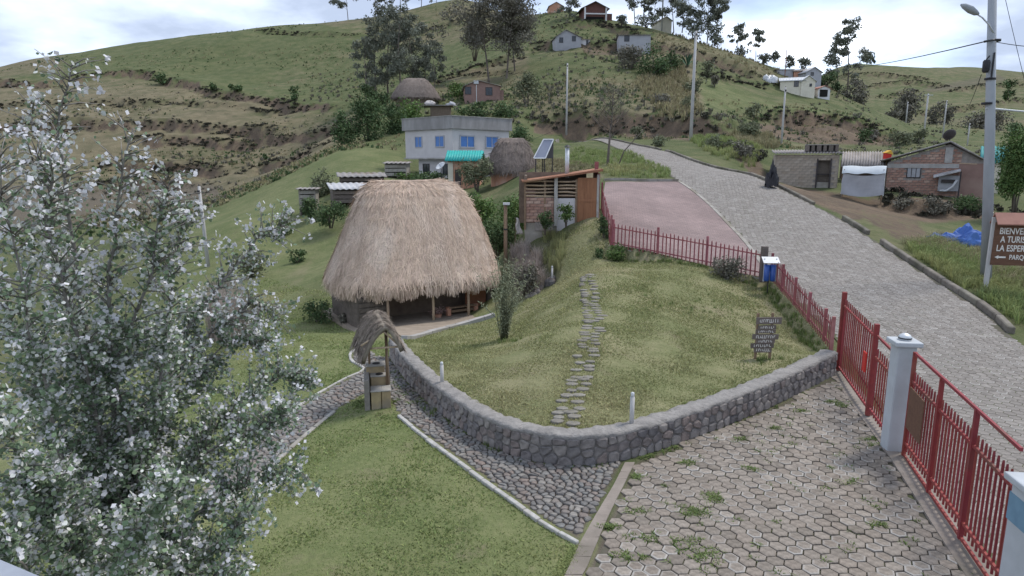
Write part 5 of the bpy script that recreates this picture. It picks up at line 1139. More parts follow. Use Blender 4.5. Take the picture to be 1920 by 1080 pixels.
# brick lower wall
MB().box((X(1020), .1, Z(393) - .2), (X(1038) - X(1003), .14, 46 * s_ + .4)).build('brick_core', M['mortar'], to)
def bricks(parent, x0, x1, z0, z1, y, bw, bh, m, th=.05, gap=.018, clipf=None, name='brick', limit=300, rot=0):
    full = MB().box((0, 0, 0), (bw - gap, th, bh - gap)).mesh(name, m); cnt = 0; r_ = 0; z = z0
    while z + bh * .6 < z1 and cnt < limit:
        x = x0 - (bw / 2 if r_ % 2 else 0)
        while x < x1 - .05 and cnt < limit:
            a, b_ = max(x, x0), min(x + bw, x1)
            if b_ - a > bw * .3 and (clipf is None or clipf((a + b_) / 2, z + bh / 2, (b_ - a) / 2)):
                place(name, full, parent, ((a + b_) / 2, y + rn.uniform(-.006, .006), z + bh / 2), (0, 0, rot), ((b_ - a - gap) / (bw - gap), 1, 1)); cnt += 1
            x += bw
        z += bh; r_ += 1
    return cnt
MB().box((X(1033), 1.0, Z(418) - .75), (X(1081) - X(984), 1.85, 1.5)).build('plinth', M['concrete_old'], to)
MB().box((X(994), .14, Z(386) - .2), (X(1004) - X(985), .12, 62 * s_ + .4)).build('end_panel', M['brick_far'], to)
bricks(to, X(986), X(1038), Z(416), Z(370), .02, .32, .135, M['brick'])
MB().box((X(1062), .1, Z(394) - .2), (X(1081) - X(1045), .12, 44 * s_ + .4)).build('whitewashed_panel', M['render_white'], to)
MB().box((X(1041.5), .0, Z(372) - .15), (.15, .15, 90 * s_)).build('corner_post', M['whitewash'], to)
for v0 in (341, 348, 354.5, 361, 367.5):
    for a, b_ in ((985, 1038), (1045, 1080)):
        MB().tube([(X(a), .02 + rn.uniform(-.01, .01), Z(v0 + rn.uniform(-1, 1))), (X((a + b_) / 2), .02, Z(v0 + rn.uniform(-1, 1))), (X(b_), .02, Z(v0 + rn.uniform(-1, 1)))], [.04, .045, .038], 7).build('pole_slat', M['wood_pale'], to, smooth=True)
for u in (984, 1021, 1080): MB().beam((X(u), .04, -.3), (X(u), .04, Z(337)), .09, .09).build('upright', M['wood'], to)
MB().box((X(1040), 1.9, Z(375)), (X(1118) - X(985), .1, 100 * s_)).build('back_wall', M['mud_wall'], to)
MB().box((X(986), 1.0, Z(375)), (.1, 1.8, 90 * s_)).build('side_wall', M['mud_wall'], to); MB().box((X(1122), 1.0, Z(372)), (.1, 1.8, 92 * s_)).build('side_wall', M['pink_paint'], to)
do = MB().box((X(1100), .0, Z(375)), (36 * s_, .06, 82 * s_)).build('door', M['wood_door'], to)
MB().box((X(1100), -.045, Z(376)), (34 * s_, .03, .1)).build('cross_rail', M['wood_door'], do); MB().box((X(1096), -.04, Z(355)), (.05, .02, 38 * s_)).build('stile', M['wood_door'], do); MB().box((X(1096), -.04, Z(397)), (.05, .02, 34 * s_)).build('stile', M['wood_door'], do)
MB().beam((X(1120), .0, -.2), (X(1120), .0, Z(328)), .1, .1).build('door_post', M['whitewash'], to)
mb = MB(); mb.prism([(X(978), Z(342)), (X(1127), Z(322)), (X(1127), Z(317.5)), (X(1040), Z(331)), (X(978), Z(339))], -.3, 2.3, 'y'); mb.build('roof', M['rust_roof'], to)
MB().box((X(1119), .5, Z(315)), (.16, .16, .5)).build('end_post', M['pink_paint'], to)
vp = empty('vent_pipe', (tp[0] + X(1065), tp[1] + 1.0, tp[2] + Z(326)), 0, 'galvanised vent pipe with conical cap on the toilet roof', 'vent pipe')
MB().tube([(0, 0, -.2), (0, 0, 1.15)], [.095, .095], 12).build('pipe', M['metal_galv'], vp, smooth=True); MB().tube([(0, 0, 1.17), (0, 0, 1.27)], [.17, .02], 12).build('cap', M['black_metal'], vp)
sp_o = (tp[0] + X(1003), tp[1] + 2.6, hz(tp[0] + X(1003), tp[1] + 2.6)); zb = P(1003, 297, sp_o[1])[2] - sp_o[2]
so2 = empty('solar_heater', sp_o, 0, 'tilted solar panel on black legs behind the toilet hut', 'solar panel'); k = mpp(1003, 297, sp_o[1])
pv = [(0, 0, 0), (22, 0, 0), (38, .5, 35), (19, .5, 35), (38, .5, 0), (17, .5, 0)]; pv = [((a * k), y, zb + z * k) for a, y, z in pv]
MB().add(pv, [(1, 4, 2), (0, 3, 5), (2, 4, 5, 3), (0, 5, 4, 1)]).build('housing', M['black_metal'], so2)
n_ = (Vector(pv[1]) - Vector(pv[0])).cross(Vector(pv[3]) - Vector(pv[0])).normalized(); n_ = n_ if n_.z > 0 else -n_
pf = MB(); pf.add([tuple(Vector(q) + n_ * .004) for q in pv[:4]], [(0, 1, 2, 3)]); pp = pf.build('panel', M['solar'], so2)
for (i, j) in ((0, 1), (1, 2), (2, 3), (3, 0)): MB().beam(Vector(pv[i]) + n_ * .02, Vector(pv[j]) + n_ * .02, .05, .03, up=n_).build('frame_bar', M['metal_galv'], pp)
for a, y in ((4, .05), (21, .1), (36, .45), (18, .45)): MB().beam((a * k, y, -.3), (a * k, y, zb + .02), .05, .05).build('leg', M['black_metal'], so2)
# post lamp and cloth on a stick
b = P(948, 474, 29.6); hL = 90 * mpp(948, 430, b[1]); r = empty('post_lamp', b, 0, 'wooden post with a small white solar lamp right of the big hut', 'lamp')
MB().tube([(0, 0, -1.6), (0, 0, hL)], [.09, .08], 10).build('post', M['wood'], r, smooth=True); MB().box((.04, -.04, hL + .05), (.3, .3, .09)).build('lamp_head', M['white_sheet'], r); MB().tube([(0, 0, hL * .48), (0, 0, hL * .51)], [.095, .095], 10).build('band', M['black_metal'], r)
b = G(966, 478); r = empty('cloth_flag', b, 0, 'ragged white cloth on a thin stick beside the post lamp', 'flag'); hL = 70 * mpp(966, 440, b[1])
MB().tube([(0, 0, -.1), (0, 0, hL)], [.012, .01], 6).build('stick', M['wood'], r)
mb = MB(); mb.grid(lambda a, q: (.03 + a * (.1 + .22 * q) + .03 * math.sin(q * 9), .03 * math.sin(a * 7 + q * 5), hL - q * .75), 5, 9); o = mb.build('cloth', M['cloth_white'], r, smooth=True); m_ = o.modifiers.new('t', 'SOLIDIFY'); m_.thickness = .01

# ------------------------------------------------------------------ houses on the right of the road
b = P(1509, 352, 50); s_ = mpp(1509, 320, 50); CA = math.cos(math.atan2(b[0], b[1])); bs = empty('block_shed', b, -math.atan2(b[0], b[1]) * .8, 'low beige block shed with a dark doorway and corrugated roof', 'shed'); X = lambda u: (u - 1509) * s_ * CA; Z = lambda v: (352 - v) * s_
wx0, wx1, dx0_, dx1_ = X(1451), X(1567), X(1529), X(1554)
mb = MB(); mb.box(((wx0 + dx0_) / 2, .15, Z(322) - .3), (dx0_ - wx0, .2, 62 * s_ + .6)); mb.box(((dx1_ + wx1) / 2, .15, Z(322) - .3), (wx1 - dx1_, .2, 62 * s_ + .6)); mb.box(((dx0_ + dx1_) / 2, .15, Z(296)), (dx1_ - dx0_, .2, 9 * s_)); mb.build('wall_core', M['mortar'], bs)
bricks(bs, wx0, wx1, Z(352) - .2, Z(292), .04, .40, .2, M['block'], gap=.014, clipf=lambda x, z, h: not (dx0_ - h * .6 < x < dx1_ + h * .6 and z < Z(301)), name='block')
MB().box(((dx0_ + dx1_) / 2, .5, Z(327)), (dx1_ - dx0_, .05, 52 * s_)).build('door_leaf', M['wood_grey'], bs); MB().box(((dx0_ + dx1_) / 2, .3, Z(327)), (dx1_ - dx0_, .06, .08)).build('door_bar', M['frame_dark'], bs)
for x in (dx0_, dx1_): MB().box((x, .02, Z(325)), (.1, .1, 54 * s_)).build('door_frame', M['frame_dark'], bs)
MB().box(((dx0_ + dx1_) / 2, .2, Z(345) - .1), (dx1_ - dx0_ - .1, .25, 12 * s_)).build('door_threshold', M['concrete_old'], bs)
for x in (wx0, wx1): MB().box((x, 1.9, Z(322) - .3), (.18, 3.4, 62 * s_ + .6)).build('side_wall', M['block'], bs)
MB().box((0, 3.6, Z(322) - .3), (wx1 - wx0, .18, 62 * s_ + .6)).build('back_wall', M['block'], bs)
sheet_roof(bs, (wx0 - .25, -.3, Z(288)), (wx1 - wx0 + .5, 0, 0), (0, 4.1, .25), 22, .05, M['fibro'], 'roof', .04)
b2 = (b[0] + X(1535) * .93 + .25, b[1] + .3, b[2] + Z(287) + .06); r = empty('roof_crate', b2, -math.atan2(b[0], b[1]) * .8, 'dark openwork crate lying on the block shed roof', 'crate')
MB().box((0, 0, .5), (2.2, .9, .05)).build('lid', M['fibro'], r); MB().box((0, 0, .03), (2.2, .9, .05)).build('bottom', M['frame_dark'], r)
for i in range(6): MB().box((-1.0 + i * .4, -.4, .26), (.22 if i % 2 else .3, .05, .44)).build('slat', M['wood_grey'], r)
MB().box((0, .4, .26), (2.2, .05, .44)).build('back', M['frame_dark'], r)
# corrugated lean-to roof
b = P(1616, 345, 51.5); s_ = mpp(1616, 320, 51.5); r = empty('lean_to', b, -math.atan2(b[0], b[1]) * .9, 'ribbed grey lean-to roof between block shed and brick house', 'shed')
sheet_roof(r, (-38 * s_, .2, 31 * s_), (84 * s_, 0, 0), (2 * s_, 2.2, 25 * s_ + .15), 18, .06, M['fibro'], 'roof', .03)
for x in (-34, 40): MB().beam((x * s_, .35, -.8), (x * s_, .35, 31 * s_), .1, .1).build('post', M['wood'], r)
MB().box((4 * s_, 2.3, .6), (84 * s_, .1, 2.4)).build('back_wall', M['mud_wall'], r)
# tarpaulin covered stall
b = P(1614, 370, 45); s_ = mpp(1614, 340, 45); CA = math.cos(math.atan2(b[0], b[1])); r = empty('covered_stall', b, -math.atan2(b[0], b[1]) * 1.1, 'boxy market stall wrapped in white and grey plastic sheeting', 'stall'); X = lambda u: (u - 1614) * s_ * CA; Z = lambda v: (370 - v) * s_
def sheetf(a, q):
    x = X(1576 + 78 * a); sag = .05 * math.sin(a * math.pi) * math.sin(q * math.pi); v = q
    return (x + .02 * math.sin(q * 8) - (.06 * (1 - q) * (1 - 2 * a)), -.0 - .06 * math.sin(a * 9 + q * 2) * (1 - q) + sag + .05 * abs((a - .5) * 2 - (q - .3)) * 0, Z(364 + 5 * math.sin(a * 3.1)) + (Z(325) - Z(364)) * q)
mb = MB(); mb.grid(sheetf, 16, 10); mb.build('front_sheet', M['tarp_grey'], r, smooth=True)
for x0 in (1576, 1654):
    mb = MB(); mb.grid(lambda a, q: (X(x0) + .03 * math.sin(a * 8 + q * 4), a * 1.6, .1 + (Z(325) - .1) * q), 8, 8); mb.build('side_sheet', M['tarp_white'], r, smooth=True)
mb = MB(); mb.grid(lambda a, q: (X(1574 + 82 * a), -.1 + 1.7 * q, (Z(326) + .04 * math.sin(a * 14)) if q == 0 else Z(314) + .03 * math.sin(a * 9) + .06 * math.sin(q * 3.1)), 16, 6); mb.build('top_sheet', M['tarp_white'], r, smooth=True)
for x in (1578, 1652):
    for y in (.05, 1.5): MB().tube([(X(x), y, -.4), (X(x), y, Z(318))], [.03, .03], 6).build('frame_pole', M['wood'], r)
# brick gable house
b = P(1722, 364, 48); s_ = mpp(1722, 320, 48); CA = math.cos(math.atan2(b[0], b[1])); BA = -math.atan2(b[0], b[1]) * .97; r = empty('brick_house', b, BA, 'single-storey brick gable house with a dark dish on its ridge', 'house'); bh_ = r
X = lambda u: (u - 1722) * s_ * CA; Z = lambda v: (364 - v) * s_
mb = MB(); mb.prism([(X(1657), -1), (X(1794), -1), (X(1850), -1), (X(1850), Z(307)), (X(1828), Z(300)), (X(1770), Z(272)), (X(1657), Z(305))], .05, 7, 'y'); mb.build('wall_core', M['mortar'], r)
def gab(x, z, h):
    if z > Z(307) and z < Z(316) and X(1657) < x < X(1792): return False
    if X(1694) - h * .5 < x < X(1723) + h * .5 and Z(336) < z < Z(312): return False
    if X(1764) < x < X(1776) and z > Z(306): return False
    top = Z(305) + (Z(273) - Z(305)) * (x - X(1657)) / (X(1770) - X(1657)) if x < X(1770) else Z(273) + (Z(302) - Z(273)) * (x - X(1770)) / (X(1830) - X(1770))
    return z < top - .12 - h * .28
bricks(r, X(1657), X(1794), Z(364) - .1, Z(274), .03, .36, .18, M['brick'], gap=.03, clipf=gab)
MB().box((X(1724), .02, Z(311.5)), (X(1792) - X(1657), .1, 8 * s_)).build('ring_beam', M['concrete'], r); MB().box((X(1770), .015, Z(292)), (12 * s_, .1, 28 * s_)).build('column', M['concrete'], r)
MB().box((X(1822), .02, Z(335) - .3), (54 * s_, .12, 56 * s_ + .6)).build('side_room_wall', M['brick_far'], r); MB().beam((X(1790), -.03, Z(306.5)), (X(1822), -.03, Z(308)), .08, .08).build('lintel_board', M['wood_pale'], r)
window(r, (X(1708.5), .03, Z(324)), (1, 0, 0), 22 * s_, 18 * s_, M['tarp_grey'], M['frame_dark'], bars=2)
sheet_roof(r, (X(1770), -.35, Z(268)), (0, 7.6, 0), (X(1642) - X(1770), 0, Z(303) - Z(268)), 20, .03, M['tin'], 'roof_slope', .08); sheet_roof(r, (X(1770), -.35, Z(268)), (0, 7.6, 0), (X(1832) - X(1770), 0, Z(300) - Z(268)), 20, .03, M['tin'], 'roof_slope', .08)
lt = MB(); lt.add([(X(1746), -.9, Z(333)), (X(1793), -.9, Z(321)), (X(1793), .0, Z(319)), (X(1746), .0, Z(330)), (X(1746), -.9, Z(330.5)), (X(1793), -.9, Z(318.5)), (X(1793), .0, Z(316.5)), (X(1746), .0, Z(327.5))], [(0, 1, 2, 3), (4, 5, 6, 7), (0, 1, 5, 4), (1, 2, 6, 5), (2, 3, 7, 6), (3, 0, 4, 7)]); lt.build('porch_roof', M['tin_bright'], r)
MB().box((X(1775), -.25, Z(343)), (32 * s_, .06, 28 * s_)).build('porch_back', M['tarp_grey'], r); MB().box((X(1775), -.35, Z(339)), (24 * s_, .1, 6 * s_)).build('shelf', M['frame_dark'], r); MB().beam((X(1794), -.85, -.2), (X(1794), -.85, Z(321)), .07, .07).build('porch_post', M['black_metal'], r)
MB().tube([(X(1760), -.6, Z(356)), (X(1772), -.6, Z(356)), (X(1782), -.6, Z(349)), (X(1789), -.6, Z(336))], [.07, .08, .08, .07], 8).build('hanging_strap', M['white_sheet'], r, smooth=True)
dd = empty('satellite_dish', (b[0] + X(1770) * math.cos(BA), b[1] + .1 + X(1770) * math.sin(BA), b[2] + Z(270)), 0, 'dark round satellite dish on the brick house ridge', 'satellite dish'); MB().tube([(0, 0, -.2), (0, 0, .3)], [.03, .03], 6).build('mast', M['black_metal'], dd); dish(dd, (0, 0, .5), .42, (.1, .9, .5), M['frame_dark'])
b = P(1850, 364, 49.5); s_ = mpp(1850, 320, 49.5); r = empty('teal_roof_shed', b, R(-33), 'small yellowish shed with dull teal roof behind the lamp pole', 'shed')
MB().box((4 * s_, 1.2, 28 * s_ - .5), (26 * s_, 2, 58 * s_ + 1)).build('wall', M['cream'], r); sheet_roof(r, (-17 * s_, -.1, 58 * s_), (46 * s_, 0, 0), (0, 1.4, 30 * s_), 7, .07, M['teal_dull'], 'roof', .05)
b = P(1663, 300, 51); r = empty('bird_box', b, R(10), 'tiny red box with yellow roof peeping over the brick house eave', 'box'); k = mpp(1663, 300, 51)
MB().beam((0, 0, -1.0), (0, 0, .2), .06, .06).build('post', M['wood'], r); MB().box((0, 0, 8 * k), (12 * k, .3, 12 * k)).build('box', M['red_sign'], r); mat('yellow', (.62, .38, .06), (.5, .3, .05), 3); MB().prism([(-8 * k, 13 * k), (8 * k, 10 * k), (3 * k, 18 * k)], -.2, .2, 'y').build('roof', M['yellow'], r)
# dark sack beside the block shed
def lump(name, label, cat, b, rx, ry, h, m, n=14, seed=0, ridges=3, amp=.18):
    rr = random.Random(seed); mb = MB(); ph = [rr.uniform(0, 6) for _ in range(6)]
    def f(a, q):
        t = a * 2 * math.pi; q0 = q; e = math.cos(q * math.pi / 2) ** .75; q = math.sin(q * math.pi / 2); w_ = 1 + amp * math.sin(ridges * t + ph[0]) * math.cos(q * 3 + ph[1]) + amp * .6 * math.sin(5 * t + ph[2] + q * 6)
        return (rx * e * w_ * math.cos(t), ry * e * w_ * math.sin(t), h * q * (1 + amp * math.sin(2 * t + ph[3]) + amp * .5 * math.sin(7 * t + ph[4])))
    mb.grid(f, n * 2, n); o = mb.build(name, m, smooth=True); o.location = b; tag(o, label, cat); return o
pass
b = G(1803, 462)
mb = MB()
def crumple(a, q):
    t = a * 2 * math.pi; e = math.cos(q * math.pi / 2) ** .5; x, y = 1.5 * e * math.cos(t), .85 * e * math.sin(t); z = 1.0 * math.sin(q * math.pi / 2) ** .8
    n1 = mnoise.noise(Vector((x * 1.3, y * 1.3, 3.1))); n2 = abs(mnoise.noise(Vector((x * 2.6 + 7, y * 2.6, z * 2)))); n3 = abs(mnoise.noise(Vector((x * 6, y * 6, z * 5 + 2))))
    return (x * (1 + .25 * n2), y * (1 + .25 * n2), max(0, z * (.62 + .75 * n1) + .38 * n2 * e + .14 * n3 - .02))
SACK = True; mb.grid(crumple, 72, 30); o = mb.build('blue_tarpaulin', M['tarp_blue'], smooth=False); o.location = (b[0], b[1], b[2] - .05); o.rotation_euler = (0, 0, R(-25)); tag(o, 'crumpled heap of blue tarpaulin in the grass left of welcome sign', 'tarpaulin')
b = G(1446, 352); mb = MB(); mb.grid(crumple, 40, 18); mb.v = [(x * .24, y * .4, z * 1.5) for x, y, z in mb.v]; o = mb.build('plastic_sack', M['black_metal']); o.location = b; tag(o, 'tall black plastic bundle at the left end of the block shed', 'sack')

# ------------------------------------------------------------------ houses on the hill
def house_at(u0, u1, vb, Y, hpx, rpx, name, label, rz, mw, mr, **k):
    p = P((u0 + u1) / 2, vb, Y); s = mpp((u0 + u1) / 2, vb, Y); g = hz(p[0], p[1])
    kw = dict(k); wins = [((x - (u0 + u1) / 2) * s, (vb - z) * s, w_ * s, h_ * s) for x, z, w_, h_ in kw.pop('wins', [])]
    return gable(name, label, p, rz, (u1 - u0) * s, kw.pop('D', 7), hpx * s, rpx * s, mw, mr, wins=wins, **kw), s
house_at(1041, 1090, 86, 156, 15, 13, 'hill_house', 'pale grey gabled house high on the slope with two dark windows', R(6), M['render_grey'], M['tin'], wins=[(1052, 76, 7, 9), (1076, 73, 7, 9)], D=8, split=.4)
house_at(1088, 1106, 85, 158, 10, 3, 'hill_shed', 'small white lean-to touching the grey gabled house', R(6), M['white_wall'], M['tin'], wins=[(1101, 80, 4, 8)], D=5, ridge='x')
house_at(1161, 1219, 89, 151, 22, 4, 'hill_house', 'low whitish house with one dark window below the ridge', R(-4), M['render_grey'], M['fibro'], wins=[(1175, 73, 9, 10)], D=7, ridge='x')
hh, s = house_at(1094, 1136, 40, 187, 24, 10, 'hill_house', 'red-brown house with white columns on the skyline', R(5), M['brick_dark'], M['tin'], D=7, over=.9)
for x in (-20, 20): MB().box((x * s, -1.0, 11 * s - .4), (2.6 * s, .35, 24 * s + .8)).build('column', M['white_wall'], hh)
MB().box((0, -1.0, 12 * s), (42 * s, .25, 2.2 * s)).build('balcony', M['white_wall'], hh); MB().box((26 * s, 2, 6 * s), (14 * s, 4, 16 * s)).build('side_wing', M['brick_dark'], hh); MB().box((0, -.05, 4 * s), (34 * s, .1, 8 * s)).build('garage_shade', M['dark'], hh)  # last box: near-black panel on the wall, painting the garage's inner shade
house_at(1030, 1056, 20, 206, 8, 7, 'hill_house', 'pinkish gabled house at the top left of the ridge', R(3), M['salmon'], M['fibro'], D=6)
house_at(1238, 1260, 48, 186, 9, 7, 'hill_house', 'small cream gabled house among the ridge trees', R(12), M['cream'], M['tin'], D=6)
hh, s = house_at(1464, 1506, 166, 150, 14, 8, 'hill_house', 'long low cream house with a bright white roof', R(-20), M['cream'], M['white_sheet'], ridge='x', D=6, wins=[(1492, 158, 8, 10)])
house_at(1502, 1527, 170, 149, 17, 10, 'hill_house', 'cream gable end joined to the long white roofed house', R(-8), M['cream'], M['white_sheet'], D=7, wins=[(1519, 160, 4, 5)])
hh, s = house_at(1533, 1556, 182, 150, 15, 5, 'hill_shed', 'small white shed with dark open front below the cream houses', R(4), M['white_wall'], M['sign_roof'], D=4); MB().box((-1 * s, -.05, 7 * s), (15 * s, .1, 13 * s)).build('open_front', M['dark'], hh)  # solid near-black panel paints the shade of the open front
house_at(1510, 1541, 147, 162, 11, 9, 'hill_house', 'grey gabled house with dark window above the cream houses', R(8), M['render_grey'], M['tin_bright'], D=7, wins=[(1522, 139, 6, 6)])
house_at(1489, 1509, 143, 165, 9, 5, 'hill_house', 'little peach coloured house left of the grey gabled house', R(-10), M['salmon'], M['tin'], D=5, ridge='x')
house_at(1458, 1486, 139, 166, 8, 2, 'hill_house', 'low grey flat roofed house left of the peach house', R(-6), M['render_grey'], M['tin'], D=5, ridge='x')
for i, (u, v, lb) in enumerate(((1436, 152, 'small white sack bundle at the left below the low grey house'), (1446, 156, 'larger white sheeted heap beside the long cream house'))):
    b = G(u, v, 100); lump('white_heap', lb, 'heap', b, 1.0 + .5 * i, .8, 1.2 + .2 * i, M['white_sheet'], 8, 20 + i, 2, .2)
# brick house above the pale house
hh, s = house_at(872, 938, 195, 111, 32, 10, 'brick_cottage', 'brick cottage with two windows above the pale two-storey house', R(6), M['brick_far'], M['fibro'], D=7, split=.36, wins=[(878, 171, 11, 13), (917, 172, 12, 14)])
MB().box((-12 * s, -.1, 39 * s), (9 * s, .3, 6 * s)).build('gable_patch', M['white_sheet'], hh); MB().box((-11.5 * s, -.03, 18 * s), (1.2 * s, .08, 34 * s)).build('drain_pipe', M['white_wall'], hh); MB().box((33 * s, 3, 12 * s), (14 * s, 5, 28 * s)).build('side_wing', M['brick_far'], hh)
b = P(826, 222, 100); s = mpp(826, 210, 100); r = empty('garden_shack', b, R(3), 'dark brown shack with flat tin roof behind the pale house', 'shed'); MB().box((0, 1.5, 10 * s), (38 * s, 3, 24 * s)).build('wall', M['mud_wall'], r); MB().box((-4 * s, 1.4, 23.5 * s), (56 * s, 4, 1.6 * s)).build('roof', M['tin'], r)
for i, (u, v, lb, m_) in enumerate(((806, 196, 'dark and white laundry heap on the shack roof', 'cloth_white'), (846, 198, 'pale cloth heap at the right end of the shack roof', 'tarp_grey'))):
    p = P(u, v, 101); lump('laundry_heap', lb, 'laundry', p, .7, .4, .45, M[m_], 8, 40 + i, 3, .3)
# ------------------------------------------------------------------ poles and wires
def pole(u, vt, vb, label, r0, r1, m='pole_concrete', Y=None, arms=0, name='utility_pole', lean=0.0):
    p = P(u, vb, Y) if Y else G(u, vb); h = (vb - vt) * mpp(u, (vt + vb) / 2, p[1]); z0 = hz(p[0], p[1])
    o = empty(name, p, 0, label, 'pole', 'utility poles')
    MB().tube([(0, 0, min(-.5, z0 - p[2] - .5)), (lean * h / 2, 0, h / 2), (lean * h, 0, h)], [r0, (r0 + r1) / 2, r1], 10).build('shaft', M[m], o, smooth=True)
    MB().box((lean * h, -r1 - .03, h - .35), (.12, .12, .2)).build('insulator', M['black_metal'], o); MB().tube([(lean * h, 0, h - .1), (lean * h, 0, h + .12)], [.04, .03], 6).build('cap_pin', M['black_metal'], o)
    for k in range(arms): MB().beam((-.9, -r1 - .05, h - .3 - .6 * k), (.9, -r1 - .05, h - .3 - .6 * k), .09, .1).build('cross_arm', M['metal_galv'], o)
    return o, p, h
poles = {}
for key, a in dict(a=(1062, 122, 249, 'slim white pole beside the road cutting, left of the bend', .15, .1), b=(1295, 66, 264, 'tall thick white pole at the road bend', .19, .12), c=(1465, 167, 271, 'thin white pole above the block shed', .13, .09),
                   e=(1731, 178, 261, 'grey pole with crossarm on the far right valley road', .2, .14), f=(1768, 190, 252, 'grey pole right of the crossarm pole', .18, .12), g=(1814, 232, 268, 'short pole behind the lamp pole houses', .13, .1), h=(1699, 192, 224, 'short far pole left of the crossarm pole', .16, .12)).items():
    poles[key] = pole(*a, arms=1 if key == 'e' else 0, Y={'e': 140, 'f': 150, 'g': 120, 'h': 160}.get(key))
poles['l'] = pole(391, 349, 502, 'grey concrete pole behind the white-leaved tree', .13, .085, Y=42, lean=-.03)
poles['r'] = pole(1241, -40, 54, 'white pole on the ridge between eucalyptus trees', .2, .15, Y=184)
poles['s'] = pole(1471, 95, 150, 'thin rusty mast beside the low grey house', .1, .08, 'rust_roof', Y=163)
# street lamp pole
p = P(1850, 540, 24.6); p = (p[0], p[1], hz(p[0], p[1])); s_ = mpp(1860, 250, 24.6)
lp = empty('street_lamp', p, 0, 'tall grey concrete lamp pole with arm and transformer at right edge', 'street lamp'); Zv = lambda v: P(1858, v, p[1])[2] - p[2]
MB().tube([(0, 0, -.5), (P(1856, 250, p[1])[0] - p[0], 0, Zv(250)), (P(1862, -70, p[1])[0] - p[0], 0, Zv(-70))], [.19, .16, .125], 14).build('shaft', M['pole_grey'], lp, smooth=True)
lx = P(1861, 60, p[1])[0] - p[0]
fit = []
MB().tube([(.0, -.1, Zv(68)), (-.3, -.15, Zv(48)), (-.6, -.2, Zv(35)), (-.85, -.22, Zv(28))], [.028, .028, .026, .024], 8).build('lamp_arm', M['metal_galv'], lp, smooth=True)
hd = MB(); hd.tube([(-.75, -.22, Zv(29)), (-.85, -.22, Zv(27)), (-1.05, -.23, Zv(21)), (-1.3, -.24, Zv(14)), (-1.42, -.24, Zv(11.5))], [.04, .09, .125, .09, .03], 12); hd.v = [(x, y * 1.0, z) for x, y, z in hd.v]; hd.build('lamp_head', M['pole_grey'], lp, smooth=True)
MB().tube([(-.18, -.1, Zv(137)), (-.18, -.1, Zv(134)), (-.18, -.1, Zv(116)), (-.18, -.1, Zv(113))], [.07, .11, .115, .08], 12).build('transformer', M['black_metal'], lp, smooth=True)
MB().beam((-.2, -.1, Zv(112)), (.0, -.05, Zv(100)), .03, .03).build('bracket', M['black_metal'], lp)
MB().tube([(0, -.18, Zv(148)), (0, -.18, Zv(100))], [.03, .03], 8).build('conduit', M['black_metal'], lp)
MB().tube([(.05, -.05, Zv(203)), (1.6, -.3, Zv(212))], [.035, .03], 8).build('stay_arm', M['metal_galv'], lp)
for v in (78, 150, 196): MB().tube([(.09, 0, Zv(v)), (.09, 0, Zv(v - 4))], [.18, .18], 14).build('clamp', M['black_metal'], lp, smooth=True)
MB().tube([(-.05, -.16, Zv(76)), (-.42, -.2, Zv(80))], [.03, .04], 7).build('wire_clamp', M['black_metal'], lp)
for c_ in lp.children:
    if not c_.name.startswith('shaft'): c_.location.x = lx + .04
def wire(label, a, b, sag, r=.016, n=24):
    a, b = Vector(a), Vector(b); o = MB().tube([a.lerp(b, t / n) - Vector((0, 0, sag * 4 * (t / n) * (1 - t / n))) for t in range(n + 1)], r, 5).build('power_line', M['wire'], origin=a); o.location = a; tag(o, label, 'wire'); return o
wa = (p[0] + lx - .3, p[1] - .2, p[2] + Zv(79))
wire('thin black cable from lamp pole across the sky to far tree', wa, P(1530, 114, 160), 1.2, .022)
wire('short black cable leaving lamp pole to the right', (p[0] + lx + .1, p[1], p[2] + Zv(78)), P(2050, 88, 20), .1, .012)
wire('slanting guy cable right of the lamp pole', P(1881, -20, 26), P(1935, 205, 26), .05, .01)
wire('black cable sloping down from transformer to brick house', (p[0] + lx - .2, p[1], p[2] + Zv(140)), P(1808, 212, 60), .3, .012)
wire('black service cable from ridge pole to pale house', P(1295, 85, 70), P(870, 300, 62), 1.6, .012)
wire('faint cable between the two white roadside poles', P(1062, 128, 91.5), P(1295, 78, 69), .9, .012)
# ------------------------------------------------------------------ vegetation
def leaves(cent, rad, n, size, seed, flat=0.0, shell=.55, elong=1.0, droop=0.0):
    """n leaf faces scattered through clumps (cent (k,3), rad (k,) or (k,3))"""
    g = np.random.default_rng(seed); cent = np.asarray(cent, float); rad = np.asarray(rad, float)
    if rad.ndim == 1: rad = np.repeat(rad[:, None], 3, 1)
    wq = rad.prod(1) ** (2 / 3); k = g.choice(len(cent), n, p=wq / wq.sum()); d = g.normal(size=(n, 3)); d /= np.linalg.norm(d, axis=1)[:, None]
    r = g.random(n) ** shell; c = cent[k] + d * rad[k] * r[:, None]
    nm = d * .7 + g.normal(size=(n, 3)) * .7 + np.array([0, 0, .35]); nm /= np.linalg.norm(nm, axis=1)[:, None]
    t = np.cross(nm, g.normal(size=(n, 3))); t += np.array([0, 0, -droop]); t /= np.linalg.norm(t, axis=1)[:, None] + 1e-9; b = np.cross(nm, t); b /= np.linalg.norm(b, axis=1)[:, None] + 1e-9
    s = (size * g.uniform(.55, 1.35, n))[:, None]
    v = np.stack([c - t * s * elong, c + b * s * .6, c + t * s * elong, c - b * s * .6], 1).reshape(-1, 3); val = np.repeat((g.random(n) * .5 + g.random(len(cent))[k] * .5), 4)
    return v, val
def plant(name, label, cat, pos, crown, trunk, mleaf, mtrunk, group=None, parts=('crown', 'trunk'), rz=0):
    r = empty(name, pos, rz, label, cat, group); v, val = crown
    link(parts[0], npmesh(parts[0], v, np.arange(len(v)).reshape(-1, 4), val, m=mleaf), r)
    if trunk: trunk.build(parts[1], mtrunk, r, smooth=True)
    return r
SEED = [100]
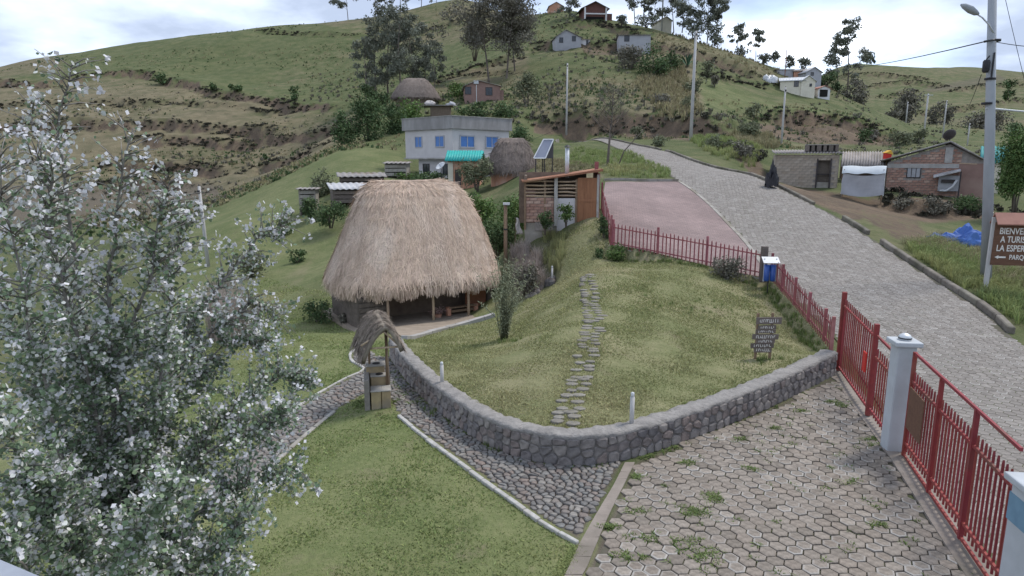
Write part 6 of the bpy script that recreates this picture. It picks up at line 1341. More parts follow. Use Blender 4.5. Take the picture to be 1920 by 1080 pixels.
def nseed(): SEED[0] += 1; return SEED[0]
def bush(label, u, vb, wpx, hpx, m='shrub_leaf', Y=None, dens=1.0, name='shrub', cat='shrub', group=None, clumps=9, trunk=True, lsz=None, dfac=.8, z0=-.04, lift=0.0):
    p = P(u, vb, Y) if Y else G(u, vb); s = mpp(u, vb, p[1]); w_, h_ = wpx * s, hpx * s; sd = nseed(); g = np.random.default_rng(sd)
    cs = []; rs = []
    for k in range(clumps):
        a = g.random() * 2 * math.pi; e = g.random() ** .5 * .62; z = g.uniform(z0 + .1, .8); f = math.sqrt(max(.12, 1 - (2 * z - .9) ** 2))
        cs.append((math.cos(a) * e * w_ / 2 * f, math.sin(a) * e * w_ / 2 * dfac * f, z * h_)); q = g.uniform(.24, .40) * f; rs.append((w_ * q * .8, w_ * q * .8, min(h_ * .28, w_ * q)))
    ls = lsz or max(.035, 2.2 * s); n = int(dens * min(6500, max(350, 2.0 * (wpx * hpx) / 9.0 / max(1, (ls / s / 3.0)) ** 2 * 1.7)))
    cr = leaves(cs, rs, n, ls, sd); tb = None
    if trunk:
        tb = MB()
        for k in range(min(5, clumps)): c = cs[k]; tb.tube([(c[0] * .12, c[1] * .12, -.3), (c[0] * .4, c[1] * .4, c[2] * .5), c], [max(.02, w_ * .018), max(.015, w_ * .012), .008], 5)
    z_ = hz(p[0], p[1])
    return plant(name, label, cat, (p[0], p[1], p[2] + lift), cr, tb, M[m], M['bark'], group, ('foliage', 'stem'))
def euc(label, u, vb, vt, wpx, Y=None, m='euc_leaf', dens=1.0, bare=.35, name='eucalyptus_tree', group=None, tufts=12, lean=0.0, stems=1, tuft=.16, wig=.04):
    p = P(u, vb, Y) if Y else G(u, vb, 30); s = mpp(u, vb, p[1]); h = (vb - vt) * s; w_ = wpx * s; sd = nseed(); g = np.random.default_rng(sd); tb = MB(); cs = []; rs = []
    for st in range(stems):
        ox = (st - (stems - 1) / 2) * w_ * .22 * g.uniform(.7, 1.3); ph = g.random() * 6
        tr = [Vector((ox + lean * h * t + wig * h * math.sin(t * 4 + ph) * t + (ox * 1.2) * t, .05 * h * math.sin(t * 3 + ph * 2) * t, h * t * .93 * (1 - .06 * st))) for t in np.linspace(0, 1, 8)]
        r0 = max(.012 * h, .05); tb.tube([tr[0] - Vector((0, 0, .04 * h))] + tr, [r0 * 1.2] + [r0 * (1 - .85 * k / 7) for k in range(8)], 7)
        for k in range(tufts // stems):
            t = bare + (1 - bare) * (k + g.random()) / (tufts // stems); t = min(t, .99); i = min(int(t * 7), 6); q = tr[i].lerp(tr[i + 1], t * 7 - i); a = g.random() * 2 * math.pi
            reach = w_ * .5 * g.uniform(.35, 1.0) * (1.05 - .55 * max(0, (t - .6) / .4)) * (.65 + .35 * min(1, (t - bare) * 4)); e = q + Vector((math.cos(a) * reach, math.sin(a) * reach * .7, h * g.uniform(.02, .13)))
            e.z = min(e.z, h * .97); mid = q.lerp(e, .55) + Vector((0, 0, -.02 * h)); tb.tube([q, mid, e], [r0 * .4 * (1.1 - t), r0 * .25 * (1.1 - t), .01 * r0], 5)
            for j in range(2):
                c = e + Vector((g.normal() * w_ * .06, g.normal() * w_ * .06, g.normal() * h * .02)); rr = w_ * tuft * g.uniform(.6, 1.25); cs.append(tuple(c)); rs.append((rr, rr, rr * .8))
    n = int(dens * min(5000, max(420, 1.9 * wpx * (vb - vt) / 9)))
    cr = leaves(cs, rs, int(n * 1.9), max(.05, 1.8 * s), sd, elong=1.4, droop=.6)
    return plant(name, label, 'tree', p, cr, tb, M[m], M['bark'], group)
SK = 'eucalyptus trees along the skyline'
euc('lone slender eucalyptus farthest left on the skyline', 653, 47, -25, 46, 268, dens=.6, bare=.35, tufts=10, group=SK)
for i, (u, vt, w_) in enumerate(((705, -30, 40), (728, -20, 34), (752, -40, 44), (790, -45, 40), (818, -35, 34))):
    euc(['leftmost of the thin skyline trees above the dark grove', 'second thin skyline tree above the dark grove', 'middle thin skyline tree above the dark grove', 'fourth thin skyline tree above the dark grove', 'rightmost of the thin skyline trees above the dark grove'][i], u, 44 - i * 4, vt, w_, 262, dens=.5, bare=.4, tufts=9, group=SK)
GR = 'dark eucalyptus grove on the slope'
for i, (u, vb, vt, w_) in enumerate(((688, 182, 75, 56), (706, 186, 45, 62), (728, 182, 22, 70), (752, 178, 14, 74), (774, 180, 40, 66), (798, 176, 52, 62), (815, 172, 85, 40))):
    euc(['leftmost smaller tree of the dark grove', 'second tree from the left in the dark grove', 'third tree from the left in the dark grove', 'tallest middle tree of the dark grove', 'tree right of the tallest in the dark grove', 'second tree from the right in the dark grove', 'rightmost low tree of the dark grove'][i], u, vb, vt, w_, 128 + (i % 3) * 4, dens=.85, bare=.14, tufts=22, group=GR, tuft=.17)
euc('big broad eucalyptus with thick twin trunks on the slope', 935, 148, -14, 150, 138, dens=1.2, bare=.30, tufts=44, stems=2, tuft=.13, m='dusk_leaf')
euc('second eucalyptus right behind the big twin-trunked one', 966, 140, 5, 76, 142, dens=1.2, bare=.34, tufts=22, m='dusk_leaf', lean=-.05, tuft=.2)
bush('dark dense tree crown hanging left of the big eucalyptus', 890, 112, 60, 80, 'dusk_leaf', 150, name='slope_tree', cat='tree', z0=.3)
euc('thin dark eucalyptus beside the columned skyline house', 1066, 56, -12, 40, 192, dens=1.0, bare=.25, tufts=14, group=SK)
RG = 'eucalyptus trees along the right ridge'
for i, (u, vb, vt, w_, b_) in enumerate(((1200, 44, -40, 66, .38), (1226, 46, -10, 40, .3), (1272, 58, -25, 66, .35), (1292, 60, 18, 44, .2), (1326, 78, -8, 52, .28), (1342, 74, -25, 46, .3), (1382, 98, 50, 34, .28), (1417, 110, 58, 30, .4))):
    euc(['leftmost spreading eucalyptus on the right ridge', 'smaller eucalyptus just left of the ridge pole', 'spreading eucalyptus right of the ridge pole', 'low dark tree behind the spreading eucalyptus', 'tall leafy eucalyptus before the ridge drops', 'tallest thin eucalyptus before the ridge drops', 'first rounded tree down the falling ridge', 'slim tufted tree farther down the falling ridge'][i], u, vb, vt, w_, 182 - i, dens=1.15, bare=b_, tufts=18, group=RG, stems=2 if i in (0, 2) else 1)
for i, (u, vb, w_, h_) in enumerate(((1165, 46, 30, 18), (1212, 50, 60, 22), (1300, 74, 50, 40), (1340, 84, 46, 40), (1390, 110, 36, 26), (1432, 118, 40, 18), (1452, 116, 24, 20), (1480, 126, 22, 24), (1507, 130, 34, 24))):
    bush(['small round bush right of the columned house', 'dark hedge under the leftmost ridge eucalyptus', 'dark bush under the spreading ridge eucalyptus', 'dark bush under the tall ridge eucalyptus', 'bush on the falling ridge left of the slim tree', 'low bushes right of the slim ridge tree', 'small tuft tree above the white heaps', 'dark conical bush behind the low grey house', 'greyish tree behind the peach house'][i], u, vb, w_, h_, 'euc_leaf', 178 - i, group='bushes along the right ridge')
euc('tall airy eucalyptus standing free against the white sky', 1585, 205, 44, 74, 172, dens=.75, bare=.3, tufts=20, tuft=.12, lean=-.02)
euc('thin forked eucalyptus leaning left beside the airy tall one', 1572, 200, 75, 44, 176, dens=.35, bare=.6, tufts=8, lean=-.12)
for i, (u, vb, w_, h_, Y) in enumerate(((1600, 208, 62, 58, 165), (1550, 160, 44, 26, 165), (1566, 196, 30, 50, 168), (1690, 232, 70, 75, 215), (1760, 262, 60, 78, 205), (1838, 262, 90, 66, 190), (1680, 222, 40, 16, 170), (1900, 262, 60, 34, 120), (1890, 185, 26, 40, 230))):
    bush(['dark round tree below the airy eucalyptus', 'green bush right of the grey gabled house', 'dark bush right of the small white shed', 'dusky tree clump in the far right valley', 'dark tree clump behind the grey valley poles', 'wide dark scrub left of the lamp pole', 'low brown scrub on the right hill shoulder', 'mid green bush behind the lamp pole', 'pale green tree on the far hill right of the lamp pole'][i], u, vb, w_, h_, 'dusk_leaf' if i in (0, 3, 4, 5, 6) else 'shrub_leaf', Y, group='trees in the right valley', name='valley_tree', cat='tree', dens=1.2)
for i, (u, vt) in enumerate(((1627, 100), (1634, 108))): euc(['left of two tiny far trees on the distant skyline', 'right of two tiny far trees on the distant skyline'][i], u, 126, vt, 10, 470, dens=.5, tufts=6)
# bushes on the far left slope
for i, (u, vb, w_, h_) in enumerate(((305, 160, 34, 22), (400, 170, 18, 14), (440, 172, 34, 14), (554, 188, 26, 34), (498, 298, 14, 10))):
    bush(['dark bush left on the upper terrace edge', 'small bush in the middle of the upper terrace edge', 'low wide bush right on the upper terrace edge', 'upright dark tree alone on the left hillside', 'tiny dark bush on the middle terrace'][i], u, vb, w_, h_, 'shrub_leaf', None, group='bushes on the left hillside')
# shrubs round the houses in the middle
SH = 'green shrubs round the hillside houses'
for i, (u, vb, w_, h_, m, Y) in enumerate(((642, 272, 56, 70, 'shrub_leaf', 84), (690, 262, 90, 86, 'shrub_leaf', 86), (762, 232, 76, 52, 'bright_leaf', 98), (735, 250, 80, 60, 'shrub_leaf', 90), (690, 200, 36, 46, 'shrub_leaf', 115), (860, 190, 70, 38, 'bright_leaf', 120), (890, 224, 80, 34, 'shrub_leaf', 97), (950, 222, 74, 32, 'shrub_leaf', 97), (980, 268, 52, 36, 'shrub_leaf', 80), (605, 372, 62, 62, 'olive_leaf', 56), (895, 352, 76, 60, 'olive_leaf', 52), (800, 345, 90, 26, 'shrub_leaf', 58), (760, 342, 50, 22, 'bright_leaf', 60), (620, 420, 80, 44, 'shrub_leaf', 46), (580, 405, 50, 40, 'shrub_leaf', 49), (715, 210, 44, 36, 'shrub_leaf', 108))):
    bush(['round shrub at the left edge of the garden thicket', 'largest dark shrub of the garden thicket', 'light green shrub under the grey slope hut', 'mid shrub between the thicket and pale house', 'dark shrub below the dark grove', 'light green tree between grey hut and brick cottage', 'left half of the dark hedge behind the pale house', 'right half of the dark hedge behind the pale house', 'rounded green bush right of the pale house roof', 'leafy tree beside the tumbledown sheds', 'olive bush right of the teal roofed hut', 'row of green plants before the pale house', 'light plants left of the pale house ground floor', 'dark weeds below the plank shed', 'weedy shrub below the tiny shed', 'small shrub left of the grey slope hut'][i], u, vb, w_, h_, m, Y, group=SH, dens=1.35, clumps=13)
bush('airy light green tree right of the brick cottage', 990, 212, 62, 82, 'olive_leaf', 104, name='garden_tree', cat='tree', z0=.3, dens=.8)
# middle hill scrub
for i, (u, vb, w_, h_, m) in enumerate(((1185, 130, 66, 44, 'dusk_leaf'), (1225, 142, 80, 56, 'shrub_leaf'), (1258, 132, 46, 40, 'shrub_leaf'), (1168, 118, 40, 30, 'dusk_leaf'), (1325, 140, 34, 26, 'olive_leaf'), (1300, 175, 60, 30, 'olive_leaf'), (1340, 160, 30, 18, 'dusk_leaf'), (1412, 222, 44, 30, 'olive_leaf'), (1240, 195, 50, 22, 'dusk_leaf'), (1290, 205, 40, 24, 'olive_leaf'))):
    bush(['dark scrub below the whitish ridge house', 'biggest dark scrub on the middle hill', 'dark scrub right of the biggest one', 'dark scrub left of the biggest one', 'grey scrub right of the tall white pole', 'low scrub crossing the tall white pole', 'small dark scrub under the right ridge', 'round olive bush above the road cutting', 'low dark scrub on the brown slope', 'olive scrub left of the tall white pole foot'][i], u, vb, w_, h_, m, None, group='scrub on the middle hill', name='scrub')
b = G(1289, 125, 90); r = empty('agave_plant', b, 0, 'big green agave beside the tall white pole', 'agave'); mb = MB()
for k in range(16):
    a = k * 2.4; e = R(25 + 50 * ((k * .37) % 1)); L = 3.0; mb.add([(0, 0, 0), (math.cos(a) * L * .5 * math.cos(e) - .2 * math.sin(a), math.sin(a) * L * .5 * math.cos(e) + .2 * math.cos(a), L * .55 * math.sin(e) + .2), (math.cos(a) * L * math.cos(e), math.sin(a) * L * math.cos(e), L * math.sin(e)), (math.cos(a) * L * .5 * math.cos(e) + .2 * math.sin(a), math.sin(a) * L * .5 * math.cos(e) - .2 * math.cos(a), L * .55 * math.sin(e) + .2)], [(0, 1, 2, 3)])
mat('agave', (.06, .12, .07), (.045, .09, .055), 2); mb.build('blades', M['agave'], r, fix=False); MB().tube([(0, 0, -.3), (0, 0, .5)], [.3, .15], 8).build('core', M['agave'], r)
# bare tree by the road bend
p = G(1139, 310); s = mpp(1139, 300, p[1]); tb = MB(); h = 135 * s; cs = []; rs = []
tb.tube([(0, 0, -.3), (.05, 0, h * .18), (.12, 0, h * .4), (.25, 0, h * .7), (.3, 0, h)], [.11, .09, .07, .045, .015], 7)
for k in range(26):
    t = .38 + .6 * k / 26; a = k * 2.39; L = h * .30 * (1.25 - t) * 1.4; q = Vector((.12 + .25 * (t - .4), 0, h * t)); e = q + Vector((math.cos(a) * L, math.sin(a) * L, L * .9)); tb.tube([q, q.lerp(e, .5) + Vector((0, 0, -.1)), e], [.03, .02, .006], 5); cs.append(tuple(e)); rs.append(.32)
    for j in range(3): e2 = q.lerp(e, .6) + Vector((rn.gauss(0, .4), rn.gauss(0, .4), rn.uniform(.2, .6))); tb.tube([q.lerp(e, .5), e2], [.014, .005], 4); cs.append(tuple(e2)); rs.append(.3)
plant('roadside_tree', 'nearly bare young tree beside the road bend', 'tree', p, leaves(cs, rs, 900, .05, 77), tb, M['olive_leaf'], M['bark'])
p = G(1157, 312); tb = MB(); s = mpp(1157, 300, p[1]); tb.tube([(0, 0, -.2), (12 * s, 0, 28 * s), (30 * s, 0, 48 * s), (46 * s, 0, 66 * s)], [.05, .045, .03, .012], 6); tb.tube([(30 * s, 0, 48 * s), (36 * s, 0, 66 * s)], [.02, .008], 5)
o = tb.build('leaning_branch', M['bark'], smooth=True); o.location = p; tag(o, 'thin bare branch leaning right below the young bare tree', 'branch')
# right green tree
bush('tall bright green leafy tree at the right edge', 1902, 395, 96, 170, 'bright_leaf', 41, name='leafy_tree', cat='tree', dens=2.2, clumps=26, z0=.15)
# shrubs round the garden
for i, (u, vb, w_, h_, m, Y) in enumerate(((905, 440, 70, 85, 'bright_leaf', 36), (960, 455, 84, 95, 'bright_leaf', 34.5), (930, 478, 90, 70, 'shrub_leaf', 33), (985, 400, 60, 60, 'shrub_leaf', 37), (1022, 428, 40, 36, 'shrub_leaf', 29.3), (1062, 414, 40, 34, 'bright_leaf', 29.2), (1132, 452, 26, 60, 'shrub_leaf', 28), (1158, 490, 56, 34, 'bright_leaf', 26.4), (1360, 522, 84, 42, 'dusk_leaf', 23.4), (1005, 480, 50, 40, 'olive_leaf', 30.5), (985, 545, 60, 60, 'dusk_leaf', 26.5), (1125, 500, 24, 46, 'shrub_leaf', 26.5))):
    bush(['bright leafy shrub touching the big hut roof', 'tallest bright shrub left of the toilet hut', 'dark base of the shrubs behind the post lamp', 'dark shrub against the toilet hut left side', 'broad-leaved plants before the brick panel', 'broad-leaved plants before the toilet door', 'climbing plants at the fence corner by the toilet', 'yellow-green shrub under the plaza fence corner', 'twiggy flowering shrub against the plaza fence', 'olive weeds behind the shrub bed', 'dusky weeds right of the bamboo clump', 'narrow dark plant left of the fence corner'][i], u, vb, w_, h_, m, Y, group='shrubs of the garden', dens=1.3, clumps=14)
for i, (u, vb, w_, h_, m, Y) in enumerate(((480, 592, 44, 44, 'olive_leaf', None), (600, 605, 70, 44, 'shrub_leaf', None), (558, 492, 44, 28, 'shrub_leaf', None), (470, 520, 70, 50, 'olive_leaf', None), (420, 560, 60, 40, 'shrub_leaf', None), (645, 612, 30, 30, 'dusk_leaf', None), (530, 440, 50, 30, 'shrub_leaf', None))):
    bush(['olive bush on the left lawn edge', 'dark bush at the left end of the big hut', 'dark green bush on the slope left of the hut', 'bush behind the white-leaved tree tips', 'low bush by the grey concrete pole', 'small dusky weeds at the hut corner', 'shrub higher on the green slope'][i], u, vb, w_, h_, m, Y, group='bushes left of the hut', dens=1.1)
# verge scrub on the right
for i, (u, vb, w_, h_, m) in enumerate(((1690, 392, 60, 24, 'dusk_leaf'), (1750, 400, 70, 34, 'dusk_leaf'), (1815, 402, 80, 36, 'shrub_leaf'), (1595, 366, 16, 20, 'shrub_leaf'), (1350, 280, 60, 30, 'olive_leaf'), (1395, 300, 50, 36, 'dusk_leaf'), (1405, 262, 60, 34, 'olive_leaf'), (1620, 268, 40, 28, 'shrub_leaf'), (1680, 275, 60, 28, 'olive_leaf'), (1720, 272, 50, 30, 'olive_leaf'), (1655, 340, 10, 16, 'shrub_leaf'), (1498, 345, 18, 22, 'dusk_leaf'), (1640, 262, 36, 20, 'dusk_leaf'), (1240, 275, 40, 20, 'olive_leaf'), (1195, 262, 34, 26, 'olive_leaf'))):
    bush(['low dark scrub below the covered stall', 'dark scrub below the brick house window', 'green scrub below the brick house porch', 'weed between block shed and stall', 'grassy bush on the road bank', 'dark bush on the bank by the black bundle', 'pale bush on top of the road bank', 'green bush above the ribbed lean-to', 'olive bush above the brick house left eave', 'olive bush behind the brick house ridge', 'weed at the stall corner', 'dark weed beside the shed doorway', 'dark bush at the foot of the right cutting', 'olive weeds at the road bend', 'weeds behind the bare young tree'][i], u, vb, w_, h_, m, None, group='scrub along the road', dens=1.2)
# bamboo clump on the lawn
p = G(945, 636); s = mpp(945, 560, p[1]); v = []; val = []; tb = MB()
for k in range(46):
    a = rn.random() * 6.28; sp = abs(rn.gauss(.22, .3)); h = s * rn.uniform(70, 165); top = Vector((math.cos(a) * sp * 1.5 + .05, math.sin(a) * sp, h)); b0 = Vector((math.cos(a) * .09, math.sin(a) * .09, -.05)); c = Vector((math.cos(a) * sp * .4, math.sin(a) * sp * .4, h * .55)); tb.tube([b0, c, top], [.011, .009, .004], 5)
    for j in range(52):
        t = rn.uniform(.15, 1); q = (b0.lerp(c, t * 2) if t < .5 else c.lerp(top, t * 2 - 1)); d = Vector((rn.gauss(0, 1), rn.gauss(0, 1), rn.gauss(.1, .7))).normalized(); L = rn.uniform(.07, .15); sd = d.cross(Vector((rn.gauss(0, 1), rn.gauss(0, 1), rn.gauss(0, 1)))).normalized() * .011; e = q + d * L
        v += [q, q.lerp(e, .5) + sd, e, q.lerp(e, .5) - sd]; val += [rn.random()] * 4
plant('bamboo_clump', 'grey-green bamboo clump on the lawn right of the big hut', 'bamboo', p, (np.array([tuple(q) for q in v]), val), tb, M['bamboo_leaf'], M['olive_leaf'], None, ('foliage', 'canes'))
# tall grass tufts
def tuft_np(pts, n, h, wd, spread, seed, curve=.5):
    g = np.random.default_rng(seed); pts = np.asarray(pts); k = np.repeat(np.arange(len(pts)), n); N_ = len(k); a = g.random(N_) * 2 * math.pi; r = g.random(N_) * spread
    b0 = pts[k] + np.c_[np.cos(a) * r * .4, np.sin(a) * r * .4, np.full(N_, -.03)]; hh = h * g.uniform(.5, 1.2, N_); ln = g.uniform(.1, 1, N_) * curve
    d = np.c_[np.cos(a), np.sin(a)]; m = b0 + np.c_[d * (hh * ln * .35)[:, None], hh * .6]; t = b0 + np.c_[d * (hh * ln)[:, None], hh * (1 - .35 * ln)]
    sd = np.c_[-d[:, 1], d[:, 0], np.zeros(N_)] * wd / 2; v = np.stack([b0 - sd, b0 + sd, m + sd * .8, m - sd * .8], 1).reshape(-1, 3); v2 = np.stack([m - sd * .8, m + sd * .8, t, t + 1e-4], 1).reshape(-1, 3)
    vv = np.vstack([v, v2]); q = np.repeat(g.random(N_), 4); return vv, np.r_[q, q]
def grass_obj(name, label, pts, n, h, wd, spread, m, seed, cat='grass', curve=.5):
    v, val = tuft_np(pts, n, h, wd, spread, seed, curve); o = link(name, npmesh(name, v, np.arange(len(v)).reshape(-1, 4), val, m=m)); return tag(o, label, cat, kind='stuff')
def scatter_px(poly, n, seed, ymin=4.0):
    g = np.random.default_rng(seed); p = np.array([G(u, v, ymin)[:2] for u, v in poly]); lo, hi = p.min(0), p.max(0); c = lo + g.random((n * 6, 2)) * (hi - lo); c = c[inside(c[:, 0], c[:, 1], p)][:n]; return np.c_[c, H(c[:, 0], c[:, 1])]
grass_obj('verge_grass', 'long lush grass on the verge beside the kerb', scatter_px([(1690, 470), (1760, 450), (1850, 470), (1960, 560), (1960, 640), (1880, 590), (1760, 510)], 420, 1), 34, .48, .02, .4, M['grass_lush'], 5, 'grass', .9)
grass_obj('verge_straw', 'pale dry grass mixed into the verge', scatter_px([(1690, 460), (1780, 445), (1930, 520), (1930, 560), (1800, 490)], 220, 2), 30, .5, .02, .45, M['grass_dry'], 6, 'grass', .9)
grass_obj('bank_grass', 'tall grass on the bank above the road', scatter_px([(1290, 262), (1400, 255), (1440, 300), (1400, 318), (1330, 290)], 240, 3), 24, .6, .045, .55, M['grass_lush'], 7)
grass_obj('bank_straw', 'dry straw coloured grass on the road bank', scatter_px([(1370, 250), (1450, 258), (1460, 280), (1390, 275)], 110, 4), 26, 1.0, .05, .5, M['grass_dry'], 8)
grass_obj('roadside_grass', 'rough grass on the knoll left of the road', scatter_px([(1080, 275), (1180, 285), (1265, 325), (1260, 334), (1140, 332), (1060, 310)], 420, 5), 20, .34, .035, .5, M['grass_dry' if False else 'grass_lush'], 9)
grass_obj('roadside_straw', 'dry mown straw behind the toilet roof', scatter_px([(1000, 300), (1110, 312), (1125, 322), (1010, 335)], 200, 6), 22, .35, .04, .4, M['grass_dry'], 10)
grass_obj('bed_grass', 'tall grasses in the bed right of the hut', scatter_px([(1020, 440), (1060, 440), (1055, 500), (1020, 510)], 30, 7), 40, .55, .014, .4, M['grass_lawn'], 11)
grass_obj('bed_straw', 'dry reddish grass right of the bamboo clump', scatter_px([(960, 480), (1010, 490), (1020, 540), (975, 560)], 70, 8), 46, .7, .02, .5, M['plume'], 12)
p = [G(u, v) for u, v in ((395, 640), (410, 632), (425, 640), (440, 628), (455, 635), (432, 650))]
pg = empty('plume_grass', p[2], 0, 'clump of tall pinkish dry plumes behind the white-leaved tree', 'grass'); pl_ = [(q[0] + rn.gauss(0, .2) - p[2][0], q[1] + rn.gauss(0, .2) - p[2][1], q[2] - p[2][2]) for q in p for _ in range(5)]
v, val = tuft_np(np.array(pl_), 40, 2.3, .018, .3, 13, .22); link('stalks', npmesh('stalks', v, np.arange(len(v)).reshape(-1, 4), val, m=M['plume']), pg)
grass_obj('slope_scrub_grass', 'dry tussocks on the brown hill slope', scatter_px([(1190, 150), (1280, 110), (1320, 210), (1290, 250), (1240, 230)], 700, 14, 60), 12, .9, .16, .9, M['grass_dry'], 14)
grass_obj('ridge_tussocks', 'pale tussock fringe under the right ridge', scatter_px([(1230, 70), (1420, 118), (1470, 160), (1400, 146), (1230, 92)], 900, 15, 90), 10, .9, .2, 1.0, M['grass_dry'], 15)
g = np.random.default_rng(5); tp_ = []
for pl, A, wd, dw in STEPS:
    a = np.array(pl); L = np.hypot(*np.diff(a, axis=0).T).sum(); r_ = resample(pl, int(L / .3) + 2); 
    if L > 8: tp_.append(r_ + g.normal(0, .6, r_.shape))
tp_ = np.vstack(tp_); tp_ = tp_[g.random(len(tp_)) < .8]
o = grass_obj('ledge_weeds', 'dark weeds growing along the field ledges', np.c_[tp_, H(tp_[:, 0], tp_[:, 1])], 14, .34, .16, 1.1, M['ledge_shade_leaf'], 16, 'weeds', 1.1)
c = np.c_[tp_, H(tp_[:, 0], tp_[:, 1]) + .3]; c[:, 2] -= .15; sel = (np.sin(c[:, 0] * .31) + np.sin(c[:, 1] * .47 + 1) + g.normal(0, .5, len(c))) > -.9; rr_s = g.uniform(.15, .45, sel.sum()); v, val = leaves(c[sel], np.c_[rr_s * 1.5, rr_s, rr_s * .6], int(sel.sum() * 18), .17, 55)
tag(link('ledge_scrub', npmesh('ledge_scrub', v, np.arange(len(v)).reshape(-1, 4), val, m=M['ledge_shade_leaf'])), 'low dark scrub dotted along the field ledges', 'scrub', kind='stuff')
# ------------------------------------------------------------------ white-leaved poplar in the foreground
TREE0 = Vector((-3.7, 6.4, hz(-3.7, 6.4)))
pop = empty('white_poplar', TREE0, 0, 'big white-leaved poplar filling the left foreground', 'tree')
rp_ = random.Random(4)
BR = [  # guide branches: picture positions with their distance
 [(190, 1180, 6.3), (185, 900, 6.3), (165, 640, 6.2), (125, 400, 6.1), (110, 250, 6.0), (135, 120, 5.9)],
 [(210, 1100, 6.4), (260, 850, 6.6), (330, 640, 6.9), (420, 520, 7.2), (480, 450, 7.4), (545, 405, 7.6)],
 [(200, 1000, 6.3), (215, 760, 6.1), (200, 560, 5.9), (215, 400, 5.8), (250, 240, 5.7)],
 [(200, 1060, 6.2), (110, 830, 5.6), (50, 620, 5.3), (20, 420, 5.2), (-10, 260, 5.1)],
 [(220, 1000, 6.3), (290, 780, 6.2), (315, 600, 6.2), (325, 480, 6.2), (340, 405, 6.2)],
 [(230, 1080, 6.4), (350, 860, 6.5), (450, 760, 6.7), (530, 700, 6.9), (575, 710, 7.0)],
 [(230, 1120, 6.3), (380, 960, 6.1), (480, 900, 6.1), (560, 880, 6.1)],
 [(220, 1150, 6.0), (340, 1040, 5.7), (430, 1010, 5.6), (480, 940, 5.6)],
 [(180, 1150, 5.8), (100, 980, 5.0), (40, 850, 4.7), (-40, 760, 4.6)],
 [(200, 1180, 5.6), (160, 1060, 5.0), (90, 960, 4.8), (60, 880, 4.8)],
 [(220, 1180, 5.9), (280, 1060, 5.4), (360, 1080, 5.2), (440, 1100, 5.2)],
 [(200, 900, 6.6), (140, 620, 6.9), (80, 430, 7.1), (70, 260, 7.2), (60, 190, 7.2)],
 [(240, 820, 6.7), (400, 620, 7.2), (480, 560, 7.6), (520, 600, 7.7)],
 [(210, 700, 6.0), (280, 520, 5.9), (300, 420, 5.9), (320, 330, 5.9)],
 [(150, 900, 6.0), (60, 700, 5.9), (10, 540, 5.9), (-30, 400, 5.9)],
 [(230, 950, 6.6), (330, 760, 6.9), (430, 640, 7.2), (500, 640, 7.4)],
 [(190, 800, 6.0), (130, 560, 5.6), (90, 420, 5.5), (110, 330, 5.5), (60, 300, 5.5)],
 [(300, 900, 6.3), (420, 830, 6.3), (500, 800, 6.3), (540, 760, 6.3)],
 [(200, 1150, 5.4), (220, 1040, 4.9), (300, 960, 4.7), (330, 900, 4.7)],
 [(120, 1150, 5.2), (40, 1060, 4.5), (-20, 1000, 4.4)],
]
LV = []; WV = []; bk = MB(); tw = []
for bi, gpts in enumerate(BR):
    pts = [Vector(P(u, v, Y)) - TREE0 for u, v, Y in gpts]
    base = Vector((rp_.gauss(0, .06), rp_.gauss(0, .06), .0)); pts = [base + Vector((0, 0, -.2)), base.lerp(pts[0], .5) if pts[0].z > .3 else base + Vector((0, 0, .1))] + [q for q in pts if q.z > .15]
    # smooth
    sm = []
    for i in range(len(pts) - 1):
        for t in (0, .33, .66): sm.append(pts[i].lerp(pts[i + 1], t) + Vector((rp_.gauss(0, .02), rp_.gauss(0, .02), rp_.gauss(0, .02))))
    sm.append(pts[-1]); n = len(sm); r0 = .045 if bi < 3 else .028
    bk.tube(sm, [r0 * (1 - .88 * i / (n - 1)) for i in range(n)], 6)
    d_all = 1.0
    for i in range(3, n):
        t = i / (n - 1); nt_ = 12 if t < .75 else 8
        for k in range(nt_):
            q = sm[i - 1].lerp(sm[i], rp_.random()); ax = (sm[i] - sm[i - 1]).normalized(); rd = Vector((rp_.gauss(0, 1), rp_.gauss(0, 1), rp_.gauss(.1, .8))); rd = (rd - ax * rd.dot(ax)).normalized(); L = rp_.uniform(.22, .62) * (1.15 - .6 * t); d = (ax * rp_.uniform(.3, 1.0) + rd).normalized()
            e = q + d * L; tw.append((q, e, t)); bk.tube([q, q.lerp(e, .5) + Vector((0, 0, .02)), e], [.007, .005, .002], 4)
def leaf_shape(c, d, nm, s):
    d = d.normalized(); sd = d.cross(nm)
    if sd.length < 1e-3: sd = Vector((1, 0, 0))
    sd.normalize(); nm = sd.cross(d).normalized(); return [c, c + d * s * .35 + sd * s * .42, c + d * s * .75 + sd * s * .3, c + d * s, c + d * s * .75 - sd * s * .3, c + d * s * .35 - sd * s * .42], nm
top_v = []; bot_v = []; tv = []; bv = []
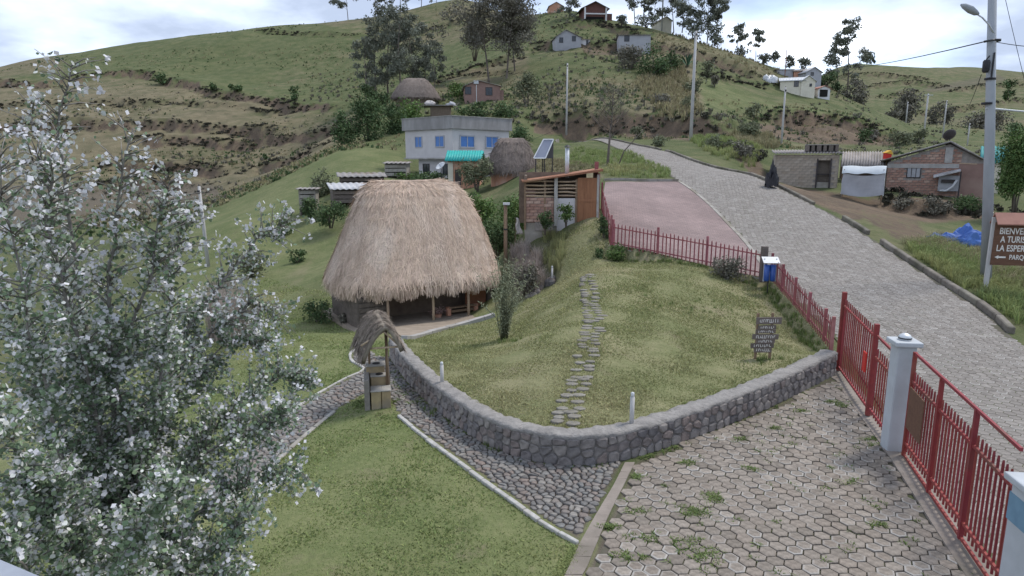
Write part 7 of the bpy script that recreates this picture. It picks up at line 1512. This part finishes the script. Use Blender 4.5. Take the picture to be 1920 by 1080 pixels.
for q, e, t in tw:
    L = (e - q).length; wq = q + TREE0; pu, pv_ = proj(wq.x, wq.y, wq.z); dn_ = .42 if pv_ < 380 else .8 if pv_ < 600 else 1.9
    if pv_ > 640 and pu < 380: dn_ = 2.6
    if 355 < pu < 430 and 330 < pv_ < 520: dn_ *= .15
    for k in range(int((8 + 20 * L) * dn_)):
        a = rp_.random(); c = q.lerp(e, a) + Vector((rp_.gauss(0, .03), rp_.gauss(0, .03), rp_.gauss(0, .03))); d = Vector((rp_.gauss(0, .8), rp_.gauss(0, .8), rp_.gauss(-.15, .7))); nm = Vector((rp_.gauss(0, .75), rp_.gauss(-.25 if pv_ > 700 else 0, .75), rp_.gauss(.3 if pv_ > 700 else .1, .6))); s = rp_.uniform(.026, .05)
        if nm.length < .1: nm = Vector((0, 0, 1))
        poly, n2 = leaf_shape(c, d, nm.normalized(), s); f = rp_.random()
        top_v.append([tuple(x + n2 * .0006) for x in poly]); bot_v.append([tuple(x - n2 * .0006) for x in reversed(poly)]); tv += [f] * 6; bv += [f] * 6
nl = len(top_v); tt = np.array(top_v).reshape(-1, 3); bb = np.array(bot_v).reshape(-1, 3)
lm = npmesh('foliage', np.vstack([tt, bb]), np.arange(nl * 12).reshape(-1, 6), tv + bv, m=M['leaf_green']); lm.materials.append(M['leaf_white'])
lm.polygons.foreach_set('material_index', np.r_[np.zeros(nl, np.int32), np.ones(nl, np.int32)]); link('foliage', lm, pop)
bk.build('branches', M['poplar_bark'], pop, smooth=True)
print('poplar leaves', nl)
# white fluffy shoot tips
v = []; val = []
for q, e, t in tw:
    if rp_.random() < .7:
        for k in range(5):
            c = e + Vector((rp_.gauss(0, .025), rp_.gauss(0, .025), rp_.gauss(0, .025))); d = Vector((rp_.gauss(0, 1), rp_.gauss(0, 1), rp_.gauss(.2, 1))).normalized(); s = d.cross(Vector((rp_.gauss(0, 1), rp_.gauss(0, 1), 1))).normalized(); L = rp_.uniform(.016, .03); v += [c - d * L, c + s * L * .8, c + d * L, c - s * L * .8]; val += [rp_.random()] * 4
link('white_shoots', npmesh('white_shoots', [tuple(x) for x in v], np.arange(len(v)).reshape(-1, 4), val, m=M['leaf_blossom']), pop)

# ------------------------------------------------------------------ lawn grass and weeds
def lawn(name, label, poly, n, h, m, seed, avoid=(), ymax=60):
    g = np.random.default_rng(seed); p = np.array([q[:2] for q in poly]); lo, hi = p.min(0), p.max(0); hi[1] = min(hi[1], ymax)
    c = lo + g.random((n * 4, 2)) * (hi - lo); wgt = np.clip((9.0 / np.maximum(np.hypot(c[:, 0], c[:, 1]), 4)) ** 1.3, 0, 1); c = c[g.random(len(c)) < wgt]; c = c[inside(c[:, 0], c[:, 1], p)]
    for a in avoid: c = c[~inside(c[:, 0], c[:, 1], a)]
    c = c[:n]; z = H(c[:, 0], c[:, 1]); k = len(c); a = g.random(k) * 6.283; cl = .6 + .8 * (np.sin(c[:, 0] * 2.1 + np.sin(c[:, 1] * 1.7)) * np.sin(c[:, 1] * 1.9 + np.sin(c[:, 0] * 1.3)) * .5 + .5)
    hh = h * g.uniform(.35, 1.2, k) * cl * (1 + .02 * np.hypot(c[:, 0], c[:, 1])); wd = .010 + .0006 * np.hypot(c[:, 0], c[:, 1]); sd = np.c_[-np.sin(a), np.cos(a), np.zeros(k)] * wd[:, None]; b0 = np.c_[c, z - .006]; tl = g.normal(0, .55, (k, 2)) * hh[:, None]
    t = b0 + np.c_[tl, hh]; v = np.stack([b0 - sd, b0 + sd, t], 1).reshape(-1, 3); o = link(name, npmesh(name, v, np.arange(len(v)).reshape(-1, 3), np.repeat(g.random(k), 3), m=m)); return tag(o, label, 'grass', kind='stuff')
AV = (PATH1, PATH2, DRIVE_POLY)
lawn('lower_lawn_grass', 'short green grass of the lower lawn', [(-9, 3), (1.0, 4), (.7, 8.6), G(1000, 966)[:2], G(748, 785)[:2], G(760, 640)[:2], G(640, 560)[:2], G(500, 520)[:2], (-14, 26)], 110000, .034, M['grass_lush'], 31, AV)
lawn('upper_lawn_grass', 'short yellowish grass of the sloping upper lawn', LAWN_POLY, 130000, .032, M['grass_lawn'], 32)
# weeds between the pavers, along the wall foot and round the well
wp_ = [(1340, 930), (1345, 938), (1300, 955), (1302, 965), (1318, 1040), (1322, 1048), (1290, 1015), (1310, 1030), (1190, 895), (1200, 960), (1405, 880), (1450, 805), (1572, 760), (1580, 764), (1562, 758), (1640, 835), (1628, 825), (1596, 905), (1175, 1045), (1290, 870), (1388, 826), (1652, 984), (1140, 990), (1500, 775), (1210, 1010)]
pts = []
for u, v in wp_:
    q = Q(u, v, 0); pts += [(q[0] + rn.gauss(0, .10), q[1] + rn.gauss(0, .04), 0) for _ in range(9)]
for i in range(30): 
    s = rn.uniform(.2, WL * .95); q = wall_pt(s, 0, .1); pts.append((q[0], q[1], 0))
for i in range(46): q = G(rn.uniform(728, 780), rn.uniform(690, 760)); pts.append((q[0], q[1], 0))
for i in range(24): q = G(rn.uniform(665, 745), rn.uniform(752, 790)); pts.append((q[0], q[1], 0))
for i in range(90): k = rn.randrange(len(DC)); pts.append((DC[k][0] + .1, DC[k][1] + .06, 0))
pts = np.array(pts); pts[:, 2] = H(pts[:, 0], pts[:, 1])
grass_obj('paving_weeds', 'small green weeds in the paving joints and along the wall foot', pts, 30, .075, .018, .16, M['grass_blade'], 21, 'weeds', 1.2)
fp = []
for a, b_, n in ((FA0, FA1, 60), (FB0, FB1, 90), (WALL[2], WALL[5], 10)):
    for i in range(n):
        t = rn.random(); fp.append((a[0] + (b_[0] - a[0]) * t - rn.uniform(.1, .35), a[1] + (b_[1] - a[1]) * t - rn.uniform(.05, .3), 0))
fp = np.array(fp); fp[:, 2] = H(fp[:, 0], fp[:, 1])
grass_obj('fence_grass', 'longer green grass along the foot of the pink fences', fp, 30, .16, .014, .3, M['grass_blade'], 22)
sg = np.array([G(1430 + rn.gauss(0, 10), 676 + rn.gauss(0, 3)) for _ in range(14)] + [G(945 + rn.gauss(0, 12), 638 + rn.gauss(0, 3)) for _ in range(14)] + [G(1300 + rn.gauss(0, 40), 575 + rn.gauss(0, 10)) for _ in range(20)])
grass_obj('sign_foot_grass', 'tufts at the foot of the direction sign and bamboo clump', sg, 26, .12, .012, .2, M['grass_blade'], 23)

ep = []
for px in ([(748, 786), (800, 826), (900, 898), (1000, 970), (1080, 1026)], [(690, 648), (662, 655), (652, 668), (640, 706), (560, 757)], [(628, 778), (560, 834), (500, 890)], [(1056, 1076), (1080, 1028)]):
    q = resample([G(u, v)[:2] for u, v in px], 90); ep += [(a[0] + rn.gauss(-.03, .04), a[1] + rn.gauss(-.03, .04), 0) for a in q]
for i in range(150):
    q = wall_pt(rn.uniform(.1, WL - .1), 0, -.40 + rn.gauss(0, .05)); ep.append((q[0], q[1], 0))
for o_ in stp.children:
    for k in range(2): ep.append((o_.location.x + rn.choice((-1, 1)) * rn.uniform(.12, .18), o_.location.y + rn.gauss(0, .06), 0))
ep = np.array(ep); ep[:, 2] = H(ep[:, 0], ep[:, 1])
grass_obj('edge_grass', 'ragged grass along the path edging, wall top and stepping stones', ep, 16, .07, .012, .12, M['grass_lush'], 24, 'grass', 1.0)

for i in range(11):
    q = G(998 + 4 * i + rn.gauss(0, 4), 556 - 3.2 * i + rn.gauss(0, 3)); sz = rn.uniform(.12, .24)
    poly = [(sz * math.cos(k * .9) * rn.uniform(.8, 1.15), sz * .8 * math.sin(k * .9) * rn.uniform(.8, 1.15)) for k in range(7)]; mb = MB(); dome(mb, poly, lambda s, t, h: (s, t, h), sz * .9, rn.random(), base=-.1, inner=.6)
    o = mb.build('rock', M['wall_stone'], loc=(q[0], q[1], q[2])); tag(o, 'dark rock in the row edging the shrub bed by the white garden light', 'rock', 'rocks edging the shrub bed')
q = G(544, 400); mb = MB(); mb.grid(crumple, 24, 10); mb.v = [(x * .22, y * .3, z * .5) for x, y, z in mb.v]; o = mb.build('white_bag', M['white_sheet']); o.location = q; tag(o, 'small white bag lying on the green slope left of the sheds', 'bag')
# rough pasture on the hills: tussocks and low weeds
def pasture(name, label, n, blades, h, wd, m, seed, y0=78, y1=270):
    g = np.random.default_rng(seed); a = np.radians(g.uniform(-38, 36, n * 2)); r = np.exp(g.uniform(math.log(y0), math.log(y1), n * 2)); x, y = np.sin(a) * r, np.cos(a) * r
    q = np.sin(x * .11 + 1.3 * np.sin(y * .07)) + np.sin(y * .13 + 1.1 * np.sin(x * .05) + seed) + g.normal(0, .5, len(x)); k = (q > .2) & (seg_dist(x, y, [p[:2] for p in ROAD_L], False)[0] > 7)
    x, y = x[k][:n], y[k][:n]; return grass_obj(name, label, np.c_[x, y, H(x, y)], blades, h, wd, .8, m, seed, 'grass', 1.0)
pasture('pasture_tussocks', 'pale rough tussocks scattered over the hill pastures', 5200, 7, .42, .13, M['grass_dry'], 61)
pasture('pasture_weeds', 'dull green weeds scattered over the hill pastures', 5200, 7, .45, .15, M['shrub_leaf'], 62)
pasture('hill_low_scrub', 'low dark scrub patches on the hill pastures', 1100, 12, .7, .2, M['dusk_leaf'], 63, 85, 200)
